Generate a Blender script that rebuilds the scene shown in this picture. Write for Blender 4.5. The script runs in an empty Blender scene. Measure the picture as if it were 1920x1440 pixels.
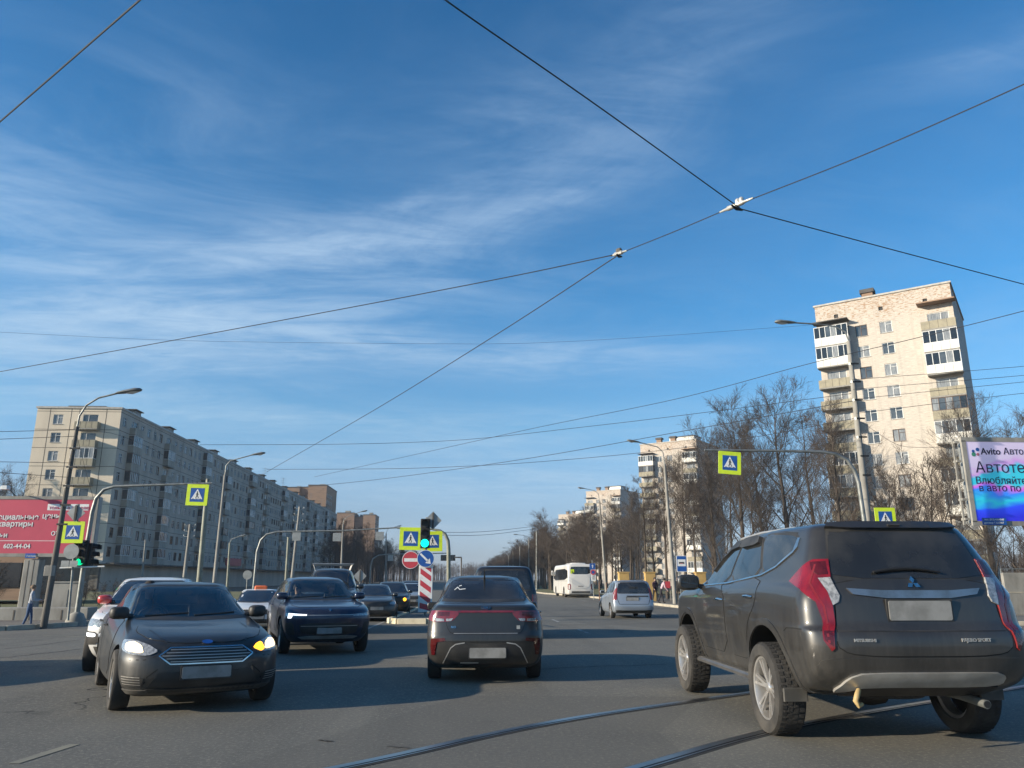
import bpy, bmesh, math, random
import numpy as np
from mathutils import Vector, Matrix
from mathutils.bvhtree import BVHTree
from mathutils.geometry import delaunay_2d_cdt
R = math.radians
scene = bpy.context.scene
COL = scene.collection

# ---------------------------------------------------------------- camera
F_PX = 1442.0
PITCH = math.atan(365 / F_PX)
YAW = R(3.27)
EYE = Vector((0, 0, 1.45))
cam_data = bpy.data.cameras.new('camera')
cam_data.sensor_width = 36
cam_data.lens = 36 * F_PX / 1920
cam_data.clip_start = 0.05
cam_data.clip_end = 6000
cam = bpy.data.objects.new('camera', cam_data)
COL.objects.link(cam)
cam.location = EYE
cam.rotation_euler = (R(90) + PITCH, 0, -YAW)
scene.camera = cam

# ---------------------------------------------------------------- light
SUN_EL, SUN_HEAD = R(16.5), R(-106)            # heading clockwise from the road direction (+Y)
sun_dir = Vector((math.sin(SUN_HEAD) * math.cos(SUN_EL), math.cos(SUN_HEAD) * math.cos(SUN_EL), math.sin(SUN_EL)))
sd = bpy.data.lights.new('sun', 'SUN')
sd.energy = 4.3
sd.angle = R(0.5)
sd.color = (1.0, 0.87, 0.69)
sun = bpy.data.objects.new('sun', sd)
COL.objects.link(sun)
sun.rotation_euler = sun_dir.to_track_quat('Z', 'Y').to_euler()
scene.view_settings.view_transform = 'Standard'
scene.view_settings.look = 'None'
scene.view_settings.gamma = 1
scene.view_settings.exposure = 0.95
scene.cycles.max_bounces = 6
scene.cycles.transparent_max_bounces = 6
scene.cycles.use_denoising = True

# view rays, used to turn a measured bearing into a point of the place
FW = Vector((math.sin(YAW) * math.cos(PITCH), math.cos(YAW) * math.cos(PITCH), math.sin(PITCH)))
RT = Vector((math.cos(YAW), -math.sin(YAW), 0))
UP = RT.cross(FW)
def ray(px, py): return FW + RT * ((px - 960) / F_PX) - UP * ((py - 720) / F_PX)
def GZ(y):
    """the road dips gently ahead and levels out again"""
    return 0.0 if y < 9 else (-.01 * (y - 9) if y < 40 else -.31)
def level_at(px, py, z):
    d = ray(px, py); return EYE + d * ((z - EYE.z) / d.z)
def ground_at(px, py, h=0.0):
    z = h
    for _ in range(60):
        p = level_at(px, py, z); z = .5 * z + .5 * (GZ(p.y) + h)
    return p
def at_y(px, py, y):
    d = ray(px, py); return EYE + d * (y / d.y)
def at_x(px, py, x):
    d = ray(px, py); return EYE + d * (x / d.x)

# ---------------------------------------------------------------- sky
world = bpy.data.worlds.new('World')
scene.world = world
world.use_nodes = True
nt = world.node_tree
nt.nodes.clear()
class NG:
    """short hand for building node trees"""
    def __init__(s, nt): s.nt = nt
    def n(s, t, ins=None, **at):
        nd = s.nt.nodes.new('ShaderNode' + t)
        for k, v in at.items(): setattr(nd, k, v)
        for k, v in (ins or {}).items():
            sk = nd.inputs[k]
            if isinstance(v, bpy.types.NodeSocket): s.nt.links.new(v, sk)
            else: sk.default_value = v
        return nd
    def m(s, op, a, b=0.0, c=0.0, clamp=False):
        return s.n('Math', {0: a, 1: b, 2: c}, operation=op, use_clamp=clamp).outputs[0]
    def vm(s, op, a, b=(0, 0, 0)):
        return s.n('VectorMath', {0: a, 1: b}, operation=op).outputs[0]
    def noise(s, vec, scale, detail=4, rough=.55, dist=0.0):
        return s.n('TexNoise', {'Vector': vec, 'Scale': scale, 'Detail': detail, 'Roughness': rough, 'Distortion': dist}).outputs[0]
    def ramp(s, f, lo, hi, a=0.0, b=1.0):
        return s.n('MapRange', {0: f, 1: lo, 2: hi, 3: a, 4: b}, interpolation_type='SMOOTHSTEP').outputs[0]
    def mix(s, f, a, b, blend='MIX'):
        nd = s.n('Mix', {0: f, 6: a, 7: b}, data_type='RGBA', blend_type=blend)
        return nd.outputs[2]
    def link(s, a, b): s.nt.links.new(a, b)
w = NG(nt)
sky = w.n('TexSky', sky_type='NISHITA', sun_disc=False, sun_elevation=SUN_EL, sun_rotation=SUN_HEAD, altitude=0, air_density=1.0, dust_density=0.6, ozone_density=3.0)
gen = w.n('TexCoord').outputs['Generated']
sep = w.n('SeparateXYZ', {0: gen})
dx, dy, dz = sep.outputs
az = w.m('ARCTAN2', dx, dy)
el = w.m('ARCSINE', dz)
# thin cirrus sheet: noise on a plane high above, drawn out along the wind
den = w.m('ADD', w.m('MAXIMUM', dz, 0.0), 0.06)
px_ = w.m('DIVIDE', dx, den); py_ = w.m('DIVIDE', dy, den)
pl = w.n('CombineXYZ', {0: px_, 1: py_, 2: 0.0}).outputs[0]
mp = w.n('Mapping', {'Vector': pl, 'Rotation': (0, 0, R(-70)), 'Scale': (0.6, 1.15, 1)}).outputs[0]
mp2 = w.n('Mapping', {'Vector': pl, 'Rotation': (0, 0, R(10)), 'Location': (3.1, 7.7, 0), 'Scale': (0.3, .42, 1)}).outputs[0]
wisp = w.noise(mp, 1.9, 11, .66, 1.2)
fine = w.noise(w.n('Mapping', {'Vector': pl, 'Rotation': (0, 0, R(-70)), 'Scale': (.5, 1.6, 1)}).outputs[0], 5.0, 9, .68, 1.0)
mask = w.noise(mp2, 1.1, 4, .5, .4)
sheet = w.m('MULTIPLY', w.ramp(wisp, .36, .80), w.ramp(mask, .36, .70))
dens = w.m('MULTIPLY', w.m('MULTIPLY', sheet, .34), w.ramp(el, .45, .68, 1, .35))
# the larger streaks of the day, each at its own bearing and height
def streak(px, py, rx, ry, ang, amp, tex=.7):
    global dens
    d = ray(px, py).normalized()
    a0, e0 = math.atan2(d.x, d.y), math.asin(d.z)
    u = w.m('MULTIPLY', w.m('SUBTRACT', az, a0), math.cos(e0)); v = w.m('SUBTRACT', el, e0)
    c, s = math.cos(R(ang)), math.sin(R(ang))
    p = w.m('DIVIDE', w.m('ADD', w.m('MULTIPLY', u, c), w.m('MULTIPLY', v, s)), rx / F_PX)
    q = w.m('DIVIDE', w.m('SUBTRACT', w.m('MULTIPLY', v, c), w.m('MULTIPLY', u, s)), ry / F_PX)
    r2 = w.m('ADD', w.m('MULTIPLY', p, p), w.m('MULTIPLY', q, q))
    g = w.m('EXPONENT', w.m('MULTIPLY', r2, -1.0))
    t = w.m('ADD', w.m('MULTIPLY', w.ramp(wisp, .28, .76), tex), 1 - tex)
    t = w.m('MULTIPLY', t, w.m('ADD', w.m('MULTIPLY', w.ramp(fine, .3, .7), .75), .45))
    dens = w.m('ADD', dens, w.m('MULTIPLY', w.m('MULTIPLY', g, t), amp))
for s_ in [(310, 645, 440, 66, 9, .95), (800, 662, 420, 36, -3, .75), (600, 468, 300, 42, 12, .8), (90, 470, 260, 110, -30, .48),
           (250, 560, 320, 66, 20, .58), (775, 376, 70, 15, 26, .42, 1.0), (1035, 376, 120, 16, 10, .36, 1.0), (960, 300, 420, 130, 25, .22), (1180, 200, 420, 110, 28, .16),
           (1850, 100, 160, 34, -6, .2, 1.0), (700, 790, 700, 22, 2, .34), (900, 880, 900, 30, 0, .40), (850, 930, 800, 22, 1, .38), (400, 770, 300, 20, -4, .32),
           (900, 830, 500, 14, 3, .3), (1180, 660, 260, 20, -6, .22), (620, 560, 260, 40, 14, .26)]:
    streak(*s_)
dens = w.m('MULTIPLY', w.m('SUBTRACT', 1.0, w.m('EXPONENT', w.m('MULTIPLY', dens, -1.25))), .80)
cr = w.n('ValToRGB', {0: w.m('DIVIDE', el, .8)})
e_ = cr.color_ramp
stops_ = ((0.0, (.53, .63, 1.06)), (.10, (.54, .63, .84)), (.24, (.54, .82, .94)), (.42, (.31, .79, 1.0)), (1.0, (.12, .60, .87)))
while len(e_.elements) < len(stops_): e_.elements.new(.5)
for q_, (p_, c_) in zip(e_.elements, stops_): q_.position = p_; q_.color = (*c_, 1)
hsv = w.mix(1.0, sky.outputs[0], cr.outputs[0], 'MULTIPLY')
glow = w.ramp(el, 0.0, .55, 1.0, .0)
cloud_col = w.mix(glow, (3.1, 4.1, 5.2, 1), (2.9, 3.7, 4.4, 1))
skyc = w.mix(dens, hsv, cloud_col)
bg = w.n('Background', {'Color': skyc, 'Strength': .1})
wo = w.n('OutputWorld')
w.link(bg.outputs[0], wo.inputs[0])

# ---------------------------------------------------------------- objects and meshes
def tag(o, label=None, cat=None, group=None, kind=None):
    if label: o['label'] = label
    if cat: o['category'] = cat
    if group: o['group'] = group
    if kind: o['kind'] = kind
    return o
def thing(name, label, cat, loc=(0, 0, 0), rz=0.0, group=None):
    o = bpy.data.objects.new(name, None)
    COL.objects.link(o)
    o.empty_display_size = .2
    o.location = loc
    o.rotation_euler = (0, 0, rz)
    return tag(o, label, cat, group)
def copy_tree(o, parent=None):
    c = o.copy()
    COL.objects.link(c)
    c.parent = parent
    for ch in o.children: copy_tree(ch, c)
    return c
class MB:
    """collects shapes and links them as one mesh object"""
    def __init__(s): s.v = []; s.f = []; s.mi = []; s.mats = []
    def slot(s, m):
        if m not in s.mats: s.mats.append(m)
        return s.mats.index(m)
    def add(s, verts, faces, m):
        o = len(s.v); k = s.slot(m)
        s.v += [tuple(p) for p in verts]
        s.f += [tuple(i + o for i in f) for f in faces]
        s.mi += [k] * len(faces)
        return s
    def box(s, c, d, m, rz=0.0, mat=None):
        x, y, z = d[0] / 2, d[1] / 2, d[2] / 2
        vs = [Vector(p) for p in [(-x, -y, -z), (x, -y, -z), (x, y, -z), (-x, y, -z), (-x, -y, z), (x, -y, z), (x, y, z), (-x, y, z)]]
        M = Matrix.Translation(c) @ (mat if mat is not None else Matrix.Rotation(rz, 4, 'Z'))
        return s.add([M @ p for p in vs], [(0, 3, 2, 1), (4, 5, 6, 7), (0, 1, 5, 4), (1, 2, 6, 5), (2, 3, 7, 6), (3, 0, 4, 7)], m)
    def bbox(s, c, d, m, b=.01, rz=0.0):
        """box with chamfered upright and top edges"""
        x, y, z = d[0] / 2, d[1] / 2, d[2] / 2
        def ring(ix, zz):
            a, e = x - ix, y - ix
            bb = min(b, a * .9, e * .9)
            return [(-a + bb, -e, zz), (a - bb, -e, zz), (a, -e + bb, zz), (a, e - bb, zz), (a - bb, e, zz), (-a + bb, e, zz), (-a, e - bb, zz), (-a, -e + bb, zz)]
        vs = ring(0, -z) + ring(0, z - b) + ring(b, z)
        fs = [tuple(range(7, -1, -1)), tuple(range(16, 24))]
        for r in (0, 8):
            fs += [(r + i, r + (i + 1) % 8, r + 8 + (i + 1) % 8, r + 8 + i) for i in range(8)]
        M = Matrix.Translation(c) @ Matrix.Rotation(rz, 4, 'Z')
        return s.add([M @ Vector(p) for p in vs], fs, m)
    def tube(s, pts, rad, m, n=8, caps=True):
        pts = [Vector(p) for p in pts]
        if not isinstance(rad, (list, tuple)): rad = [rad] * len(pts)
        vs, fs = [], []
        up = Vector((0, 0, 1))
        prev = None
        for i, p in enumerate(pts):
            t = (pts[min(i + 1, len(pts) - 1)] - pts[max(i - 1, 0)]).normalized()
            if prev is None:
                a = t.cross(up)
                if a.length < .05: a = t.cross(Vector((1, 0, 0)))
            else:
                a = prev - t * prev.dot(t)
                if a.length < 1e-6: a = t.orthogonal()
            a.normalize(); prev = a
            b = t.cross(a)
            vs += [p + (a * math.cos(k * 2 * math.pi / n) + b * math.sin(k * 2 * math.pi / n)) * rad[i] for k in range(n)]
        for i in range(len(pts) - 1):
            fs += [(i * n + k, i * n + (k + 1) % n, (i + 1) * n + (k + 1) % n, (i + 1) * n + k) for k in range(n)]
        if caps:
            fs += [tuple(range(n - 1, -1, -1)), tuple(range(len(vs) - n, len(vs)))]
        return s.add(vs, fs, m)
    def lathe(s, prof, m, n=24, axis='Z', c=(0, 0, 0), caps=True):
        """prof: (radius, height) pairs"""
        vs, fs = [], []
        for r, h in prof:
            for k in range(n):
                a = 2 * math.pi * k / n
                p = (r * math.cos(a), r * math.sin(a), h)
                if axis == 'X': p = (h, r * math.cos(a), r * math.sin(a))
                if axis == 'Y': p = (r * math.cos(a), h, r * math.sin(a))
                vs.append((p[0] + c[0], p[1] + c[1], p[2] + c[2]))
        for i in range(len(prof) - 1):
            fs += [(i * n + k, i * n + (k + 1) % n, (i + 1) * n + (k + 1) % n, (i + 1) * n + k) for k in range(n)]
        for i in (0, len(prof) - 1):
            if caps and prof[i][0] > 1e-4: fs.append(tuple(range(i * n, i * n + n)))
        return s.add(vs, fs, m)
    def prism(s, poly, h, m, M=None):
        """2D outline (x, y) pushed along z by h, placed by matrix M"""
        M = M or Matrix()
        n = len(poly)
        a = sum(poly[i][0] * poly[(i + 1) % n][1] - poly[(i + 1) % n][0] * poly[i][1] for i in range(n))
        if a < 0: poly = poly[::-1]
        vs = [M @ Vector((p[0], p[1], 0)) for p in poly] + [M @ Vector((p[0], p[1], h)) for p in poly]
        fs = [tuple(range(n - 1, -1, -1)), tuple(range(n, 2 * n))] + [(i, (i + 1) % n, n + (i + 1) % n, n + i) for i in range(n)]
        return s.add(vs, fs, m)
    def build(s, name, parent=None, smooth=None, loc=None, rz=None):
        me = bpy.data.meshes.new(name)
        me.from_pydata(s.v, [], s.f)
        for m in s.mats: me.materials.append(m)
        if s.mi: me.polygons.foreach_set('material_index', s.mi)
        if smooth:
            me.polygons.foreach_set('use_smooth', [True] * len(me.polygons))
            me.set_sharp_from_angle(angle=R(smooth))
        me.update()
        o = bpy.data.objects.new(name, me)
        COL.objects.link(o)
        if parent: o.parent = parent
        if loc is not None: o.location = loc
        if rz is not None: o.rotation_euler = (0, 0, rz)
        return o
def face_frame(c, nx, ny):
    """matrix whose x axis runs along a wall seen from outside (to its right), y up, z along the outward normal (nx, ny)"""
    n = Vector((nx, ny, 0)).normalized(); u = Vector((0, 0, 1)); r = u.cross(n)
    return Matrix(((r.x, u.x, n.x, c[0]), (r.y, u.y, n.y, c[1]), (r.z, u.z, n.z, c[2]), (0, 0, 0, 1)))
def text_mesh(mb, s, size, m, M, align='LEFT', depth=.006, bold=0.0, squeeze=1.0):
    cu = bpy.data.curves.new('lettering', 'FONT')
    cu.body = s; cu.size = size; cu.align_x = align; cu.extrude = depth; cu.offset = bold * size; cu.resolution_u = 3
    o = bpy.data.objects.new('lettering', cu)
    COL.objects.link(o)
    dg = bpy.context.evaluated_depsgraph_get(); dg.update()
    me = bpy.data.meshes.new_from_object(o.evaluated_get(dg))
    S = Matrix.Diagonal((squeeze, 1, 1, 1))
    mb.add([M @ S @ v.co for v in me.vertices], [tuple(p.vertices) for p in me.polygons], m)
    bpy.data.objects.remove(o); bpy.data.curves.remove(cu); bpy.data.meshes.remove(me)

# ---------------------------------------------------------------- materials
def mat(name, col, rough=.6, metal=0.0, var=.12, scale=3.0, bump=0.0, bscale=40.0, coat=0.0, emit=None, es=0.0, stretch=(1, 1, 1), col2=None, lo=.35, hi=.7, spec=.5, trans=0.0):
    m = bpy.data.materials.new(name)
    m.use_nodes = True
    g = NG(m.node_tree)
    b = m.node_tree.nodes['Principled BSDF']
    co = g.n('TexCoord').outputs['Object']
    v = g.n('Mapping', {'Vector': co, 'Scale': stretch}).outputs[0]
    n1 = g.noise(v, scale, 6, .6)
    c2 = col2 or tuple(max(0, c * (1 - var * 2.2)) for c in col)
    c = g.mix(g.ramp(n1, lo, hi), (*col, 1), (*c2, 1))
    g.link(c, b.inputs['Base Color'])
    b.inputs['Roughness'].default_value = rough
    b.inputs['Metallic'].default_value = metal
    b.inputs['Coat Weight'].default_value = coat
    b.inputs['Coat Roughness'].default_value = .04
    b.inputs['Specular IOR Level'].default_value = spec
    if bump:
        nb = g.noise(co, bscale, 5, .6)
        bp = g.n('Bump', {'Strength': bump, 'Distance': .02, 'Height': nb})
        g.link(bp.outputs[0], b.inputs['Normal'])
    if emit:
        b.inputs['Emission Color'].default_value = (*emit, 1)
        b.inputs['Emission Strength'].default_value = es
    return m
def paint(name, col, dust=.35, metal=.25, rough=.38, dustcol=(.20, .18, .15), top=1.0, coat=.6):
    """car paint with a clear coat, filmed with road dust that thickens towards the sills"""
    m = bpy.data.materials.new(name); m.use_nodes = True
    g = NG(m.node_tree); b = m.node_tree.nodes['Principled BSDF']
    co = g.n('TexCoord').outputs['Object']
    z = g.n('SeparateXYZ', {0: co}).outputs[2]
    n1 = g.noise(g.n('Mapping', {'Vector': co, 'Scale': (1, 1, .35)}).outputs[0], 2.2, 7, .65, .4)
    n2 = g.noise(g.n('Mapping', {'Vector': co, 'Scale': (6, 6, .6)}).outputs[0], 3.5, 5, .6)
    low = g.ramp(z, top, .25, 0, 1)
    d = g.m('MULTIPLY', g.m('ADD', g.m('MULTIPLY', g.ramp(n1, .25, .8), .7), g.m('MULTIPLY', g.ramp(n2, .4, .75), .3)), g.m('ADD', .35, g.m('MULTIPLY', low, 1.1)))
    d = g.m('MULTIPLY', d, dust, clamp=True)
    g.link(g.mix(d, (*col, 1), (*dustcol, 1)), b.inputs['Base Color'])
    g.link(g.m('ADD', rough, g.m('MULTIPLY', d, .5)), b.inputs['Roughness'])
    b.inputs['Metallic'].default_value = metal
    g.link(g.m('SUBTRACT', coat, g.m('MULTIPLY', d, 1.3 * coat), clamp=True), b.inputs['Coat Weight'])
    b.inputs['Coat Roughness'].default_value = .05
    return m
M = {}
M['rubber'] = mat('rubber', (.022, .021, .02), .85, bump=.3, bscale=60, var=.3, col2=(.06, .055, .048))
M['alloy'] = mat('alloy', (.72, .70, .67), .3, .75, col2=(.48, .45, .41))
M['alloy_dark'] = mat('alloy_dark', (.2, .19, .18), .4, .7)
M['glass'] = mat('glass', (.012, .014, .016), .04, 0, spec=.9, col2=(.03, .032, .034))
M['glass_dusty'] = mat('glass_dusty', (.016, .017, .018), .09, 0, spec=.7, col2=(.042, .041, .038), scale=1.6)
M['plastic'] = mat('black plastic', (.02, .02, .02), .55, var=.3, col2=(.045, .042, .038))
M['plastic_dusty'] = mat('dusty plastic', (.05, .048, .043), .7, col2=(.11, .10, .085))
M['seam'] = mat('seam', (.006, .006, .006), .9)
M['dull_chrome'] = mat('dusty chrome', (.42, .42, .42), .34, .9, col2=(.30, .29, .27), scale=6)
M['chrome'] = mat('chrome', (.72, .72, .72), .14, 1.0, col2=(.5, .5, .5))
M['silver'] = mat('silver paint', (.50, .49, .46), .42, .55, col2=(.36, .34, .31))
M['redlamp'] = mat('red lamp lens', (.19, .006, .007), .16, coat=.6, col2=(.11, .004, .005), scale=9, spec=.8)
M['redlamp_deep'] = mat('deep red lamp lens', (.075, .006, .007), .2, coat=.5, col2=(.05, .004, .005), scale=14)
M['redlamp_dull'] = mat('dusty red lamp lens', (.20, .012, .014), .3, coat=.4, col2=(.14, .010, .012), scale=6)
M['clearlamp'] = mat('clear lamp lens', (.42, .42, .41), .1, .2, coat=1.0, col2=(.16, .16, .16), scale=30, spec=.8)
M['lamp_on'] = mat('lit headlamp', (.9, .8, .6), .2, emit=(1, .76, .40), es=1.0)
M['lamp_white'] = mat('daytime lamp', (.9, .9, .9), .2, emit=(.9, .95, 1), es=1.1)
M['amber'] = mat('lit indicator', (.9, .4, .02), .2, emit=(1, .42, .02), es=2.0)
M['plate'] = mat('number plate', (.26, .26, .25), .6, col2=(.17, .17, .16), scale=5)
M['white'] = mat('white paint', (.72, .72, .70), .4, col2=(.55, .54, .51))
M['concrete'] = mat('concrete', (.30, .29, .26), .9, bump=.3, bscale=30, col2=(.19, .18, .16), scale=1.6, stretch=(1, 1, .4))
M['concrete_dark'] = mat('dark concrete', (.13, .12, .105), .9, bump=.3, bscale=30, col2=(.055, .05, .045), scale=1.4, stretch=(1, 1, .3))
M['steel'] = mat('galvanised steel', (.26, .27, .26), .5, .5, col2=(.15, .16, .15), scale=4)
M['steel_green'] = mat('greenish painted steel', (.25, .26, .20), .6, .1, col2=(.15, .15, .12), scale=2)
M['signback'] = mat('grey sign back', (.33, .34, .33), .5, .4, col2=(.25, .26, .25), scale=3)
M['yellow'] = mat('fluorescent yellow', (.62, .80, .03), .5, col2=(.55, .68, .03), scale=8)
M['blue'] = mat('sign blue', (.012, .09, .34), .45, col2=(.01, .07, .27), scale=8)
M['signwhite'] = mat('sign white', (.75, .76, .74), .45, col2=(.64, .65, .63), scale=8)
M['signred'] = mat('sign red', (.52, .05, .07), .45, col2=(.42, .05, .06), scale=8)
M['black'] = mat('black', (.012, .012, .012), .6)
M['green_lamp'] = mat('lit green signal', (.02, .8, .6), .3, emit=(.0, 1.0, .62), es=1.6)
M['green_lamp2'] = mat('lit green signal far', (.02, .6, .3), .3, emit=(.0, .75, .3), es=.8)
M['wire'] = mat('wire', (.03, .032, .038), .6)
M['bark'] = mat('bark', (.085, .066, .05), .95, bump=.6, bscale=14, col2=(.04, .032, .026), scale=3, stretch=(1, 1, .25))
M['twig'] = mat('twigs', (.066, .050, .040), .95, col2=(.05, .038, .03), scale=1.2)
M['wireclamp'] = mat('galvanised clamp', (.66, .64, .58), .4, .5, col2=(.42, .40, .36), scale=20)

M['interior'] = mat('dark cabin lining', (.05, .05, .048), .9, col2=(.07, .068, .062))
M['seatcloth'] = mat('grey seat cloth', (.09, .09, .092), .95, col2=(.03, .03, .032))
def clear_glass():
    m = bpy.data.materials.new('clear car glass'); m.use_nodes = True; g = NG(m.node_tree)
    m.node_tree.nodes.remove(m.node_tree.nodes['Principled BSDF'])
    co = g.n('TexCoord').outputs['Object']
    dirt = g.ramp(g.noise(co, 3.0, 6, .65), .4, .8, 0, .10)
    tr = g.n('BsdfTransparent', {'Color': (.78, .83, .81, 1)}); gl = g.n('BsdfGlossy', {'Color': (1, 1, 1, 1), 'Roughness': .03}); df = g.n('BsdfDiffuse', {'Color': (.28, .26, .23, 1)})
    fr = g.m('ADD', g.n('Fresnel', {'IOR': 1.5}).outputs[0], .02, clamp=True)
    a = g.n('MixShader', {0: dirt, 1: tr.outputs[0], 2: df.outputs[0]}); b = g.n('MixShader', {0: fr, 1: a.outputs[0], 2: gl.outputs[0]})
    g.link(b.outputs[0], m.node_tree.nodes['Material Output'].inputs['Surface'])
    return m
M['clear'] = clear_glass()

# ---------------------------------------------------------------- vehicles
def pchip(Y, sub):
    """shape keeping spline through the rows of Y"""
    Y = np.array(Y, float); n = len(Y)
    d = np.diff(Y, axis=0)
    m = np.zeros_like(Y)
    for i in range(1, n - 1):
        a, b = d[i - 1], d[i]
        ok = a * b > 0
        m[i] = np.where(ok, 2 * a * b / np.where(ok, a + b, 1), 0)
    m[0] = d[0]; m[-1] = d[-1]
    out = []
    for i in range(n - 1):
        for k in range(sub):
            t = k / sub
            out.append((2 * t**3 - 3 * t**2 + 1) * Y[i] + (t**3 - 2 * t**2 + t) * m[i] + (-2 * t**3 + 3 * t**2) * Y[i + 1] + (t**3 - t**2) * m[i + 1])
    out.append(Y[-1])
    return np.array(out)
def hull(keys, ef=2.7, er=3.2, sub=6, nq=12, ns=22):
    """car hull as a stack of level outlines; key row: z, front y, rear y, half width front / middle / rear, rounding depth front / rear"""
    K = pchip(keys, sub)
    rings = []
    for z, yf, yr, wf, wm, wr, bf, br in K:
        half = []
        for k in range(nq):
            a = math.pi / 2 * k / nq
            half.append((wf * math.sin(a) ** (2 / ef), yf - bf + bf * math.cos(a) ** (2 / ef)))
        y0, y1 = yf - bf, yr + br
        for k in range(ns + 1):
            t = k / ns
            half.append(((1 - t) * wf + t * wr + 4 * t * (1 - t) * (wm - (wf + wr) / 2), y0 + (y1 - y0) * t))
        for k in range(nq - 1, -1, -1):
            a = math.pi / 2 * k / nq
            half.append((wr * math.sin(a) ** (2 / er), yr + br - br * math.cos(a) ** (2 / er)))
        full = half + [(-x, y) for x, y in half[-2:0:-1]]
        rings.append([(x, y, z) for x, y in full])
    n = len(rings[0])
    vs = [p for r in rings for p in r]
    fs = []
    for i in range(len(rings) - 1):
        fs += [(i * n + k, (i + 1) * n + k, (i + 1) * n + (k + 1) % n, i * n + (k + 1) % n) for k in range(n)]
    for i, flip in ((0, False), (len(rings) - 1, True)):
        c = len(vs)
        vs.append((0, sum(p[1] for p in rings[i]) / n, rings[i][0][2]))
        for k in range(n):
            f = (i * n + k, i * n + (k + 1) % n, c)
            fs.append(f[::-1] if flip else f)
    return vs, fs
def chaikin(P, it):
    for _ in range(it):
        Q = []
        for i in range(len(P)):
            a, b = np.array(P[i], float), np.array(P[(i + 1) % len(P)], float)
            Q += [tuple(a * .82 + b * .18), tuple(a * .18 + b * .82)]
        P = Q
    return P
class Car:
    def __init__(s, name, label, cat, loc, rz, keys, paintm, k=(1, 1, 1), group=None, ef=2.7, er=3.2, wheels=None, sub=6, cabin=None):
        s.k = k
        keys = [(r[0] * k[2], r[1] * k[1], r[2] * k[1], r[3] * k[0], r[4] * k[0], r[5] * k[0], r[6] * k[1], r[7] * k[1]) for r in keys]
        s.root = thing(name, label, cat, loc, rz, group)
        s.root.matrix_basis = Matrix.Translation((loc[0], loc[1], GZ(loc[1]))) @ Matrix.Rotation(-.01 if loc[1] > 11 and loc[1] < 40 else 0, 4, 'X') @ Matrix.Rotation(rz, 4, 'Z')
        s.keys = keys; s.pm = paintm
        vs, fs = hull(keys, ef, er, sub)
        s.bvh = BVHTree.FromPolygons([Vector(v) for v in vs], fs)
        s.topz = max(r[0] for r in keys)
        s.ay = (min(r[2] for r in keys)) + 1.0
        s.body = MB()
        me = bpy.data.meshes.new('hull'); me.from_pydata(vs, [], fs); me.materials.append(paintm); me.materials.append(M['seam'])
        o = bpy.data.objects.new('hull', me); COL.objects.link(o)
        s.wheels = wheels or []
        me.materials.append(M['interior'])
        cutters = []
        def cutter(cb):
            c = cb.build('cutter')
            bm = bmesh.new(); bm.from_mesh(c.data); bmesh.ops.recalc_face_normals(bm, faces=bm.faces); bm.to_mesh(c.data); bm.free()
            md = o.modifiers.new('cut', 'BOOLEAN'); md.object = c; md.operation = 'DIFFERENCE'; md.solver = 'EXACT'
            cutters.append(c)
        def fresh():
            cb = MB(); cb.slot(paintm); cb.slot(M['seam']); cb.slot(M['interior']); return cb
        if s.wheels:
            cb = fresh()
            for (wy, wr, wx, ww, clr) in s.wheels:
                for sg in (-1, 1):
                    cb.lathe([(wr + clr, sg * (wx + .5)), (wr + clr, sg * (wx - ww * 1.15))][::1], M['seam'], 40, 'X', (0, wy, wr))
            cutter(cb)
        if cabin:      # hollow cabin behind real glass
            W = WIN[cabin]
            def shrink(P, e=.012):
                cx = sum(p[0] for p in P) / len(P); cz = sum(p[1] for p in P) / len(P)
                return [((p[0] - math.copysign(min(e, abs(p[0] - cx)), p[0] - cx)), (p[1] - math.copysign(min(e, abs(p[1] - cz)), p[1] - cz))) for p in P]
            MF = Matrix(((1, 0, 0, 0), (0, 0, 1, 0), (0, 1, 0, 0), (0, 0, 0, 1)))      # outline x,z pushed along y
            MS = Matrix(((0, 0, 1, 0), (1, 0, 0, 0), (0, 1, 0, 0), (0, 0, 0, 1)))      # outline y,z pushed along x
            for key, y0, ln in (('ws', -1.15, 5.0), ('rg', -4.0, 3.3)):
                cb = fresh(); cb.prism([(p[0] * k[0], p[1] * k[2]) for p in shrink(W[key], .02)], ln * k[1], M['interior'], Matrix.Translation((0, y0 * k[1], 0)) @ MF); cutter(cb)
            for P_ in W['side'][:2]:
                cb = fresh(); cb.prism([(p[0] * k[1], p[1] * k[2]) for p in shrink(P_)], 3.0, M['interior'], Matrix.Translation((-1.5, 0, 0)) @ MS); cutter(cb)
            # the foot well, so that seats and people have room
            cb = fresh(); cb.box((0, -.45 * k[1], .68 * k[2]), (1.22 * k[0], 1.9 * k[1], .86 * k[2]), M['interior']); cutter(cb)
        if cutters:
            dg = bpy.context.evaluated_depsgraph_get(); dg.update()
            me2 = bpy.data.meshes.new_from_object(o.evaluated_get(dg))
            for c in cutters: bpy.data.objects.remove(c)
        else:
            me2 = me.copy()
        ns = [p.material_index for p in me2.polygons]
        V = [tuple(v.co) for v in me2.vertices]
        for mi, mm in ((0, paintm), (1, M['seam']), (2, M['interior'])):
            s.body.slot(mm)
        s.body.v = V; s.body.f = [tuple(p.vertices) for p in me2.polygons]
        s.body.mi = [min(i, 2) for i in ns]
        bpy.data.objects.remove(o); bpy.data.meshes.remove(me2); bpy.data.meshes.remove(me)
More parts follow.
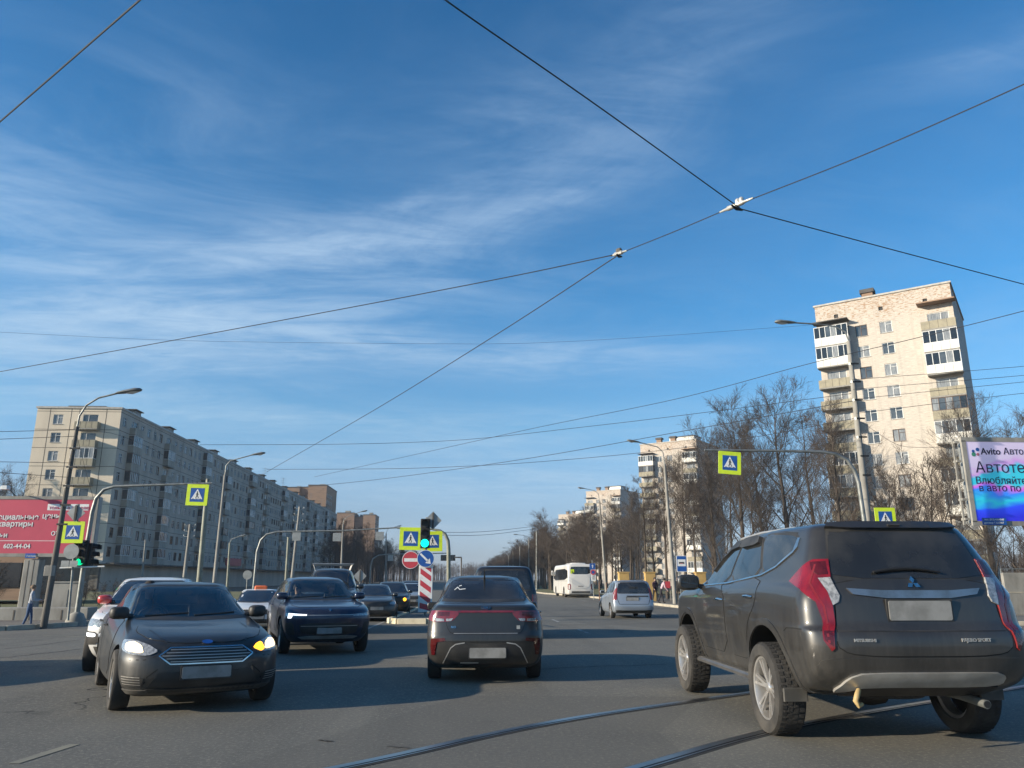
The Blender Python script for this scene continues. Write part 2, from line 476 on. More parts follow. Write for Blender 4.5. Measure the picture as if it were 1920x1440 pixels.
    def cast(s, view, u, v):
        kx, ky, kz = s.k
        if view in ('L', 'R'):
            sg = -1 if view == 'L' else 1
            o, d = Vector((sg * 4, u * ky, v * kz)), Vector((-sg, 0, 0))
        elif view == 'B': o, d = Vector((u * kx, -20, v * kz)), Vector((0, 1, 0))
        elif view == 'F': o, d = Vector((u * kx, 20, v * kz)), Vector((0, -1, 0))
        elif view == 'T': o, d = Vector((u * kx, v * ky, 9)), Vector((0, 0, -1))
        else:  # 'C' round the rear, 'D' round the front: u is a bearing about an upright axis
            ay = s.ay if view == 'C' else -s.ay * 1.0
            sg = -1 if view == 'C' else 1
            dd = Vector((math.sin(u), sg * math.cos(u), 0))
            o, d = Vector((0, ay, v * kz)) + dd * 12, -dd
        h = s.bvh.ray_cast(o, d)
        if h[0] is None:
            nr = s.bvh.find_nearest(o + d * (o.dot(-d) if abs(o.dot(d)) < 30 else 5))
            return nr[0], nr[1], d
        return h[0], h[1], d
    def patch(s, mb, m, view, poly, off=.004, thick=.012, rnd=0, step=.07, rimm=None, mirror=None):
        """a panel that follows the hull: outline drawn in one view and laid on the surface"""
        kx, ky, kz = s.k
        if view == 'S':
            s.patch(mb, m, 'L', poly, off, thick, rnd, step, rimm); s.patch(mb, m, 'R', poly, off, thick, rnd, step, rimm); return
        if view in ('C', 'D') and len(poly[0]) == 3:
            ay = s.ay if view == 'C' else -s.ay
            sg = -1 if view == 'C' else 1
            poly = [(math.atan2(p[0] * kx, sg * (p[1] * ky - ay)), p[2]) for p in poly]
        if mirror: s.patch(mb, m, view, [(-p[0], p[1]) for p in poly][::-1], off, thick, rnd, step, rimm)
        P = chaikin(list(poly), rnd) if rnd else list(poly)
        B = []
        for i in range(len(P)):
            a, b = P[i], P[(i + 1) % len(P)]
            n = max(1, int(math.ceil(math.hypot(b[0] - a[0], b[1] - a[1]) / step)))
            B += [(a[0] + (b[0] - a[0]) * t / n, a[1] + (b[1] - a[1]) * t / n) for t in range(n)]
        nb = len(B)
        xs = [p[0] for p in B]; ys = [p[1] for p in B]
        def inside(x, y):
            c = False; j = nb - 1
            for i in range(nb):
                if (B[i][1] > y) != (B[j][1] > y) and x < (B[j][0] - B[i][0]) * (y - B[i][1]) / (B[j][1] - B[i][1]) + B[i][0]: c = not c
                j = i
            return c
        pts = [Vector(p) for p in B]
        gx = min(xs) + step / 2
        while gx < max(xs):
            gy = min(ys) + step / 2
            while gy < max(ys):
                if inside(gx, gy) and min((gx - p[0]) ** 2 + (gy - p[1]) ** 2 for p in B) > (step * .4) ** 2: pts.append(Vector((gx, gy)))
                gy += step
            gx += step
        vo, _, fo, _, _, _ = delaunay_2d_cdt(pts, [(i, (i + 1) % nb) for i in range(nb)], [list(range(nb))], 1, 1e-5)
        V = []; Dv = []
        for p in vo:
            h, nrm, d = s.cast(view, p[0], p[1])
            if nrm.dot(d) > 0: nrm = -nrm
            V.append(h + (nrm * .65 - d * .35).normalized() * off); Dv.append((nrm * .65 - d * .35).normalized())
        F = []
        for f in fo:
            a, b, c = (V[i] for i in f[:3])
            F.append(tuple(f) if (b - a).cross(c - a).dot(Dv[f[0]]) > 0 else tuple(f)[::-1])
        cnt = {}
        for f in F:
            for i in range(len(f)):
                e = (f[i], f[(i + 1) % len(f)])
                cnt[e] = 1
        rim = [e for e in cnt if (e[1], e[0]) not in cnt]
        mb.add(V, F, m)
        idx = {}
        RV = []; RF = []
        for a, b in rim:
            for q in (a, b):
                if q not in idx:
                    idx[q] = len(RV); RV.append(V[q]); RV.append(V[q] - Dv[q] * (thick + off))
            RF.append((idx[a], idx[a] + 1, idx[b] + 1, idx[b]))
        mb.add(RV, RF, rimm or m)
    def line(s, mb, m, view, P, w=.008, off=.002, closed=False, thick=.004):
        """narrow strip that follows the hull"""
        if view == 'S':
            s.line(mb, m, 'L', P, w, off, closed, thick); s.line(mb, m, 'R', P, w, off, closed, thick); return
        Q = []
        n = len(P)
        for i in range(n if closed else n - 1):
            a, b = P[i], P[(i + 1) % n]
            k = max(1, int(math.hypot(b[0] - a[0], b[1] - a[1]) / .06))
            Q += [(a[0] + (b[0] - a[0]) * t / k, a[1] + (b[1] - a[1]) * t / k) for t in range(k)]
        Q.append(P[0] if closed else P[-1])
        V = []
        for i, q in enumerate(Q):
            a = Q[max(0, i - 1)]; b = Q[min(len(Q) - 1, i + 1)]
            t = Vector((b[0] - a[0], b[1] - a[1]))
            t = t.normalized() if t.length > 1e-9 else Vector((1, 0))
            nn = Vector((-t.y, t.x)) * w / 2
            for sg in (-1, 1):
                h, nrm, d = s.cast(view, q[0] + nn.x * sg, q[1] + nn.y * sg)
                V.append(h + (-d if nrm.dot(-d) > .5 else nrm) * off)
        F = [(2 * i, 2 * i + 1, 2 * i + 3, 2 * i + 2) for i in range(len(Q) - 1)]
        mb.add(V, F, m)
    def part(s, name, m, view, poly, off=.006, thick=.012, rnd=0, step=.07, both=False, parent=None, rimm=None, label=None):
        """one mesh part; both=True makes a second one, mirrored"""
        views = [(view, 1)]
        if view == 'S': views = [('L', 1), ('R', 1)]
        elif both: views = [(view, 1), (view, -1)]
        out = []
        for vw, sg in views:
            mb = MB()
            s.patch(mb, m, vw, poly if sg == 1 else [(-p[0],) + tuple(p[1:]) for p in poly][::-1], off, thick, rnd, step, rimm)
            o = mb.build(name, parent or s.root, 38)
            if label: o['label'] = label
            out.append(o)
        return out
    def door(s, name, poly, handle=None, hm=None, rnd=1):
        """raised panel with a dark gap round it, and its handle"""
        s.line(s.body, M['seam'], 'S', chaikin(poly, rnd), .016, .0015, True)
        ds = s.part(name, s.pm, 'S', poly, .005, .003, rnd, .06)
        if handle:
            for d, sg in zip(ds, (-1, 1)):
                h, nrm, _ = s.cast('L' if sg < 0 else 'R', *handle)
                hb = MB()
                L = .10
                hb.tube([(h.x + sg * .006, h.y - L, h.z), (h.x + sg * .034, h.y - L * .75, h.z + .004), (h.x + sg * .038, h.y, h.z + .006), (h.x + sg * .034, h.y + L * .75, h.z + .004), (h.x + sg * .006, h.y + L, h.z)], [.011, .015, .016, .015, .011], hm or s.pm, 8)
                hb.build('door_handle', d, 40)
        return ds
    def mirror(s, y, z, x, m, size=(.11, .10, .075), glassm=None, arm=.07):
        for sg in (-1, 1):
            x = abs(s.cast('L' if sg < 0 else 'R', y / s.k[1], z / s.k[2])[0].x) - .01
            mb = MB()
            n1, n2 = 16, 10
            vs, fs = [], []
            for j in range(n2 + 1):
                b = -math.pi / 2 + math.pi * j / n2
                for i in range(n1):
                    a = 2 * math.pi * i / n1
                    sp = lambda q, e: math.copysign(abs(q) ** e, q)
                    cx = sp(math.cos(b), .6) * sp(math.cos(a), .6) * size[0]
                    cz = sp(math.cos(b), .6) * sp(math.sin(a), .6) * size[2]
                    cy = sp(math.sin(b), .8) * size[1]
                    if cy < 0: cy *= .35
                    vs.append((sg * (x + size[0] + arm) + cx, y + cy, z + size[2] * .6 + cz))
            for j in range(n2):
                fs += [(j * n1 + i, j * n1 + (i + 1) % n1, (j + 1) * n1 + (i + 1) % n1, (j + 1) * n1 + i) for i in range(n1)]
            mb.add(vs, fs, m)
            h, _, _ = s.cast('L' if sg < 0 else 'R', y / s.k[1], (z) / s.k[2])
            mb.tube([(h.x - sg * .02, y, z), (sg * (x + size[0] + arm - size[0] * .5), y + .02, z + size[2] * .25)], [.035, .026], M['plastic'], 8)
            o = mb.build('wing_mirror', s.root, 50)
            gb = MB()
            gb.prism(chaikin([(-size[0] * .78, -size[2] * .7), (size[0] * .78, -size[2] * .7), (size[0] * .78, size[2] * .7), (-size[0] * .78, size[2] * .7)], 2), .006, glassm or M['chrome'],
                     face_frame((sg * (x + size[0] + arm), y - size[1] * .36, z + size[2] * .6), 0, -1))
            gb.build('mirror_glass', o)
    def finish_body(s):
        return s.body.build('body', s.root, 42)
    def add_wheels(s, spokes=5, rimm=None, double=False, treads=False, rim_r=.66):
        rimm = rimm or M['alloy']
        for (wy, wr, wx, ww, clr) in s.wheels:
            for sg in (-1, 1):
                tb = MB()
                h = ww / 2
                rr = wr * rim_r
                prof = [(rr, -h * .8), (rr + .012, -h * .95), (wr * .88, -h), (wr * .96, -h * .92), (wr, -h * .68), (wr, h * .68), (wr * .96, h * .92), (wr * .88, h), (rr + .012, h * .95), (rr, h * .8)]
                tb.lathe(prof, M['rubber'], 40, 'X', caps=False)
                if treads:
                    for k in range(44):
                        a = 2 * math.pi * k / 44
                        for xx, da in ((-h * .60, 0), (h * .60, .07), (-.2 * h, .05), (.2 * h, .1)):
                            tb.box((xx, (wr + .002) * math.cos(a + da), (wr + .002) * math.sin(a + da)), (h * .30, wr * .085, .004), M['rubber'], mat=Matrix.Rotation(a + da - math.pi / 2, 4, 'X'))
                w_ = tb.build('wheel', s.root, 35, (sg * wx, wy, wr))
                rb = MB()
                out = sg
                rb.lathe([(rr, out * h * .82), (rr * .94, out * h * .78), (rr * .9, out * h * .35), (rr * .9, -out * h * .7), (rr, -out * h * .8)], rimm, 40, 'X', caps=False)
                rb.lathe([(rr * .9, out * h * .05), (0.001, out * h * .05)], M['seam'], 24, 'X', caps=False)
                rb.lathe([(.001, out * h * .62), (rr * .15, out * h * .6), (rr * .2, out * h * .45), (rr * .2, out * h * .1)], rimm, 18, 'X', caps=False)
                for k in range(spokes):
                    a = 2 * math.pi * k / spokes + .2
                    for da in ((-.13, .13) if double else (0,)):
                        a2 = a + da
                        p0 = Vector((out * h * .5, math.cos(a + da * .4) * rr * .14, math.sin(a + da * .4) * rr * .14))
                        p1 = Vector((out * h * .62, math.cos(a2) * rr * .55, math.sin(a2) * rr * .55))
                        p2 = Vector((out * h * .72, math.cos(a2) * rr * .95, math.sin(a2) * rr * .95))
                        wd = rr * (.045 if double else .085)
                        tv = Vector((0, -math.sin(a2), math.cos(a2)))
                        vs = []
                        for p in (p0, p1, p2):
                            vs += [p + tv * wd, p - tv * wd, p - tv * wd * 1.2 - Vector((out * .03, 0, 0)), p + tv * wd * 1.2 - Vector((out * .03, 0, 0))]
                        fs = []
                        for i in (0, 4): fs += [(i + q, i + (q + 1) % 4, i + 4 + (q + 1) % 4, i + 4 + q) for q in range(4)]
                        rb.add(vs, fs, rimm)
                rb.build('rim', w_, 35)
    def arches(s, m, r_in, r_out, off=.02):
        for (wy, wr, wx, ww, clr) in s.wheels:
            P = []
            ky, kz = s.k[1], s.k[2]
            for t in range(25):
                a = R(-8 + 196 * t / 24); P.append(((wy + (wr + r_out) * math.cos(a)) / ky, (wr + (wr + r_out) * math.sin(a)) / kz))
            for t in range(24, -1, -1):
                a = R(-8 + 196 * t / 24); P.append(((wy + (wr + r_in) * math.cos(a)) / ky, (wr + (wr + r_in) * math.sin(a)) / kz))
            s.part('arch_flare', m, 'S', P, off, off + .01, 0, .05)

SEDAN = [(.19, 1.95, -1.95, .66, .76, .68, .30, .25), (.26, 2.10, -2.10, .74, .83, .78, .42, .30), (.42, 2.19, -2.19, .80, .865, .84, .52, .34), (.58, 2.18, -2.20, .815, .87, .85, .55, .34),
         (.70, 2.13, -2.17, .80, .868, .85, .58, .34), (.80, 2.0, -2.15, .77, .86, .84, .58, .32), (.88, 1.66, -2.14, .745, .85, .825, .5, .30), (.95, 1.16, -2.135, .725, .835, .80, .38, .30),
         (1.0, .90, -2.12, .70, .80, .765, .30, .28), (1.045, .78, -2.04, .68, .765, .73, .30, .24), (1.085, .68, -1.74, .655, .735, .69, .30, .30), (1.25, .30, -1.38, .59, .665, .60, .30, .30),
         (1.38, -.02, -1.08, .54, .605, .545, .28, .30), (1.445, -.27, -.84, .47, .53, .47, .25, .26), (1.47, -.46, -.68, .26, .30, .26, .1, .1)]
SUV = [(.40, 2.0, -1.95, .70, .78, .72, .30, .22), (.47, 2.25, -2.18, .80, .84, .83, .40, .24), (.62, 2.37, -2.37, .84, .875, .88, .48, .28), (.80, 2.39, -2.40, .86, .90, .905, .50, .28),
       (.92, 2.39, -2.38, .86, .905, .905, .50, .27), (.97, 2.38, -2.33, .86, .905, .90, .50, .25), (1.08, 2.36, -2.31, .855, .905, .895, .50, .25), (1.16, 2.22, -2.295, .84, .90, .885, .50, .25),
       (1.215, 1.75, -2.28, .82, .89, .87, .42, .25), (1.26, 1.36, -2.265, .79, .87, .85, .34, .25), (1.31, 1.16, -2.245, .765, .84, .825, .30, .24), (1.45, .90, -2.19, .71, .79, .775, .30, .22),
       (1.60, .62, -2.12, .65, .735, .715, .30, .20), (1.70, .42, -2.07, .615, .695, .675, .28, .20), (1.765, .20, -2.03, .57, .655, .635, .26, .22), (1.80, -.05, -1.93, .48, .57, .55, .22, .24), (1.815, -.6, -1.4, .25, .30, .27, .1, .1)]
MPV = [(.22, 1.95, -2.0, .68, .76, .72, .30, .20), (.30, 2.10, -2.15, .75, .83, .82, .40, .20), (.50, 2.20, -2.22, .80, .865, .86, .45, .20), (.66, 2.18, -2.20, .80, .87, .865, .50, .18), (.80, 2.08, -2.15, .78, .87, .86, .50, .16),
       (.92, 1.75, -2.14, .76, .865, .855, .40, .16), (1.02, 1.2, -2.13, .74, .85, .845, .35, .16), (1.08, 1.0, -2.12, .72, .83, .83, .30, .16), (1.35, .55, -2.06, .65, .75, .76, .30, .16), (1.55, .15, -1.99, .60, .69, .70, .25, .16),
       (1.63, -.2, -1.92, .53, .61, .61, .20, .20), (1.66, -.7, -1.5, .30, .35, .35, .10, .10)]
CROSS = [(.25, 1.95, -1.95, .68, .78, .70, .30, .25), (.34, 2.12, -2.12, .76, .86, .82, .42, .30), (.55, 2.25, -2.25, .84, .92, .89, .50, .34), (.75, 2.27, -2.26, .86, .925, .90, .52, .34), (.90, 2.22, -2.22, .84, .92, .89, .54, .33),
         (.98, 2.06, -2.19, .82, .915, .88, .52, .32), (1.05, 1.55, -2.16, .80, .90, .86, .42, .30), (1.10, 1.08, -2.13, .77, .88, .83, .35, .30), (1.16, .90, -2.10, .74, .83, .80, .30, .28), (1.35, .48, -1.95, .66, .75, .70, .30, .28),
         (1.52, .10, -1.75, .60, .67, .62, .28, .28), (1.605, -.2, -1.5, .52, .59, .53, .25, .28), (1.645, -.5, -1.1, .28, .34, .28, .10, .10)]
BUS = [(.30, 5.8, -5.7, 1.1, 1.15, 1.12, .5, .2), (.42, 5.95, -5.9, 1.18, 1.24, 1.22, .55, .25), (.9, 6.0, -6.0, 1.2, 1.25, 1.25, .6, .28), (1.7, 5.98, -5.98, 1.2, 1.25, 1.25, .6, .28), (2.4, 5.75, -5.93, 1.18, 1.24, 1.23, .6, .26), (3.05, 5.35, -5.88, 1.15, 1.23, 1.22, .6, .24),
       (3.34, 5.1, -5.82, 1.1, 1.19, 1.18, .6, .24), (3.46, 4.8, -5.7, .98, 1.06, 1.05, .5, .24), (3.5, 3.8, -4.9, .5, .55, .5, .2, .2)]

WIN = {
 'sedan': dict(ws=[(-.67, 1.02), (0, 1.0), (.67, 1.02), (.63, 1.12), (.535, 1.36), (.42, 1.40), (-.42, 1.40), (-.535, 1.36), (-.63, 1.12)], rg=[(-.655, 1.115), (0, 1.10), (.655, 1.115), (.60, 1.22), (.535, 1.37), (.44, 1.41), (-.44, 1.41), (-.535, 1.37), (-.60, 1.22)],
   side=[[(.46, 1.035), (.02, 1.27), (-.18, 1.365), (-.38, 1.395), (-.38, 1.045)], [(-.45, 1.045), (-.45, 1.397), (-.7, 1.40), (-.95, 1.365), (-1.22, 1.23), (-1.36, 1.10), (-1.28, 1.065)]],
   doors=[[(.80, .34), (.86, .8), (.60, 1.005), (-.40, 1.02), (-.41, .34)], [(-.44, .34), (-.43, 1.02), (-1.32, 1.04), (-1.30, .85), (-1.02, .62), (-.9, .34)]], handles=[(-.28, .90), (-1.15, .92)],
   hood=[(-.60, 1.10), (.60, 1.10), (.66, 1.5), (.56, 1.88), (.3, 2.06), (-.3, 2.06), (-.56, 1.88), (-.66, 1.5)]),
 'mpv': dict(ws=[(-.68, 1.11), (.68, 1.11), (.53, 1.53), (.4, 1.57), (-.4, 1.57), (-.53, 1.53)], rg=[(-.655, 1.10), (.655, 1.10), (.67, 1.2), (.60, 1.50), (.52, 1.55), (-.52, 1.55), (-.60, 1.50), (-.67, 1.2)],
   side=[[(.62, 1.13), (.16, 1.45), (-.02, 1.53), (-.25, 1.56), (-.25, 1.10)], [(-.32, 1.10), (-.32, 1.565), (-1.05, 1.56), (-1.05, 1.12)], [(-1.13, 1.13), (-1.13, 1.555), (-1.75, 1.53), (-1.85, 1.40), (-1.80, 1.15)]],
   doors=[[(.9, .36), (.95, .85), (.72, 1.08), (-.28, 1.08), (-.28, .36)], [(-.31, .36), (-.31, 1.08), (-1.1, 1.1), (-1.1, .75), (-.95, .36)]], handles=[(-.15, .95), (-.95, .95)],
   hood=[(-.60, 1.25), (.60, 1.25), (.66, 1.6), (.5, 1.95), (-.5, 1.95), (-.66, 1.6)]),
 'cross': dict(ws=[(-.70, 1.15), (0, 1.13), (.70, 1.15), (.56, 1.50), (.45, 1.555), (-.45, 1.555), (-.56, 1.50)], rg=[(-.64, 1.20), (.64, 1.20), (.56, 1.48), (.45, 1.54), (-.45, 1.54), (-.56, 1.48)],
   side=[[(.62, 1.16), (.18, 1.42), (-.05, 1.535), (-.28, 1.56), (-.28, 1.165)], [(-.35, 1.165), (-.35, 1.562), (-.8, 1.555), (-1.05, 1.50), (-1.15, 1.20)], [(-1.22, 1.215), (-1.12, 1.48), (-1.4, 1.42), (-1.62, 1.28), (-1.5, 1.235)]],
   doors=[[(.86, .45), (.92, .95), (.70, 1.12), (-.31, 1.14), (-.32, .45)], [(-.34, .45), (-.33, 1.14), (-1.25, 1.17), (-1.22, .95), (-.95, .7), (-.86, .45)]], handles=[(-.2, 1.0), (-1.08, 1.02)],
   hood=[(-.64, 1.35), (.64, 1.35), (.70, 1.7), (.55, 2.05), (-.55, 2.05), (-.70, 1.7)]),
}
def furnish(c, seats=(-.38, .38), wheel=.38):
    """seats, dashboard and steering wheel inside a hollow cabin"""
    kx, ky, kz = c.k
    for x in seats:
        mb = MB(); x *= kx
        mb.bbox((x, -.30 * ky, .50 * kz), (.50, .52, .16), M['seatcloth'], .05)
        mb.box((x, -.60 * ky, .82 * kz), (.48, .13, .62), M['seatcloth'], mat=Matrix.Rotation(R(14), 4, 'X'))
        mb.box((x, -.70 * ky, 1.20 * kz), (.25, .09, .17), M['seatcloth'], mat=Matrix.Rotation(R(10), 4, 'X'))
        mb.build('seat', c.root, 40)
    mb = MB(); mb.bbox((0, .42 * ky, .92 * kz), (1.18 * kx, .30, .14), M['plastic'], .04); mb.build('dashboard', c.root, 40)
    mb = MB(); n = 22; cx, cy, cz = wheel * kx, .16 * ky, .98 * kz
    mb.tube([(cx + .18 * math.cos(2 * math.pi * t / n), cy + .07 * math.sin(2 * math.pi * t / n), cz + .165 * math.sin(2 * math.pi * t / n)) for t in range(n + 1)], .016, M['black'], 6, False)
    mb.tube([(cx - .17, cy, cz), (cx + .17, cy, cz)], .02, M['black'], 6); mb.tube([(cx, cy, cz), (cx, cy + .25, cz - .1)], .04, M['black'], 6)
    mb.build('steering_wheel', c.root, 50)
    mb = MB(); h, n_, d = c.cast('F', 0, (c.topz - .10) / kz); mb.bbox((0, h.y - .10, h.z - .05), (.22, .03, .07), M['black'], .01); mb.build('rear_view_mirror', c.root)
def glaze(c, kind, ws=True, rg=True, doors=True, hood=True, side=True, gm=None, hm=None, sm=None):
    W = WIN[kind]; gm = gm or M['glass_dusty']
    if side:
        for p in W['side']:
            c.line(c.body, M['plastic'], 'S', chaikin(p, 1), .05, .0025, True)
            c.part('side_window', sm or M['glass'], 'S', p, .005, .008, 1, .08)
    if ws:
        c.line(c.body, M['plastic'], 'F', W['ws'], .05, .0025, True)
        c.part('windscreen', gm, 'F', W['ws'], .005, .008, 1, .08)
    if rg:
        c.line(c.body, M['plastic'], 'B', W['rg'], .05, .0025, True)
        c.part('rear_window', gm, 'B', W['rg'], .005, .008, 1, .08)
    if doors:
        for p, h in zip(W['doors'], W['handles']): c.door('door', p, h, hm)
    if hood:
        c.line(c.body, M['seam'], 'T', chaikin(W['hood'], 1), .016, .0015, True)
        c.part('hood', c.pm, 'T', W['hood'], .005, .003, 1, .08)
def surf(c, view, u, v, tilt=True):
    """frame lying on the hull: x to the right seen from outside, y up, z outwards"""
    h, n, d = c.cast(view, u, v)
    if n.dot(d) > 0: n = -n
    if not tilt: n = -d
    r = Vector((0, 0, 1)).cross(n).normalized(); up = n.cross(r)
    o = h
    return Matrix(((r.x, up.x, n.x, o.x), (r.y, up.y, n.y, o.y), (r.z, up.z, n.z, o.z), (0, 0, 0, 1)))
def plate(c, view, u, v, wd=.52, ht=.13, off=.012):
    mb = MB(); Mx = surf(c, view, u, v, False) @ Matrix.Translation((0, 0, off))
    e = .012
    mb.prism([(-wd / 2 + e, -ht / 2), (wd / 2 - e, -ht / 2), (wd / 2, -ht / 2 + e), (wd / 2, ht / 2 - e), (wd / 2 - e, ht / 2), (-wd / 2 + e, ht / 2), (-wd / 2, ht / 2 - e), (-wd / 2, -ht / 2 + e)], .008, M['plate'], Mx)
    mb.prism([(-wd / 2 - .015, -ht / 2 - .015), (wd / 2 + .015, -ht / 2 - .015), (wd / 2 + .015, ht / 2 + .015), (-wd / 2 - .015, ht / 2 + .015)], -.02, M['plastic'], Mx)
    return mb.build('number_plate', c.root)
def face_lamps(c, kz=1.0, lit=None, y0=2.0, z=.74, x=.62, both=True, m=None):
    """plain pair of headlamps with the radiator grille between them"""
    P = [(x + .17, y0 - .38, z + .06), (x + .16, y0 - .30, z - .06), (x - .10, y0 + .02, z - .08), (x - .14, y0 + .02, z - .01), (x, y0 - .16, z + .055)]
    hs = c.part('headlight', m or M['clearlamp'], 'D', P, .008, .015, 1, .05, both=True)
    Q = [(x + .11, y0 - .26, z + .04), (x + .10, y0 - .2, z - .045), (x, y0 - .05, z - .055), (x, y0 - .1, z + .03)]
    if lit:
        for h, sg in zip(hs, (1, -1)):
            mb = MB(); c.patch(mb, lit, 'D', [(sg * q[0], q[1], q[2]) for q in Q][::sg], .014, .01, 1, .04); mb.build('bulb', h, 40)
def wipers(c, z=1.03, w=.5):
    mb = MB()
    for x0, x1, dz in ((-w, -.02, .03), (-.02 + .06, w + .02, .03)):
        pts = []
        for t in range(6):
            h, n, d = c.cast('F', x0 + (x1 - x0) * t / 5, z + dz * (1 - t / 5))
            pts.append(h - d * .02)
        mb.tube(pts, .011, M['black'], 5)
    mb.build('wiper', c.root)

# ---------------------------------------------------------------- ground, roads, kerbs
def asphalt(name, col, col2):
    m = bpy.data.materials.new(name); m.use_nodes = True
    g = NG(m.node_tree); b = m.node_tree.nodes['Principled BSDF']
    co = g.n('TexCoord').outputs['Object']
    grit = g.noise(co, 24, 6, .85); grit2 = g.noise(co, 11, 6, .8)
    big = g.noise(co, .35, 6, .6, .6)
    tracks = g.noise(g.n('Mapping', {'Vector': co, 'Scale': (1.1, .06, 1)}).outputs[0], 1.0, 4, .6)
    c = g.mix(g.ramp(big, .38, .68), (*col, 1), (*col2, 1))
    c = g.mix(g.m('MULTIPLY', g.ramp(tracks, .48, .68), .5), c, (col[0] * .62, col[1] * .63, col[2] * .65, 1))
    c = g.mix(g.ramp(grit, .50, .66), c, (col[0] * 2.0, col[1] * 1.95, col[2] * 1.8, 1))
    c = g.mix(g.ramp(grit2, .58, .78), c, (col[0] * .5, col[1] * .5, col[2] * .5, 1))
    vo = g.n('TexVoronoi', {'Vector': g.vm('ADD', co, g.n('VectorMath', {0: g.n('TexNoise', {'Vector': co, 'Scale': 1.4, 'Detail': 5}).outputs[1], 'Scale': 1.2}, operation='SCALE').outputs[0]), 'Scale': .16}, feature='DISTANCE_TO_EDGE').outputs[0]
    crack = g.m('MULTIPLY', g.ramp(vo, .004, .0015), g.ramp(g.noise(co, .22, 2), .5, .6))
    patch = g.n('TexVoronoi', {'Vector': g.n('Mapping', {'Vector': co, 'Scale': (.16, .07, 1), 'Rotation': (0, 0, .05)}).outputs[0], 'Scale': 1.0}, distance='CHEBYCHEV')
    pv_ = g.n('SeparateColor', {0: patch.outputs['Color']}).outputs[0]
    c = g.mix(g.m('MULTIPLY', g.ramp(pv_, .70, .72), .30), c, (col[0] * .6, col[1] * .6, col[2] * .62, 1))
    oil = g.noise(co, .9, 3, .5)
    c = g.mix(g.m('MULTIPLY', g.ramp(oil, .66, .76), .5), c, (col[0] * .45, col[1] * .45, col[2] * .46, 1))
    c = g.mix(crack, c, (.015, .015, .015, 1))
    g.link(c, b.inputs['Base Color'])
    b.inputs['Roughness'].default_value = .82
    b.inputs['Specular IOR Level'].default_value = .35
    bp = g.n('Bump', {'Strength': .55, 'Distance': .012, 'Height': g.m('ADD', grit, g.m('MULTIPLY', grit2, .6))})
    g.link(bp.outputs[0], b.inputs['Normal'])
    return m
M['asphalt'] = asphalt('asphalt', (.148, .139, .116), (.116, .110, .094))
M['pavement'] = asphalt('pavement asphalt', (.17, .155, .13), (.13, .12, .105))
M['kerb'] = mat('kerb stone', (.42, .38, .30), .9, col2=(.26, .235, .19), scale=2, bump=.3)
M['soil'] = mat('bare earth', (.15, .12, .085), .95, col2=(.085, .07, .048), scale=.5, bump=.8, bscale=3)
M['grass'] = mat('spring grass', (.10, .115, .035), .95, col2=(.16, .13, .06), scale=.35, bump=.8, bscale=6)
M['paintline'] = mat('worn road paint', (.42, .41, .37), .8, col2=(.16, .155, .14), scale=1.6, lo=.3, hi=.6)
M['paintyellow'] = mat('worn yellowish paint', (.24, .22, .16), .8, col2=(.14, .135, .115), scale=1.3, lo=.3, hi=.6)
M['rail'] = mat('polished rail steel', (.30, .30, .30), .3, .9, col2=(.16, .155, .15), scale=1.2)
M['groove'] = mat('rail bed tar', (.045, .043, .04), .9, col2=(.075, .07, .062), scale=3)

def drape(o):
    bm = bmesh.new(); bm.from_mesh(o.data)
    off = o.matrix_basis.translation if o.parent is None else o.parent.location
    for y in (9, 40): bmesh.ops.bisect_plane(bm, geom=bm.verts[:] + bm.edges[:] + bm.faces[:], plane_co=(0, y - off.y, 0), plane_no=(0, 1, 0))
    for v in bm.verts: v.co.z += GZ(v.co.y + off.y)
    bm.to_mesh(o.data); bm.free()
    return o
def sheet(name, poly, z, m, kind='structure'):
    mb = MB(); mb.add([(x, y, z) for x, y in poly], [tuple(range(len(poly)))], m)
    return tag(drape(mb.build(name)), kind=kind)
sheet('ground', [(-800, -120), (800, -120), (800, 1300), (-800, 1300)], -.05, M['soil'])
sheet('road', [(-160, -60), (160, -60), (160, 26.3), (40, 26.35), (25, 27.05), (18.5, 28.15), (15.25, 30.3), (14.05, 34), (13.35, 43), (12.8, 54), (11.95, 73), (10.85, 84), (9.15, 93), (8.65, 104), (8.65, 900), (-13.6, 900), (-13.6, 36), (-13.8, 30.2), (-14.8, 26.9), (-17.5, 25.6), (-160, 25.6)], 0, M['asphalt'])
def pavement(name, poly, h=.12):
    mb = MB(); mb.prism(poly, h + .04, M['pavement'], Matrix.Translation((0, 0, -.04)))
    return tag(drape(mb.build(name)), kind='structure')
pavement('pavement_left', [(-13.8, 36), (-14, 30.3), (-15, 27.1), (-17.6, 25.85), (-160, 25.85), (-160, 39), (-24, 39), (-18.5, 45), (-18.5, 900), (-13.8, 900)])
pavement('pavement_right', [(160, 26.55), (40, 26.6), (25.1, 27.3), (18.7, 28.4), (15.55, 30.5), (14.3, 34.1), (13.6, 43), (13.05, 54), (12.2, 73), (11.1, 84), (13.6, 84), (16, 73), (17.6, 56), (22, 44), (30, 38), (160, 36)])
M['kerb_pale'] = mat('pale limewashed kerb', (.62, .56, .42), .9, col2=(.40, .34, .22), scale=1.5)
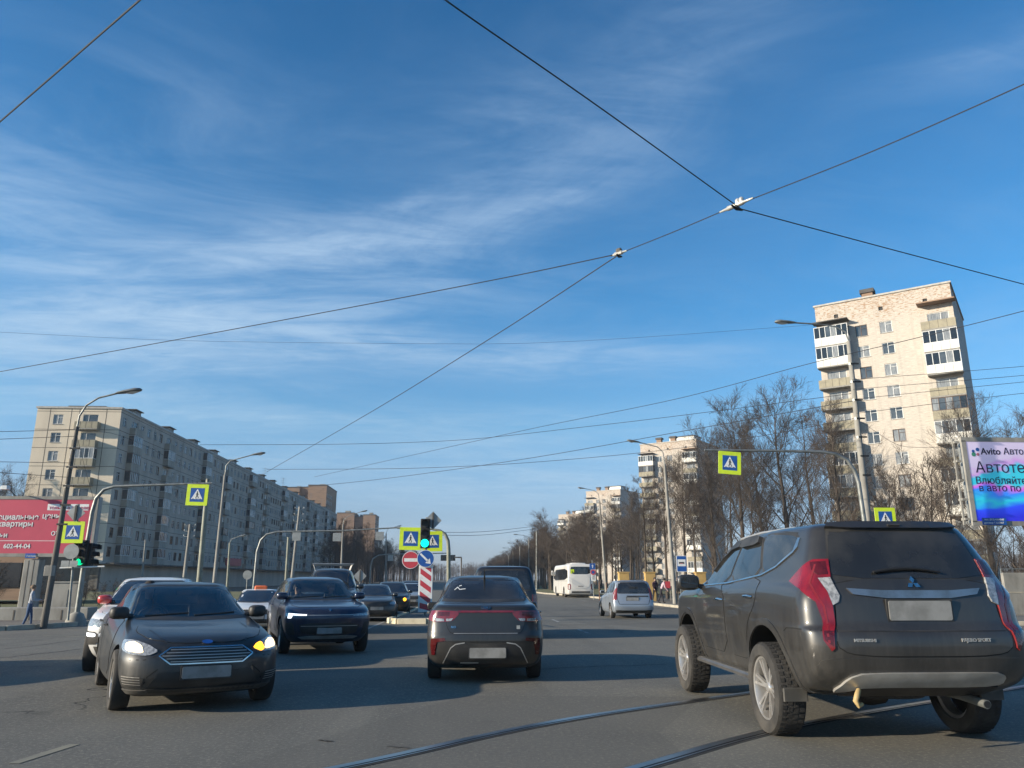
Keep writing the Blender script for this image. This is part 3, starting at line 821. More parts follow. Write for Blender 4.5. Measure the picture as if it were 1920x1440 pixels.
def kerb(name, pts, w=.16, h=.15, km=None):
    mb = MB()
    for (x0, y0), (x1, y1) in zip(pts[:-1], pts[1:]):
        L = math.hypot(x1 - x0, y1 - y0); n = max(1, int(L / 8) if L > 40 else int(L / 1.0))
        for i in range(n):
            t0, t1 = i / n, (i + 1) / n
            a = math.atan2(y1 - y0, x1 - x0)
            mb.bbox((x0 + (x1 - x0) * (t0 + t1) / 2, y0 + (y1 - y0) * (t0 + t1) / 2, h / 2 - .02), (L / n - .008, w, h + .04), km or M['kerb'], .015, a)
    return tag(drape(mb.build(name)), kind='structure')
kerb('kerb_left', [(-13.7, 120), (-13.7, 36), (-13.9, 30.25), (-14.9, 27), (-17.55, 25.73), (-40, 25.73), (-90, 25.73)])
kerb('kerb_right', [(70, 26.45), (40, 26.5), (25, 27.2), (18.6, 28.3), (15.4, 30.4), (14.2, 34), (13.5, 43), (12.95, 54), (12.1, 73), (11.0, 84), (9.3, 93), (8.8, 104), (8.8, 200)])
sheet('grass_left', [(-24, 39), (-160, 39), (-160, 114), (-18.6, 114), (-18.6, 45)], .015, M['grass'])
sheet('grass_right', [(8.95, 104), (9.45, 93.3), (11.1, 84.4), (13.6, 84.4), (16, 90), (36, 90), (36, 500), (8.95, 500)], .06, M['grass'])
# traffic island with its pale kerb
def island(pts, name='traffic_island'):
    mb = MB(); mb.prism(pts, .14, M['pavement']); o = tag(drape(mb.build(name)), kind='structure')
    kerb('kerb_island', pts + [pts[0]], .18, .2, M['kerb_pale'])
island([(-3.0, 31.6), (-2.6, 30.8), (-1.5, 30.7), (-.95, 31.3), (-.8, 33), (-.9, 46), (-1.7, 48), (-2.7, 46)])
# painted lines
mb = MB()
def stripe(x0, y0, x1, y1, w=.12, m=None):
    t = Vector((x1 - x0, y1 - y0)).normalized(); n = Vector((-t.y, t.x)) * w / 2
    mb.add([(x0 + n.x, y0 + n.y, .004), (x0 - n.x, y0 - n.y, .004), (x1 - n.x, y1 - n.y, .004), (x1 + n.x, y1 + n.y, .004)], [(0, 3, 2, 1)], m or M['paintline'])
for x in (3.7, 9.6):
    for k in range(22):
        y = 24 + k * 8.0; stripe(x, y, x, y + 2.6)
for x in (-6.0, -9.3):
    for k in range(16): stripe(x, 26 + k * 8.0, x, 28.6 + k * 8)
stripe(-3.3, 26.5, -3.3, 60); stripe(-13.2, 28.6, -3.3, 27.2, .3)
a = ground_at(25, 1432); b = ground_at(140, 1396); stripe(a.x, a.y, b.x, b.y, .10, M['paintyellow'])
for p, q in (((0, 1197), (100, 1201)), ((0, 1208), (35, 1209)), ((80, 1191), (160, 1195))):
    a = ground_at(*p); b = ground_at(*q); stripe(a.x, a.y, b.x, b.y, .12, M['paintyellow'])
tag(drape(mb.build('road_marking')), kind='structure')
mb = MB()
def seam(P_, w=.07):
    Q = [ground_at(*p) for p in P_]
    for a, b in zip(Q[:-1], Q[1:]): stripe(a.x, a.y, b.x, b.y, w, M['groove'])
rgs = random.Random(9)
for P_ in ([(-60, 1237), (20, 1232), (90, 1224), (165, 1216)], [(-60, 1222), (40, 1214), (150, 1200)], [(598, 1388), (622, 1391)], [(725, 1400), (768, 1403)], [(1010, 1255), (1120, 1250), (1250, 1246)], [(1040, 1172), (1240, 1169)], [(1040, 1144), (1260, 1142)]):  # dark road strips; some are painted in place of cast pole shadows
    Q = []
    for (x0, y0), (x1, y1) in zip(P_[:-1], P_[1:]):
        for t in range(6): Q.append((x0 + (x1 - x0) * t / 6, y0 + (y1 - y0) * t / 6 + rgs.uniform(-.7, .7)))
    Q.append(P_[-1]); seam(Q, rgs.uniform(.03, .07))
tag(drape(mb.build('tar_and_shade_line')), kind='structure')
# tram rails, curving across the junction
def bez(pts, n=10):
    P = pchip([list(p) for p in pts], n); return [(float(a), float(b)) for a, b in P]
def rail(label, pts):
    root = thing('tram_rail', label, 'rail', (pts[0][0], pts[0][1], 0), 0, 'tram rails across the junction')
    P = bez(pts)
    def band(mb, o0, o1, z, m):
        vs = []
        for i, p in enumerate(P):
            a, b = P[max(0, i - 1)], P[min(len(P) - 1, i + 1)]
            t = Vector((b[0] - a[0], b[1] - a[1])).normalized(); n = Vector((-t.y, t.x))
            for o in (o0, o1): vs.append((p[0] + n.x * o - pts[0][0], p[1] + n.y * o - pts[0][1], z))
        mb.add(vs, [(2 * i, 2 * i + 1, 2 * i + 3, 2 * i + 2)[::-1] for i in range(len(P) - 1)], m)
    mb = MB(); band(mb, -.095, .085, .005, M['groove']); drape(mb.build('rail_bed', root))
    mb = MB(); band(mb, -.02, .066, .010, M['rail']); band(mb, -.068, -.046, .010, M['rail']); drape(mb.build('rail_head', root))
rail('shiny tram rail running under the front wheels of the muddy off-road car', [(-9, .8), (-4, 4.2), (-.97, 6.7), (.69, 8.37), (3.7, 10.62), (9, 14.2), (20, 21), (40, 30)])
rail('steel tram rail nearest to us, passing under the rear of the muddy off-road car', [(-7.5, -.8), (-2.4, 3.0), (1.39, 6.57), (2.88, 7.89), (7.82, 11.06), (13, 14.3), (24, 20.6), (42, 28)])

# ---------------------------------------------------------------- buildings
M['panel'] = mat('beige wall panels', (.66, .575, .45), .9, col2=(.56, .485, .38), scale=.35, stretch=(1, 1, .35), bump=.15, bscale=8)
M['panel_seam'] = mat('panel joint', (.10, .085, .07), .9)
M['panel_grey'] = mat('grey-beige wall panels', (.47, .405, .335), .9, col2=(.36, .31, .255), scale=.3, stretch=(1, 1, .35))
M['balc_tan'] = mat('tan balcony panel', (.31, .28, .20), .8, col2=(.22, .20, .15), scale=1.2)
M['balc_white'] = mat('white balcony panel', (.70, .69, .64), .6, col2=(.56, .55, .50), scale=1.2)
M['balc_grey'] = mat('grey balcony panel', (.38, .34, .28), .85, col2=(.29, .26, .215), scale=.8)
M['frame_white'] = mat('white window frame', (.68, .68, .66), .5)
M['frame_brown'] = mat('brown window frame', (.10, .06, .04), .6)
M['pane'] = mat('window pane', (.035, .045, .055), .06, 0, spec=.8, col2=(.07, .08, .09), scale=.8)
M['pane_curtain'] = mat('curtained pane', (.26, .27, .27), .12, 0, spec=.7, col2=(.13, .14, .15), scale=3, stretch=(4, .4, 1))
M['pane_dark'] = mat('dark pane', (.015, .017, .02), .08, 0, spec=.7)
M['roofing'] = mat('roof felt', (.09, .085, .08), .9)
M['capping'] = mat('roof edge metal', (.42, .40, .36), .6, col2=(.3, .28, .25))
M['brownbrick'] = mat('brown brick', (.29, .19, .125), .9, col2=(.22, .145, .10), scale=.5, stretch=(.5, .5, 3), bump=.2, bscale=10)  # the brick's own brown
def pale_brick():
    m = bpy.data.materials.new('pale brick'); m.use_nodes = True
    g = NG(m.node_tree); b = m.node_tree.nodes['Principled BSDF']
    co = g.n('TexCoord').outputs['Object']
    z = g.n('SeparateXYZ', {0: co}).outputs[2]
    cours = g.noise(g.n('Mapping', {'Vector': co, 'Scale': (.9, .9, 9)}).outputs[0], 1.6, 5, .65)
    big = g.noise(co, .22, 4, .6)
    c = g.mix(g.ramp(cours, .38, .68), (.52, .47, .405, 1), (.36, .325, .285, 1))
    c = g.mix(g.m('MULTIPLY', g.ramp(big, .5, .75), .5), c, (.50, .44, .36, 1))
    drip = g.noise(g.n('Mapping', {'Vector': co, 'Scale': (2.2, 2.2, .10)}).outputs[0], 1.0, 5, .6)
    c = g.mix(g.m('MULTIPLY', g.ramp(drip, .5, .72), .38), c, (.27, .245, .215, 1))
    peel = g.noise(g.n('Mapping', {'Vector': co, 'Scale': (1.1, 1.1, 4.0)}).outputs[0], 1.9, 7, .72, .3)
    top = g.m('ADD', g.m('MULTIPLY', g.ramp(z, 29.0, 35.5), .15), g.m('MULTIPLY', g.ramp(g.noise(co, .16, 3), .55, .75), .06))
    c = g.mix(g.ramp(g.m('ADD', peel, top), .66, .71), c, (.30, .19, .115, 1))
    g.link(c, b.inputs['Base Color']); b.inputs['Roughness'].default_value = .9
    g.link(g.n('Bump', {'Strength': .3, 'Distance': .03, 'Height': cours}).outputs[0], b.inputs['Normal'])
    return m
M['palebrick'] = pale_brick()

def wall_with_holes(mb, Mx, x0, x1, y0, y1, holes, m, depth=.16, rm=None):
    """wall sheet in the frame Mx with real window openings and reveals"""
    xs = sorted({x0, x1} | {h[0] for h in holes} | {h[1] for h in holes}); ys = sorted({y0, y1} | {h[2] for h in holes} | {h[3] for h in holes})
    cells = {}
    for h in holes:
        for i, x in enumerate(xs[:-1]):
            if h[0] - 1e-6 <= x < h[1] - 1e-6:
                for j, y in enumerate(ys[:-1]):
                    if h[2] - 1e-6 <= y < h[3] - 1e-6: cells[(i, j)] = 1
    vs, fs, ix = [], [], {}
    def v(i, j):
        if (i, j) not in ix: ix[(i, j)] = len(vs); vs.append(Mx @ Vector((xs[i], ys[j], 0)))
        return ix[(i, j)]
    for i in range(len(xs) - 1):
        for j in range(len(ys) - 1):
            if (i, j) not in cells: fs.append((v(i, j), v(i + 1, j), v(i + 1, j + 1), v(i, j + 1)))
    mb.add(vs, fs, m)
    for a, b, c, d in holes:
        P = [(a, c), (b, c), (b, d), (a, d)]
        V = [Mx @ Vector((p[0], p[1], 0)) for p in P] + [Mx @ Vector((p[0], p[1], -depth)) for p in P]
        mb.add(V, [(k, 4 + k, 4 + (k + 1) % 4, (k + 1) % 4) for k in range(4)], rm or m)
WM = {}
def window_kind(w, h, fm, pm, split):
    """one window seen flat: the pane, with its frame as a child"""
    key = (round(w, 2), round(h, 2), fm, pm, split)
    if key in WM: return WM[key]
    mb = MB(); mb.box((0, 0, -.13), (w, h, .02), M[pm]); pane = mb
    fb = MB(); t = .07
    for x in (-w / 2 + t / 2, w / 2 - t / 2): fb.box((x, 0, -.10), (t, h, .06), M[fm])
    for y in (-h / 2 + t / 2, h / 2 - t / 2): fb.box((0, y, -.10), (w - 2 * t, t, .06), M[fm])
    for s_ in split: fb.box((-w / 2 + w * s_, 0, -.10), (t, h - 2 * t, .055), M[fm])
    if 1.2 < w < 1.7: fb.box((w * .24, h * .22, -.10), (w * .42, .05, .05), M[fm])
    fb.box((0, -h / 2 - .02, .03), (w + .1, .04, .14), M['capping'])
    def to_mesh(b, n):
        me = bpy.data.meshes.new(n); me.from_pydata(b.v, [], b.f)
        for mm in b.mats: me.materials.append(mm)
        me.polygons.foreach_set('material_index', b.mi); return me
    WM[key] = (to_mesh(pane, 'window'), to_mesh(fb, 'window_frame'))
    return WM[key]
def put_window(parent, Mx, k):
    a, b = WM[k]
    o = bpy.data.objects.new('window', a); COL.objects.link(o); o.parent = parent; o.matrix_local = Mx
    f = bpy.data.objects.new('window_frame', b); COL.objects.link(f); f.parent = o
    return o
def add_window_to(mb, Mx, k):
    for me in WM[k]:
        mb.add([Mx @ v.co for v in me.vertices], [tuple(p.vertices) for p in me.polygons if p.material_index == 0], me.materials[0])
        for i in range(1, len(me.materials)):
            mb.add([Mx @ v.co for v in me.vertices], [tuple(p.vertices) for p in me.polygons if p.material_index == i], me.materials[i])
BM = {}
def balcony_kind(w, d, para, glz, frame='frame_white', seed=0):
    key = (w, d, para, glz, frame, seed)
    if key in BM: return BM[key]
    rg = random.Random(seed)
    mb = MB()
    mb.box((0, -.09, d / 2), (w, .16, d), M['concrete'])
    mb.box((0, .5, d - .04), (w - .01, 1.0, .07), M[para])
    for s_ in (-1, 1): mb.box((s_ * (w / 2 - .045), .5, d / 2 - .04), (.07, 1.0, d - .09), M[para])
    for k in range(1, int(w / .8)): mb.box((-w / 2 + w * k / int(w / .8), .5, d - .001), (.03, .98, .02), M['panel_seam'])
    gb = None
    if glz:
        gb = MB()
        n = max(3, int(w / .62))
        for k in range(n + 1): gb.box((-w / 2 + .04 + (w - .08) * k / n, 1.78, d - .05), (.07, 1.5, .07), M[frame])
        for y in (1.04, 2.52): gb.box((0, y, d - .05), (w, .07, .075), M[frame])
        for k in range(n):
            gb.box((-w / 2 + .04 + (w - .08) * (k + .5) / n, 1.78, d - .06), ((w - .08) / n - .07, 1.42, .02), M[rg.choice(['pane', 'pane_curtain', 'pane_curtain', 'pane_dark'])])
        for s_ in (-1, 1):
            gb.box((s_ * (w / 2 - .05), 1.78, d / 2 - .04), (.02, 1.42, d - .12), M['pane'])
            for y in (1.04, 2.52): gb.box((s_ * (w / 2 - .05), y, d / 2 - .06), (.07, .07, d - .1), M[frame])
    BM[key] = (mb, gb)
    return BM[key]
def put_balcony(parent, Mx, k, label=None):
    mb, gb = BM[k]
    if isinstance(mb, MB):
        o = mb.build('balcony'); g_ = gb.build('balcony_glazing') if gb else None
        BM[k] = (o.data, g_.data if g_ else None)
    else:
        o = bpy.data.objects.new('balcony', mb); COL.objects.link(o); g_ = None
        if gb: g_ = bpy.data.objects.new('balcony_glazing', gb); COL.objects.link(g_)
    o.parent = parent; o.matrix_local = Mx
    if g_: g_.parent = o
def stuff_balcony(mb, Mx, k):
    for b in BM[k]:
        if b is None: continue
        if isinstance(b, MB):
            for i, mm in enumerate(b.mats): mb.add([Mx @ Vector(v) for v in b.v], [f for f, q in zip(b.f, b.mi) if q == i], mm)
        else:
            for i, mm in enumerate(b.materials): mb.add([Mx @ v.co for v in b.vertices], [tuple(p.vertices) for p in b.polygons if p.material_index == i], mm)

# -- long panel block on the left: local origin at its near street corner
def long_block():
    rg = random.Random(5)
    ox, oy, H, W, L = -51.6, 115.0, 26.0, 12.1, 196.0
    root = thing('apartment_block', 'long grey-beige panel apartment block with rows of balconies beyond the red billboard', 'building', (ox, oy, 0))
    FE = face_frame((-W, 0, 0), 0, -1)            # end wall: x 0..W
    FS = face_frame((0, 0, 0), 1, 0)              # street side: x 0..L
    fl = [3.75 + 2.72 * f for f in range(8)]      # sill heights base
    wins, eh, sh = [], [], []
    for f, z in enumerate(fl):
        eh.append((2.45, 3.85, z + .75, z + 2.2)); wins.append((FE, 3.15, z + 1.475, 1.4, 1.45, 'frame_white', 'pane_curtain' if f % 2 else 'pane', (.48,)))
        eh.append((6.7, 8.9, z + .15 + .6, z + 2.25)); wins.append((FE, 7.8, z + 1.5, 2.2, 1.5, 'frame_white', 'pane', (.36,)))
    cols, balc = [], []
    y = 1.6; k = 0
    pat = [('w', 2.6), ('b', 4.0), ('w', 2.5), ('w', 2.5), ('w', 2.5), ('w', 2.5), ('b', 4.4), ('w', 2.5), ('w', 2.5), ('w', 2.5), ('w', 2.5), ('w', 2.5)]
    while y < L - 3:
        t, adv = pat[k % len(pat)]
        cols.append((t, y + (0 if t == 'w' else 1.0))); y += adv; k += 1
    for t, yc in cols:
        for f, z in enumerate(fl):
            if t == 'w':
                w_ = 1.35; sh.append((yc - w_ / 2, yc + w_ / 2, z + .75, z + 2.2))
                wins.append((FS, yc, z + 1.475, w_, 1.45, rg.choice(['frame_white', 'frame_white', 'frame_brown']), rg.choice(['pane', 'pane_dark', 'pane_curtain']), (.48,)))
            else:
                sh.append((yc - 1.1, yc + 1.1, z + .1, z + 2.2)); wins.append((FS, yc, z + 1.15, 2.2, 2.1, 'frame_white', 'pane_dark', (.36,)))
                balc.append((FS, yc, z, rg.random() < .58))
    mb = MB()
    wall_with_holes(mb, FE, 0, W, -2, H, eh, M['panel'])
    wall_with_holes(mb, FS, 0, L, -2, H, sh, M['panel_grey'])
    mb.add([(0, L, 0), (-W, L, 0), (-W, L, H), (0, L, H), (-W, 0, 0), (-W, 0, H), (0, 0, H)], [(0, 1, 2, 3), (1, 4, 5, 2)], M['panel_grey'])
    for f in range(9):
        z = 3.6 + 2.72 * f + (.12 if f else 0)
        mb.box(FE @ Vector((W / 2, z, .002)), (W, .012, .07), M['panel_seam']); mb.box(FS @ Vector((L / 2, z, .002)), (.012, L, .08), M['panel_seam'])
    for x in (1.9, 4.95, 6.1, 10.0): mb.box(FE @ Vector((x, H / 2 + 1.8, .003)), (.085, .014, H - 3.7), M['panel_seam'])
    for q in range(1, 30): mb.box(FS @ Vector((q * 6.5, H / 2 + 1.8, .003)), (.014, .06, H - 3.7), M['panel_seam'])
    mb.build('wall', root)
    mb = MB(); mb.box((-W / 2, L / 2, H + .05), (W + .3, L + .3, .28), M['capping']); mb.box((-W / 2, L / 2, H + .20), (W - .5, L - .5, .04), M['roofing'])
    roof = mb.build('roof', root)
    mb = MB(); mb.box((-W * .55, 4.5, H + 1.0), (5.6, 2.4, .12), M['roofing']); mb.box((-W * .55, 4.5, H + .6), (4.4, 1.6, .75), M['concrete_dark']); mb.build('roof_vent', roof)
    for q in range(14):
        yy = 8.5 + q * 13.2 + rg.uniform(-2, 2)
        mb = MB(); mb.box((-2.2, yy, H + .75), (1.5, 2.2, 1.3), M['concrete']); mb.box((-2.2, yy, H + 1.55), (2.1, 3.0, .12), M['roofing']); mb.build('chimney', roof)
    for q in range(5):
        yy = 95 + q * 21; mb = MB(); mb.tube([(-3, yy, H), (-3, yy, H + 4.5)], .05, M['steel'], 5)
        for z in (3.0, 3.6, 4.2): mb.tube([(-3.8, yy, H + z), (-2.2, yy, H + z)], .025, M['steel'], 4)
        mb.build('aerial', roof)
    order = sorted(range(len(wins)), key=lambda i: (wins[i][0] is FS, wins[i][1] if wins[i][0] is FS else 0))
    far = MB()
    for r, i in enumerate(order):
        F, x, y_, w_, h_, fm, pm, sp = wins[i]
        window_kind(w_, h_, fm, pm, sp); k_ = (round(w_, 2), round(h_, 2), fm, pm, sp)
        Mx = F @ Matrix.Translation((x, y_, 0))
        if r < 100: put_window(root, Mx, k_)
        else: add_window_to(far, Mx, k_)
    tag(far.build('windows', root), kind='stuff')
    n = 0; fb = MB()
    for f, z in enumerate(fl):
        g_ = f == 5 or f == 1
        put_balcony(root, FE @ Matrix.Translation((7.75, z, 0)), [balcony_kind(3.3, 1.1, 'balc_tan', g_, seed=f), (3.3, 1.1, 'balc_tan', g_, 'frame_white', f)][1]); n += 1
    for F, x, z, g_ in sorted(balc, key=lambda b: b[1]):
        sd_ = int(x * 7 + z) % 3
        wd = 3.2 if int(x) % 3 else 4.4
        fr = 'frame_white' if rg.random() < .75 else 'frame_brown'
        k_ = (wd, .85, 'balc_grey', g_, fr, sd_)
        if k_ not in BM: balcony_kind(*k_)
        Mx = F @ Matrix.Translation((x, z, 0))
        if n < 98: put_balcony(root, Mx, k_); n += 1
        else: stuff_balcony(fb, Mx, k_)
    tag(fb.build('balconies', root), kind='stuff')
    # shops along the street level
    mb = MB()
    mb.box((-.35, L / 2, 1.8), (.5, L - .02, 3.58), M['concrete_dark'])
    mb.box((.55, L / 2, 3.55), (2.2, L, .22), M['concrete_dark'])
    mb.build('shop_front', root)
    for q in range(24):
        yy = 3.5 + q * 8
        mb = MB()
        for s_ in range(3): mb.box((-.085, yy + s_ * 2.2, 1.75), (.05, 2.05, 2.5), M['pane_dark'])
        mb.box((-.07, yy + 2.2, 3.1), (.06, 6.4, .5), M[['blue', 'plastic', 'concrete', 'signback'][q % 4]])
        mb.build('shop_window', root)
    mb = MB(); mb.bbox((.3, 62, 5.0), (.3, 11, 1.6), M['signred'], .1); mb.build('shop_sign', root)
    mb = MB(); Fs = face_frame((-7.6, -.02, 3.1), 0, -1)
    mb.box((-3.2, -.35, 1.7), (6.3, .6, 3.4), M['concrete_dark']); mb.box((-3.2, -1.0, 3.6), (7.4, 2.2, .2), M['capping']); mb.build('porch', root)
    mb = MB(); text_mesh(mb, 'УДАЛ', 1.15, M['signwhite'], face_frame((-6.0, -.70, 1.2), 0, -1), bold=.02); mb.build('lettering', root)
long_block()

# -- pale brick towers on the right, all turned the same way
TW_RZ = math.atan2(-.61, .79)
def tower(name, label, rtop, H=36.2, wd=15.7, depth=17.0, detail=True, m='palebrick', floors=12, group=None, seed=1):
    p = level_at(rtop[0], rtop[1], H)
    ux = Vector((math.cos(TW_RZ), math.sin(TW_RZ), 0))
    o = p - ux * wd
    rg = random.Random(seed)
    root = thing(name, label, 'building', (o.x, o.y, 0), TW_RZ, group)
    Ff = face_frame((0, 0, 0), 0, -1)
    Fr = face_frame((wd, 0, 0), 1, 0); Fl = face_frame((0, depth, 0), -1, 0); Fb = face_frame((wd, depth, 0), 0, 1)
    holes, W_, B_ = [], [], []
    kinds = [('balc_tan', False, 'frame_white'), ('balc_white', True, 'frame_white'), ('balc_white', True, 'frame_white'), ('balc_tan', False, 'frame_white'), ('balc_tan', True, 'frame_brown'), ('balc_white', True, 'frame_white')]
    for f in range(floors):
        z = H - 4.95 - 2.75 * f
        for x in (5.35, 8.2):
            holes.append((x - .7, x + .7, z, z + 1.5)); W_.append((x, z + .75, 1.4, 1.5, 'frame_brown' if rg.random() < .25 else 'frame_white', rg.choice(['pane', 'pane_curtain', 'pane_curtain']), (.46,)))
        for x, st in ((1.9, 0), (14.0, 1)):
            holes.append((x - 1.15, x + 1.15, z - .65, z + 1.5)); W_.append((x, z + .425, 2.3, 2.15, 'frame_white', 'pane_curtain', (.62,)))
            k = kinds[(f + (1 if st == 0 else 0)) % 6] if detail else kinds[rg.randrange(6)]
            if st == 0 and f > 2: k = ('balc_tan', f in (6, 7), 'frame_white') if f != 3 else ('balc_tan', False, 'frame_white')
            B_.append((x, z - .78, k))
    vents = [(2.3, 2.8), (7.6, 8.1), (12.6, 13.1)]
    for a, b in vents: holes.append((a, b, H - 1.95, H - 1.45))
    mb = MB()
    wall_with_holes(mb, Ff, 0, wd, -2, H, holes, M[m])
    for F, w_ in ((Fr, depth), (Fl, depth), (Fb, wd)): wall_with_holes(mb, F, 0, w_, -2, H, [], M[m])
    for a, b in vents: mb.box(((a + b) / 2, .17, H - 1.7), (b - a, .04, .5), M['black'])
    mb.build('wall', root)
    mb = MB(); mb.box((wd / 2, depth / 2, H + .1), (wd + .3, depth + .3, .22), M['capping']); mb.box((wd / 2, depth / 2, H + .22), (wd - .4, depth - .4, .04), M['roofing'])
    roof = mb.build('roof', root)
    for cx in (6.2,) if detail else (4.5, 8.5): 
        mb = MB(); mb.box((cx, 2.6, H + .9), (1.3, 1.1, 1.3), M['brownbrick']); mb.box((cx, 2.6, H + 1.65), (1.7, 1.5, .5), M['roofing']); mb.build('chimney', roof)
    if not detail:
        mb = MB(); mb.box((wd * .6, depth * .5, H + 1.2), (7, 5, 2.0), M['balc_white']); mb.box((wd * .6, depth * .5, H + 2.3), (7.4, 5.4, .2), M['roofing']); mb.build('lift_room', roof)
    for x, y_, w_, h_, fm, pm, sp in W_:
        window_kind(w_, h_, fm, pm, sp); put_window(root, Ff @ Matrix.Translation((x, y_, 0)), (round(w_, 2), round(h_, 2), fm, pm, sp))
    for x, z, (pa, g_, fr) in B_:
        k_ = (4.1 if x < 5 else 3.7, 1.25, pa, g_, fr, int(z) % 3)
        if k_ not in BM: balcony_kind(*k_)
        put_balcony(root, Ff @ Matrix.Translation((x, z, 0)), k_)
    mb = MB(); mb.box((14.0, -.72, H - 2.35), (4.1, 1.5, .16), M['brownbrick']); mb.box((1.9, -.72, H - 2.55), (4.3, 1.5, .12), M['roofing']); mb.build('balcony_roof', root)
    return root
tower('apartment_tower', 'tall pale brick apartment tower with peeling brick below its roof edge, nearest on the right', (1780, 530), group='pale brick towers on the right')
tower('apartment_tower', 'pale brick apartment tower rising behind bare trees, second from the nearest tower', (1305, 824), detail=False, seed=2, group='pale brick towers on the right')
tower('apartment_tower', 'pale brick apartment tower above the white coach, third from the nearest tower', (1163, 918), detail=False, seed=3, group='pale brick towers on the right')
tower('apartment_tower', 'farthest pale brick apartment tower, only its top showing over the wood', (1093, 963), detail=False, seed=4, group='pale brick towers on the right')

# -- brown blocks far off on the left
def brown_block(label, x0, x1, Y, H, depth, bays):
    root = thing('apartment_house', label, 'building', ((x0 + x1) / 2, Y, 0))
    mb = MB(); hw = (x1 - x0) / 2
    for a, b, dy, hh in bays: mb.box((-hw + (a + b) / 2, depth / 2 + dy, hh / 2), (b - a, depth, hh), M['brownbrick'])
    mb.build('wall', root)
    mb = MB()
    for a, b, dy, hh in bays: mb.box((-hw + (a + b) / 2, depth / 2 + dy, hh + .2), (b - a + .3, depth + .3, .4), M['roofing']); mb.box((-hw + (a + b) / 2, depth / 2 + dy, hh + 1.2), ((b - a) * .3, 3, 1.6), M['concrete'])
    mb.build('roof', root)
    for f in range(int(H / 2.8) - 1):
        z = 2.6 + f * 2.8
        window_kind(1.5, 1.5, 'frame_white', 'pane_dark', (.48,))
        for yy in (2.5, 6, 9.5, 13):
            if yy < depth - 1:
                o = put_window(root, face_frame((hw, yy, z), 1, 0) @ Matrix.Translation((0, 0, .12)), (1.5, 1.5, 'frame_white', 'pane_dark', (.48,)))
    return root
brown_block('brown brick apartment house rising behind the far end of the long panel block', -77.5, -60.5, 335, 40, 26, [(0, 5.5, 0, 39.2), (5.5, 9.2, 2.5, 39.6), (9.2, 17, 0, 40.2)])
brown_block('brown stepped brick house far down the street behind the left trees', -82, -53, 452, 37, 18, [(0, 7, 1, 33), (7, 17, 0, 38), (17, 22, 2.5, 36), (22, 29, .5, 37)])
# small brick pavilion behind the red billboard
root = thing('brick_pavilion', 'low brick pavilion with a dark roof behind the red billboard legs', 'building', (-36, 58, 0))
mb = MB(); mb.box((0, 4, 1.9), (11, 8, 3.8), M['brownbrick']); mb.build('wall', root)
mb = MB(); mb.box((0, 4, 3.95), (12, 9, .35), M['roofing']); mb.build('roof', root)
for x in (-3.4, 0, 3.4):
    mb = MB(); mb.box((x, -.03, 1.7), (2.2, .1, 1.7), M['pane_dark']); mb.build('window', root)
mb = MB(); text_mesh(mb, 'SEP', 1.0, M['signwhite'], face_frame((-1.6, -.05, 2.75), 0, -1), bold=.02); mb.build('lettering', root)

# the day's light haze: one closed box of thin air round the whole place
mb = MB(); mb.box((0, 590, 29), (1580, 1400, 78), None)
mb.mats = []; mb.mi = []
hz = bpy.data.materials.new('haze'); hz.use_nodes = True
hn = hz.node_tree; hn.nodes.remove(hn.nodes['Principled BSDF'])
pv = hn.nodes.new('ShaderNodeVolumePrincipled'); pv.inputs['Color'].default_value = (.86, .92, 1, 1); pv.inputs['Density'].default_value = .00024; pv.inputs['Anisotropy'].default_value = .1
hn.links.new(pv.outputs[0], hn.nodes['Material Output'].inputs['Volume'])
o = mb.build('haze'); o.data.materials.append(hz); tag(o, 'thin pale haze lying over the whole street', kind='stuff')

# ---- the grey-brown off-road car close by on the right
P_BROWN = paint('grey brown paint', (.030, .029, .028), dust=.48, metal=.3, rough=.34, dustcol=(.135, .125, .108), top=1.4, coat=.85)
KS = (1.11, 1.06, 1.09)
WS = [(-1.32 * 1.06, .42, .935, .28, .165), (1.48 * 1.06, .42, .935, .28, .15)]
suv = Car('off_road_car', 'large muddy dark grey-brown off-road car with tall red tail lights, seen from behind', 'car', (3.98, 9.25, 0), R(-.5), SUV, P_BROWN, KS, wheels=WS, group='cars in traffic on the road')
c = suv
c.part('windscreen', M['glass'], 'F', [(-.72, 1.31), (.72, 1.31), (.57, 1.70), (-.57, 1.70)], .005, .008, 1, .1)
c.line(c.body, M['plastic'], 'B', [(-.625, 1.335), (.625, 1.335), (.61, 1.5), (.545, 1.735), (-.545, 1.735), (-.61, 1.5)], .03, .003, True)
c.part('rear_window', M['glass_dusty'], 'B', [(-.625, 1.335), (.625, 1.335), (.61, 1.5), (.545, 1.735), (-.545, 1.735), (-.61, 1.5)], .007, .01, 1, .06)
TG = [(-.655, 1.325), (-.65, 1.1), (-.675, .95), (-.70, .82), (-.62, .765), (-.4, .745), (.4, .745), (.62, .765), (.70, .82), (.675, .95), (.65, 1.1), (.655, 1.325)]
c.line(c.body, M['seam'], 'B', chaikin(TG, 1), .018, .0015, True)
tg = c.part('tailgate', P_BROWN, 'B', TG, .006, .004, 1, .05)[0]
mb = MB()
c.line(mb, M['plastic'], 'B', [(-.68, .932), (.68, .932)], .007, .0085)
mb.build('crease', tg)
c.part('spoiler', P_BROWN, 'B', [(-.57, 1.742), (.57, 1.742), (.52, 1.785), (-.52, 1.785)], .045, .06, 1, .06)
c.part('brake_light', M['plastic'], 'B', [(-.05, 1.755), (.05, 1.755), (.05, 1.765), (-.05, 1.765)], .052, .02, 0, .05)
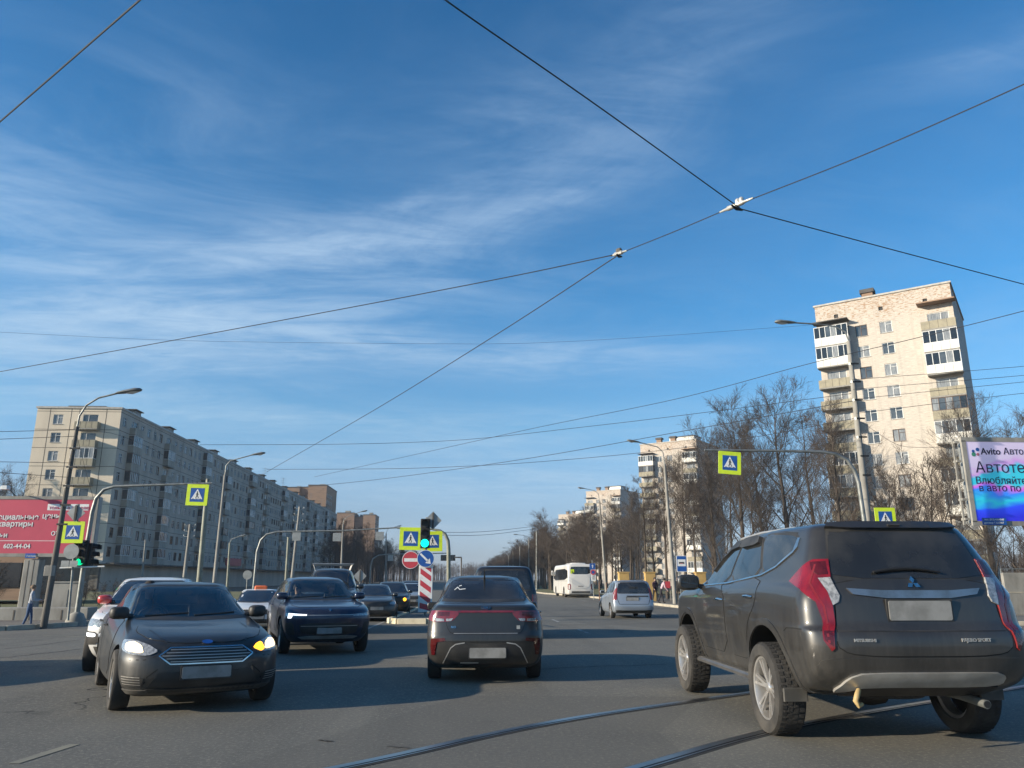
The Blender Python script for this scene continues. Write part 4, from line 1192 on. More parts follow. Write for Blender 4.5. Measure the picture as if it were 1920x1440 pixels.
TL = [(-.84, -1.84, 1.31), (-.80, -1.95, 1.39), (-.72, -2.08, 1.487), (-.62, -2.14, 1.49), (-.632, -2.19, 1.345), (-.725, -2.16, 1.335), (-.69, -2.23, 1.23), (-.668, -2.26, 1.13), (-.685, -2.30, 1.0), (-.715, -2.34, .80), (-.74, -2.335, .78), (-.775, -2.30, .86), (-.765, -2.26, 1.02), (-.765, -2.2, 1.15), (-.80, -2.05, 1.25)]
CL = [(-.722, -2.16, 1.335), (-.636, -2.19, 1.342), (-.60, -2.25, 1.2), (-.615, -2.26, 1.15), (-.665, -2.26, 1.125), (-.688, -2.23, 1.23)]
tls = c.part('tail_light', M['redlamp'], 'C', TL, .016, .03, 0, .05, both=True, rimm=M['redlamp_dull'])
for o, sg in zip(tls, (1, -1)):
    mb = MB(); c.patch(mb, M['clearlamp'], 'C', [(sg * q[0], q[1], q[2]) for q in CL][::sg], .018, .025, 0, .04); mb.build('reversing_lamp', o, 40)
    mb = MB(); c.patch(mb, M['redlamp_deep'], 'C', [(sg * q[0], q[1], q[2]) for q in [(-.735, -2.07, 1.465), (-.635, -2.13, 1.472), (-.648, -2.18, 1.365), (-.72, -2.15, 1.36), (-.745, -2.11, 1.40)]][::sg], .0175, .01, 0, .04); mb.build('lamp_segment', o); mb = MB(); c.patch(mb, M['redlamp_deep'], 'C', [(sg * q[0], q[1], q[2]) for q in [(-.755, -2.28, .93), (-.70, -2.315, .93), (-.72, -2.335, .815), (-.768, -2.305, .86)]][::sg], .0175, .01, 0, .04); mb.build('lamp_segment', o)
    mb = MB(); c.line(mb, M['redlamp_dull'], 'C', [(math.atan2(sg * q[0] * KS[0], -(q[1] * KS[1] - c.ay)), q[2]) for q in [(-.70, -2.10, 1.45), (-.755, -2.12, 1.30), (-.72, -2.24, 1.12), (-.735, -2.32, .84)]], .014, .02); mb.build('light_guide', o)
ch = [(-.545, 1.255), (-.505, 1.208), (-.25, 1.178), (.27, 1.178), (.505, 1.208), (.545, 1.255), (.29, 1.238), (-.27, 1.238)]
c.part('chrome_trim', M['dull_chrome'], 'B', ch, .022, .02, 0, .04)
mb = MB(); E_ = surf(c, 'B', 0.0, 1.29) @ Matrix.Translation((0, 0, .008))
for a in (90, 210, 330):
    Q = Matrix.Rotation(R(a - 90), 4, 'Z')
    mb.prism([(0, 0), (.022, .034), (0, .068), (-.022, .034)], .012, M['chrome'], E_ @ Q)
mb.build('emblem', c.root)
plate(c, 'B', .0, 1.085, .56, .165, .02)
mb = MB()
text_mesh(mb, 'MITSUBISHI', .037, M['silver'], surf(c, 'B', -.58, .85) @ Matrix.Translation((0, 0, .008)), bold=.012)
mb.build('lettering', c.root); mb = MB()
text_mesh(mb, 'PAJERO SPORT', .040, M['silver'], surf(c, 'B', .26, .85) @ Matrix.Translation((0, 0, .008)), bold=.012)
mb.build('lettering', c.root)
c.part('bumper', P_BROWN, 'B', [(-.82, .53), (-.60, .44), (.60, .44), (.82, .53), (.84, .70), (.72, .73), (-.72, .73), (-.84, .70)], .012, .02, 1, .06)
c.part('skid_plate', M['silver'], 'B', [(-.70, .47), (-.63, .585), (-.52, .625), (.52, .625), (.60, .60), (.60, .54), (.45, .52), (-.48, .52), (-.60, .48)], .035, .04, 1, .05)
c.part('lower_valance', M['plastic'], 'B', [(-.58, .415), (.60, .415), (.60, .51), (-.56, .51)], .02, .03, 0, .06)
mb = MB()
pts = []
for t in range(7):
    h, n, d = c.cast('B', -.30 + .55 * t / 6, 1.385 + .03 * math.sin(math.pi * t / 6)); pts.append(h - d * .03)
mb.tube(pts, [.012, .016, .018, .016, .012, .010, .008], M['black'], 6); mb.build('rear_wiper', c.root)
side = [[(.86, 1.262), (.70, 1.45), (.45, 1.62), (.22, 1.705), (-.14, 1.72), (-.12, 1.295)], [(-.20, 1.305), (-.22, 1.722), (-.55, 1.738), (-.84, 1.738), (-1.10, 1.37)], [(-1.16, 1.385), (-.91, 1.738), (-1.3, 1.732), (-1.62, 1.71), (-1.75, 1.68), (-1.72, 1.57), (-1.45, 1.455)]]
c.line(c.body, M['plastic'], 'S', [(.9, 1.255), (.70, 1.47), (.45, 1.64), (.22, 1.725), (-.55, 1.755), (-1.3, 1.745), (-1.70, 1.71)], .05, .003)
for p in side:
    c.line(c.body, M['plastic'], 'S', chaikin(p, 1), .05, .003, True)
    c.part('side_window', M['glass'], 'S', p, .006, .008, 1, .07)
c.part('wind_deflector', M['plastic'], 'S', [(-.18, 1.735), (-.82, 1.752), (-.86, 1.66), (-.20, 1.64)], .04, .03, 1, .07)
c.part('wind_deflector', M['plastic'], 'S', [(.74, 1.45), (.47, 1.635), (.22, 1.718), (-.13, 1.732), (-.13, 1.66), (.2, 1.64), (.44, 1.56), (.66, 1.41)], .03, .02, 0, .07)
c.part('chrome_trim', M['chrome'], 'S', [(.90, 1.245), (-.15, 1.28), (-1.13, 1.36), (-1.45, 1.43), (-1.74, 1.55), (-1.80, 1.60), (-1.80, 1.68), (-1.755, 1.685), (-1.735, 1.575), (-1.45, 1.447), (-1.13, 1.374), (-.15, 1.294), (.90, 1.257)], .012, .014, 0, .06)
c.door('door', [(1.0, .58), (1.06, 1.0), (.92, 1.235), (-.14, 1.272), (-.15, .58)], (-.03, 1.115), M['chrome'], 1)
c.door('door', [(-.19, .58), (-.18, 1.275), (-1.14, 1.35), (-1.13, 1.12), (-.90, .95), (-.80, .75), (-.78, .58)], (-.96, 1.165), M['chrome'], 1)
c.arches(P_BROWN, .168, .235, .014)
for vw, P_ in (('S', [(-2.02, .935), (-1.86, .93), (-1.80, .90)]),): c.line(c.body, M['seam'], vw, P_, .010, .002)
for sg in (-1, 1): c.line(c.body, M['seam'], 'C', [(math.atan2(sg * q[0] * KS[0], -(q[1] * KS[1] - c.ay)), q[2]) for q in [(.90, -1.98, .935), (.885, -2.15, .935), (.80, -2.31, .935), (.74, -2.345, .935)]], .010, .002)
c.mirror(.88 * 1.06, 1.235 * 1.09, .87 * 1.06, P_BROWN, (.145, .11, .10), M['glass'], .05)
for sg in (-1, 1):
    mb = MB(); mb.bbox((sg * .90, .08, .46), (.20, 2.05, .05), M['alloy_dark'], .02)
    mb.box((sg * .90, .08, .487), (.15, 1.9, .006), M['plastic_dusty'])
    for y in (-.7, .1, .9): mb.box((sg * .78, y, .47), (.25, .05, .04), M['plastic'])
    mb.build('side_step', c.root, 30)
for sg in (-1, 1):
    mb = MB()
    mb.tube([(sg * .60, .35, 1.86), (sg * .64, .10, 1.915), (sg * .655, -.6, 1.945), (sg * .645, -1.5, 1.945), (sg * .62, -1.9, 1.89)], [.012, .02, .022, .02, .012], M['silver'], 8)
    mb.build('roof_rail', c.root, 40)
for sg in (-1, 1):
    mb = MB(); mb.bbox((sg * .93, -1.86, .42), (.23, .025, .12), M['plastic_dusty'], .01); mb.build('mud_flap', c.root)
mb = MB(); mb.lathe([(.20, .40), (.34, .40), (.375, .45), (.375, .56), (.34, .60), (.2, .60)], M['rubber'], 36, 'Z', (-.02, -1.72, 0))
for k in range(36):
    a = 2 * math.pi * k / 36; mb.box((-.02 + .376 * math.cos(a), -1.72 + .376 * math.sin(a), .5), (.02, .03, .15), M['plastic'], a)
mb.build('spare_wheel', c.root, 35)
mb = MB(); mb.tube([(.52, -1.2, .42), (.54, -2.0, .42), (.54, -2.38, .40)], .036, M['steel'], 12); mb.tube([(.54, -2.382, .40), (.54, -2.385, .40)], .03, M['black'], 12); mb.build('exhaust', c.root, 30)
mb = MB(); mb.tube([(-.60, -2.42, .53), (-.635, -2.46, .50), (-.655, -2.46, .45), (-.63, -2.46, .41), (-.59, -2.44, .42)], [.02, .024, .024, .022, .016], mat('ochre tow hook', (.42, .30, .13), .6), 8); mb.build('tow_hook', c.root, 50)
mb = MB(); mb.tube([(0, -1.38 * 1.0, .42), (-.93, -1.4, .42)], .06, M['plastic'], 10); mb.tube([(0, -1.4, .42), (.93, -1.4, .42)], .06, M['plastic'], 10); mb.lathe([(.02, -.16), (.15, -.12), (.17, 0), (.15, .12), (.02, .16)], M['plastic'], 16, 'X', (0, -1.4, .42)); mb.bbox((0, .1, .50), (1.2, 3.6, .14), M['plastic'], .03); mb.build('underbody', c.root, 35)
c.add_wheels(6, double=True, treads=True, rim_r=.69)
c.finish_body()

# ---- the dark saloon in the middle
P_DARK = paint('charcoal paint', (.036, .035, .034), dust=.30, metal=.4, rough=.3, dustcol=(.14, .125, .10), top=.9)
c = Car('saloon_car', 'charcoal saloon car seen from behind with a red light bar across its boot', 'car', (.29, 14.0, 0), R(0), SEDAN, P_DARK, (1.02, 1.0, 1.05), group='cars in traffic on the road',
        wheels=[(-1.3, .315, .765, .205, .055), (1.3, .315, .765, .205, .055)])
glaze(c, 'sedan', hood=False, gm=M['glass_dusty'])
c.line(c.body, M['seam'], 'B', chaikin([(-.50, .94), (.50, .94), (.55, .84), (.57, .80), (.52, .69), (.45, .665), (-.45, .665), (-.52, .69), (-.57, .80), (-.55, .84)], 1), .014, .0015, True)
c.part('boot_lid', P_DARK, 'B', [(-.50, .94), (.50, .94), (.55, .84), (.57, .80), (.52, .69), (.45, .665), (-.45, .665), (-.52, .69), (-.57, .80), (-.55, .84)], .006, .003, 1, .05)
mb = MB(); c.line(mb, M['silver'], 'B', [(-.46, .668), (.46, .668)], .006, .009); mb.build('boot_edge_glint', c.root)  # silver strip painted as the reflection along the lid's lower edge
tls = c.part('tail_light', M['redlamp'], 'C', [(-.815, -1.83, .93), (-.80, -1.88, .965), (-.62, -2.09, .972), (-.40, -2.12, .965), (-.38, -2.12, .925), (-.44, -2.13, .87), (-.49, -2.13, .825), (-.72, -2.07, .815), (-.80, -1.95, .84), (-.82, -1.84, .88)], .010, .02, 1, .04, both=True)
for o, sg in zip(tls, (1, -1)):
    mb = MB(); c.patch(mb, M['redlamp_deep'], 'C', [(sg * q[0], q[1], q[2]) for q in [(-.70, -2.06, .955), (-.52, -2.11, .955), (-.53, -2.115, .90), (-.70, -2.07, .90)]][::sg], .0125, .01, 0, .04); mb.build('lamp_segment', o)
    for P in ([(-.735, -2.06, .868), (-.60, -2.10, .862), (-.60, -2.11, .828), (-.72, -2.07, .825)], [(-.57, -2.11, .862), (-.47, -2.13, .868), (-.50, -2.13, .832), (-.57, -2.12, .828)]):
        mb = MB(); c.patch(mb, M['clearlamp'], 'C', [(sg * q[0], q[1], q[2]) for q in P][::sg], .014, .01, 0, .03); mb.build('reversing_lamp', o)
c.part('light_bar', M['redlamp'], 'B', [(-.41, .972), (.41, .972), (.41, .945), (-.41, .945)], .008, .012, 0, .05)
c.part('reflector', M['redlamp_deep'], 'C', [(-.76, -2.06, .595), (-.58, -2.16, .607), (-.57, -2.17, .57), (-.69, -2.12, .55), (-.71, -2.08, .385), (-.765, -2.06, .38), (-.78, -2.06, .5)], .012, .02, 0, .04, both=True)
c.part('diffuser', M['plastic'], 'B', [(-.60, .27), (-.49, .48), (-.38, .53), (.38, .53), (.49, .48), (.60, .27)], .006, .01, 1, .05)
for sg in (-1, 1):
    mb = MB(); c.line(mb, M['silver'], 'B', [(sg * .61, .265), (sg * .50, .475), (sg * .43, .525), (sg * .30, .545)], .014, .012); mb.build('diffuser_trim', c.root)
mb = MB(); c.line(mb, M['silver'], 'B', [(-.36, .275), (-.10, .275)], .018, .012)
mb.build('diffuser_trim', c.root)
c.part('bumper', P_DARK, 'B', [(-.78, .56), (-.7, .645), (.7, .645), (.78, .56)], .010, .012, 1, .05)
plate(c, 'B', .03, .41, .53, .14)
mb = MB(); E_ = surf(c, 'B', 0, 1.005) @ Matrix.Translation((0, 0, .004))
mb.prism([(.068 * math.cos(2 * math.pi * t / 28), .031 * math.sin(2 * math.pi * t / 28)) for t in range(28)], .008, M['chrome'], E_)
mb.prism([(.060 * math.cos(2 * math.pi * t / 28), .025 * math.sin(2 * math.pi * t / 28)) for t in range(28)], .0095, M['black'], E_)
text_mesh(mb, 'KIA', .045, M['chrome'], E_ @ Matrix.Translation((0, -.016, .010)), 'CENTER', .002, .03)
mb.build('emblem', c.root)
mb = MB(); text_mesh(mb, 'RIO', .045, M['chrome'], surf(c, 'B', -.50, .735) @ Matrix.Translation((0, 0, .008)), bold=.01)
mb.build('lettering', c.root)
mb = MB(); mb.box(surf(c, 'B', .47, .745) @ Vector((0, 0, .012)), (.05, .008, .05), M['silver']); mb.build('badge', c.root)
mb = MB(); h, n, d = c.cast('T', 0, -1.02); mb.tube([h, h + Vector((0, -.07, .085)), h + Vector((0, -.13, .17))], [.02, .009, .006], M['black'], 6); mb.build('aerial', c.root)
mb = MB()
for a, b in (((-.47, 1.245), (-.42, 1.285)), ((-.42, 1.285), (-.39, 1.25)), ((-.39, 1.25), (-.30, 1.262)), ((-.40, 1.30), (-.36, 1.31))): c.line(mb, M['signwhite'], 'B', [a, b], .010, .009)
mb.build('window_sticker', c.root)
c.mirror(.62, .985, .80, P_DARK, (.10, .09, .07), M['glass'], .04)
c.add_wheels(9); c.finish_body()

# ---- the black car turning towards us on the left, lamps on
P_BLACK = paint('black paint', (.010, .011, .012), dust=.40, metal=.0, rough=.36, dustcol=(.10, .093, .08), top=1.1, coat=.42)
c = Car('black_hatchback', 'dusty black car with lit headlights and an orange indicator turning towards us', 'car', (-3.90, 11.3, 0), R(207), SEDAN, P_BLACK, (1.07, 1.01, .975), group='cars in traffic on the road',
        wheels=[(-1.33, .33, .80, .21, .055), (1.36, .33, .80, .21, .055)], cabin='sedan')
focus = c; furnish(c)
glaze(c, 'sedan', rg=True, gm=M['clear'], sm=M['clear'])
hl = [(.815, 1.55, .80), (.80, 1.72, .70), (.72, 1.93, .655), (.56, 2.06, .64), (.47, 2.09, .69), (.56, 1.98, .755), (.68, 1.80, .80)]
hs = c.part('headlight', M['clearlamp'], 'D', hl, .010, .02, 1, .04, both=True)
lens = [(.765, 1.73, .765), (.75, 1.83, .69), (.60, 2.03, .665), (.62, 1.95, .745), (.70, 1.83, .785)]
for o, sg in zip(hs, (1, -1)):
    mb = MB(); c.patch(mb, M['lamp_on'], 'D', [(sg * q[0], q[1], q[2]) for q in lens][::sg], .016, .01, 1, .03); mb.build('bulb', o)
mb = MB(); c.patch(mb, M['amber'], 'D', [(-.48, 2.09, .69), (-.555, 2.055, .65), (-.60, 2.03, .668), (-.575, 1.98, .75), (-.52, 2.03, .735)], .017, .01, 1, .03); mb.build('indicator', hs[1])
GR = [(-.47, .64), (-.36, .725), (.36, .725), (.47, .64), (.36, .55), (-.36, .55)]
gr = c.part('grille', M['plastic'], 'F', GR, .006, .012, 0, .05)[0]
mb = MB(); c.line(mb, M['chrome'], 'F', GR, .014, .014, True)
for k in range(5):
    z = .575 + .032 * k; xw = .36 + .11 * (1 - abs(z - .64) / .09) - .03
    c.line(mb, M['silver'], 'F', [(-xw, z), (xw, z)], .009, .013)
mb.build('grille_bar', gr)
c.part('bonnet_emblem', M['blue'], 'F', [(.055 * math.cos(2 * math.pi * t / 20), .77 + .02 * math.sin(2 * math.pi * t / 20)) for t in range(20)], .012, .012, 0, .03, rimm=M['chrome'])
c.part('lower_grille', M['plastic'], 'F', [(-.46, .47), (.46, .47), (.55, .31), (-.55, .31)], .005, .01, 0, .06)
fg = c.part('fog_lamp_grille', M['plastic'], 'D', [(.84, 1.86, .44), (.60, 2.10, .405), (.62, 2.07, .315), (.80, 1.86, .31)], .006, .012, 0, .04, both=True)
for o, sg in zip(fg, (1, -1)):
    mb = MB()
    ayf = -c.ay
    for k in range(4):
        z = .335 + .027 * k
        c.line(mb, M['silver'], 'D', [(math.atan2(sg * .79 * c.k[0], 1.88 * c.k[1] - ayf), z + .006), (math.atan2(sg * .63 * c.k[0], 2.08 * c.k[1] - ayf), z - .004)], .007, .012)
    mb.build('grille_bar', o)
c.part('front_lip', M['plastic_dusty'], 'D', [(-.80, 1.75, .225), (-.5, 2.0, .225), (0, 2.1, .225), (.5, 2.0, .225), (.80, 1.75, .225), (.80, 1.75, .275), (.5, 2.03, .275), (0, 2.1, .275), (-.5, 2.03, .275), (-.80, 1.75, .275)], .012, .02, 0, .06)
plate(c, 'F', .0, .455, .52, .125)
for sg in (-1, 1):
    mb = MB(); c.line(mb, P_BLACK, 'T', [(sg * .50, 1.15), (sg * .52, 1.5), (sg * .44, 1.9), (sg * .40, 2.02)], .02, .009); mb.build('bonnet_crease', c.root)
for sg in (-1, 1):
    c.line(c.body, M['seam'], 'F', [(sg * .50, .635), (sg * .60, .60), (sg * .80, .60)], .010, .002)
    c.line(c.body, M['seam'], 'F', [(sg * .47, .50), (sg * .56, .42), (sg * .60, .29)], .012, .002)
c.part('bumper_insert', M['plastic'], 'F', [(-.56, .285), (.56, .285), (.52, .245), (-.52, .245)], .012, .02, 0, .06)
c.mirror(.66, 1.0, .86, M['plastic'], (.115, .10, .078), None, .03)
wipers(c, 1.035, .5)
c.add_wheels(10, double=False); c.finish_body()

# ---- white taxi beside it
P_WHITE = paint('white car paint', (.70, .70, .69), dust=.35, metal=0, rough=.35, dustcol=(.36, .33, .28), top=.8)
P_REDM = mat('red paint', (.60, .06, .05), .3, coat=.8)
def roof_sign(c, m, y=-.5, w=.42):
    mb = MB(); h, n, d = c.cast('T', 0, y); mb.bbox((0, h.y, h.z + .055), (w, .16, .12), m, .03); return mb.build('taxi_sign', c.root, 30)
P_ORANGE = mat('orange plastic', (.75, .16, .05), .45)
c = Car('white_taxi', 'white taxi with red wing mirrors half hidden behind the black turning car', 'taxi', (-5.95, 15.6, 0), R(198), CROSS, P_WHITE, (1.0, 1.0, .94), group='cars in traffic on the road', wheels=[(-1.3, .34, .80, .21, .05), (1.35, .34, .80, .21, .05)])
glaze(c, 'cross', rg=False, gm=M['glass'])
face_lamps(c, y0=2.12, z=.86, x=.66)
c.part('lamp_surround', M['plastic'], 'D', [(.84, 1.78, .72), (.66, 2.16, .70), (.66, 2.16, .50), (.82, 1.8, .48)], .006, .012, 1, .05, both=True)
c.part('daytime_lamp', M['lamp_white'], 'D', [(.82, 1.85, .69), (.70, 2.12, .68), (.70, 2.12, .62), (.82, 1.85, .63)], .012, .012, 1, .05, both=True)
c.part('grille', M['plastic'], 'F', [(-.5, .80), (.5, .80), (.42, .66), (-.42, .66)], .006, .01, 0, .06)
c.part('lower_bumper', M['plastic_dusty'], 'F', [(-.72, .46), (.72, .46), (.66, .30), (-.66, .30)], .006, .01, 0, .06)
plate(c, 'F', 0, .56)
c.mirror(.78, 1.10, .88, P_REDM, (.12, .10, .08), None, .03)
c.add_wheels(5); c.finish_body()

# ---- dark blue crossover waiting behind
P_BLUE = paint('dark blue paint', (.010, .020, .052), dust=.30, metal=.35, rough=.28, dustcol=(.22, .20, .17), top=1.1)
c = Car('blue_crossover', 'dark blue crossover car with one bright white lamp strip, facing us', 'car', (-3.52, 19.0, 0), R(198), CROSS, P_BLUE, (1.05, 1.02, .97), group='cars in traffic on the road', wheels=[(-1.35, .36, .81, .22, .06), (1.38, .36, .81, .22, .06)], cabin='cross')
crossover = c; furnish(c)
glaze(c, 'cross', gm=M['clear'], sm=M['clear'])
hs = c.part('headlight', M['clearlamp'], 'D', [(.80, 1.93, .865), (.45, 2.22, .835), (.45, 2.22, .80), (.70, 2.13, .80), (.79, 1.95, .80)], .008, .015, 0, .05, both=True)
mb = MB(); c.patch(mb, M['lamp_white'], 'D', [(.77, 2.02, .86), (.45, 2.22, .836), (.45, 2.22, .812), (.71, 2.12, .822), (.73, 2.10, .76), (.775, 2.03, .76)], .014, .01, 0, .04); mb.build('lamp_strip', hs[0])
mb = MB(); c.line(mb, M['silver'], 'F', [(-.66, .822), (.66, .822)], .013, .008); c.line(mb, M['silver'], 'F', [(-.55, .60), (.55, .60)], .012, .01); mb.build('front_trim', c.root)
c.part('grille', M['plastic'], 'F', [(-.60, .66), (.60, .66), (.52, .42), (-.52, .42)], .006, .01, 1, .06)
c.part('air_intake', M['plastic'], 'D', [(.84, 1.95, .66), (.70, 2.15, .68), (.68, 2.15, .42), (.80, 1.95, .42)], .006, .01, 1, .05, both=True)
c.part('skid_plate', M['silver'], 'F', [(-.58, .375), (-.36, .40), (.36, .40), (.58, .375), (.5, .335), (-.5, .335)], .012, .015, 0, .06)
c.part('bonnet_emblem', M['chrome'], 'F', [(-.03, .925), (0, .895), (.03, .925), (0, .955)], .01, .01, 0, .03)
plate(c, 'F', 0, .505, .5, .12)
c.mirror(.80, 1.12, .89, P_BLUE, (.125, .10, .08), None, .03); wipers(c, 1.17, .55)
c.add_wheels(5, double=True); c.finish_body()

# ---- further cars in the queue on the left
P_NAVY = paint('dark van paint', (.014, .017, .024), dust=.3, metal=.3, rough=.3)
P_GREY = paint('dark grey paint', (.03, .032, .036), dust=.35, metal=.3, rough=.32, dustcol=(.2, .18, .15))
P_LIGHT = paint('pale silver paint', (.34, .35, .35), dust=.3, metal=.4, rough=.32)
def far_front(name, label, cat, loc, rz, keys, kind, pm, k=(1, 1, 1), lit=None, sign=None, wr=.32, hl=(2.0, .74, .62), rack=False, sh=None):
    c = Car(name, label, cat, loc, rz, keys, pm, k, group='cars in traffic on the road', wheels=[(-1.3 * k[1], wr, .77 * k[0], .2, .05), (1.34 * k[1], wr, .77 * k[0], .2, .05)], sub=4)
    glaze(c, kind, rg=True, gm=M['glass'])
    face_lamps(c, lit=lit, y0=hl[0], z=hl[1], x=hl[2])
    z = hl[1]
    c.part('grille', M['plastic'], 'F', [(-.46, z + .02), (.46, z + .02), (.40, z - .14), (-.40, z - .14)], .006, .01, 0, .08)
    c.part('lower_grille', M['plastic'], 'F', [(-.55, .44), (.55, .44), (.5, .30), (-.5, .30)], .006, .01, 0, .08)
    plate(c, 'F', 0, .52)
    c.mirror(.66 * k[1], (1.0 if kind == 'sedan' else 1.12) * k[2], .82 * k[0], pm, (.11, .09, .075), None, .03)
    if sign: roof_sign(c, sign)
    if rack:
        mb = MB()
        zt = 1.66 * k[2]
        for sg in (-1, 1):
            mb.tube([(sg * .62, .25, zt + .10), (sg * .62, -1.5, zt + .10)], .022, M['silver'], 6)
            for y in (.1, -.6, -1.3): mb.tube([(sg * .62, y, zt + .10), (sg * .55, y, zt - .10)], .018, M['silver'], 6)
        for y in (.25, -.3, -.9, -1.5): mb.tube([(-.66, y, zt + .10), (.66, y, zt + .10)], .022, M['silver'], 6)
        mb.build('roof_rack', c.root)
    c.add_wheels(5); c.finish_body()
    return c
HX = (2.12, .88, .66)
far_front('dark_estate_car', 'dark boxy car with a silver roof rack behind the blue crossover', 'car', (-4.35, 26.0, 0), R(190), CROSS, 'cross', P_GREY, (.98, .95, 1.19), hl=HX, rack=True)
far_front('white_taxi', 'small white taxi with an orange roof sign behind the gap between black and blue cars', 'taxi', (-7.0, 27.5, 0), R(192), SEDAN, 'sedan', P_WHITE, (1.0, .95, .88), sign=P_ORANGE)
far_front('dark_car', 'dark car whose roof shows just behind the small white taxi', 'car', (-7.4, 34, 0), R(186), SEDAN, 'sedan', P_GREY, (1, 1, .95))
far_front('dark_saloon_car', 'dark saloon car directly behind the right side of the blue crossover', 'car', (-3.95, 34.8, 0), R(189), SEDAN, 'sedan', P_GREY, (1, 1, 1.0))
far_front('dark_crossover', 'black crossover with one orange lamp in the queue beside the striped bollard', 'car', (-3.75, 40.5, 0), R(186), CROSS, 'cross', P_BLACK, (1.0, 1, .98), hl=HX)
far_front('silver_car', 'pale silver car with lit headlights farthest in the queue, next to the striped bollard', 'car', (-3.35, 48.5, 0), R(185), SEDAN, 'sedan', P_LIGHT, (1, 1, 1.02), lit=M['lamp_white'])
far_front('grey_saloon_car', 'grey saloon car with lit lamps between the black crossover and the silver car', 'car', (-4.3, 48.5, 0), R(185), SEDAN, 'sedan', P_GREY, (1, 1, 1.0), lit=M['lamp_white'])
far_front('dark_saloon_car', 'dark saloon car behind the roof-rack car on the far side of the queue', 'car', (-5.2, 41.5, 0), R(186), SEDAN, 'sedan', P_NAVY, (1, 1, 1.0))
far_front('black_car', 'black car in the queue behind the grey saloon, farthest of the dark ones', 'car', (-4.0, 57, 0), R(184), CROSS, 'cross', P_BLACK, (1, 1, .98), hl=HX, lit=M['lamp_white'])
far_front('white_car', 'white car far back in the outer lane of the oncoming queue', 'car', (-7.2, 45, 0), R(185), SEDAN, 'sedan', P_WHITE, (1, 1, 1.0))
far_front('shadow_side_car', 'dark car just outside the left of the view that throws its shadow on the road', 'car', (-10.2, 13.2, 0), R(182), CROSS, 'cross', P_GREY, (1, 1, .95), hl=HX)
o = bpy.data.objects['dark_crossover']
mb = MB(); mb.lathe([(.001, .03), (.06, .025), (.08, 0)], M['amber'], 14, 'Y', (-.58, 2.2, .80)); mb.build('indicator', o)

# ---- vehicles ahead of us
def far_rear(name, label, cat, loc, rz, keys, kind, pm, k, wr, tl, gm, tlm=None, extra=None):
    c = Car(name, label, cat, loc, rz, keys, pm, k, group='cars in traffic on the road', wheels=[(-1.3 * k[1], wr, .78 * k[0], .2, .05), (1.34 * k[1], wr, .78 * k[0], .2, .05)], sub=5)
    glaze(c, kind, hood=False, gm=gm)
    c.part('tail_light', tlm or M['redlamp'], 'C', tl, .01, .02, 0, .06, both=True)
    c.mirror(.78 * k[1], 1.08 * k[2], .85 * k[0], pm, (.11, .09, .085), M['glass'], .03)
    c.add_wheels(5)
    return c
c = far_rear('dark_van', 'dark van just ahead of the charcoal saloon with only its roof and right side showing', 'van', (1.02, 23.6, 0), 0, MPV, 'mpv', P_NAVY, (1.05, 1.0, 1.16), .34, [(-.85, -1.98, 1.0), (-.74, -2.11, 1.0), (-.74, -2.13, .80), (-.86, -1.98, .80)], M['glass'])
mb = MB()
for sg in (-1, 1): mb.tube([(sg * .55, .1, 1.80), (sg * .57, -.2, 1.86), (sg * .57, -1.6, 1.86), (sg * .55, -1.8, 1.80)], .02, M['plastic'], 6)
mb.build('roof_rail', c.root); plate(c, 'B', 0, .75); c.finish_body()
P_SILVERB = paint('silver blue paint', (.30, .34, .39), dust=.25, metal=.45, rough=.34, dustcol=(.3, .28, .24), top=.8)
c = far_rear('estate_car', 'silver-blue tall estate car with red tail lights driving away ahead on the right', 'car', (7.40, 37.2, 0), R(.5), MPV, 'mpv', P_SILVERB, (1.05, 1.0, .99), .32, [(-.865, -1.96, 1.10), (-.80, -2.09, 1.32), (-.745, -2.10, 1.33), (-.73, -2.13, .92), (-.76, -2.14, .80), (-.86, -2.0, .80)], M['glass'], M['redlamp_dull'])
TGm = [(-.68, 1.60), (-.70, 1.1), (-.70, .85), (-.62, .62), (.62, .62), (.70, .85), (.70, 1.1), (.68, 1.60)]
c.line(c.body, M['seam'], 'B', TGm, .02, .002, True)
c.part('bumper', P_SILVERB, 'B', [(-.80, .36), (-.82, .58), (.82, .58), (.80, .36)], .02, .03, 1, .07)
c.part('bumper_trim', M['plastic'], 'B', [(-.74, .25), (-.78, .36), (.78, .36), (.74, .25)], .01, .02, 0, .07)
c.part('plate_trim', M['plastic'], 'B', [(-.3, .99), (.62, .99), (.62, .935), (-.3, .935)], .01, .012, 0, .07)
plate(c, 'B', -.05, .84, .55, .14); c.finish_body()
P_BUS = paint('white coach paint', (.66, .64, .60), dust=.25, metal=0, rough=.4, dustcol=(.38, .35, .3), top=1.2)
c = Car('coach', 'white touring coach pulled up at the kerb by the right-hand pavement', 'bus', (10.75, 81.0, 0), R(1.6), BUS, P_BUS, (.98, .92, .90), wheels=[(-2.8, .47, 1.04, .28, .08), (3.1, .47, 1.04, .28, .08)], er=5, ef=4)
c.part('rear_window', M['glass'], 'B', [(-1.0, 2.42), (1.0, 2.42), (.98, 3.05), (.9, 3.2), (-.9, 3.2), (-.98, 3.05)], .01, .02, 1, .2)
c.part('side_window', M['glass'], 'S', [(5.3, 1.75), (4.6, 2.95), (-5.55, 3.0), (-5.55, 1.85)], .01, .02, 1, .3)
c.part('windscreen', M['glass'], 'F', [(-1.05, 1.4), (1.05, 1.4), (.95, 3.0), (-.95, 3.0)], .01, .02, 1, .25)
c.part('tail_light', M['redlamp'], 'C', [(-1.16, -5.75, 1.45), (-.98, -5.97, 1.42), (-1.0, -5.98, .82), (-1.19, -5.75, .82)], .015, .03, 1, .12, both=True)
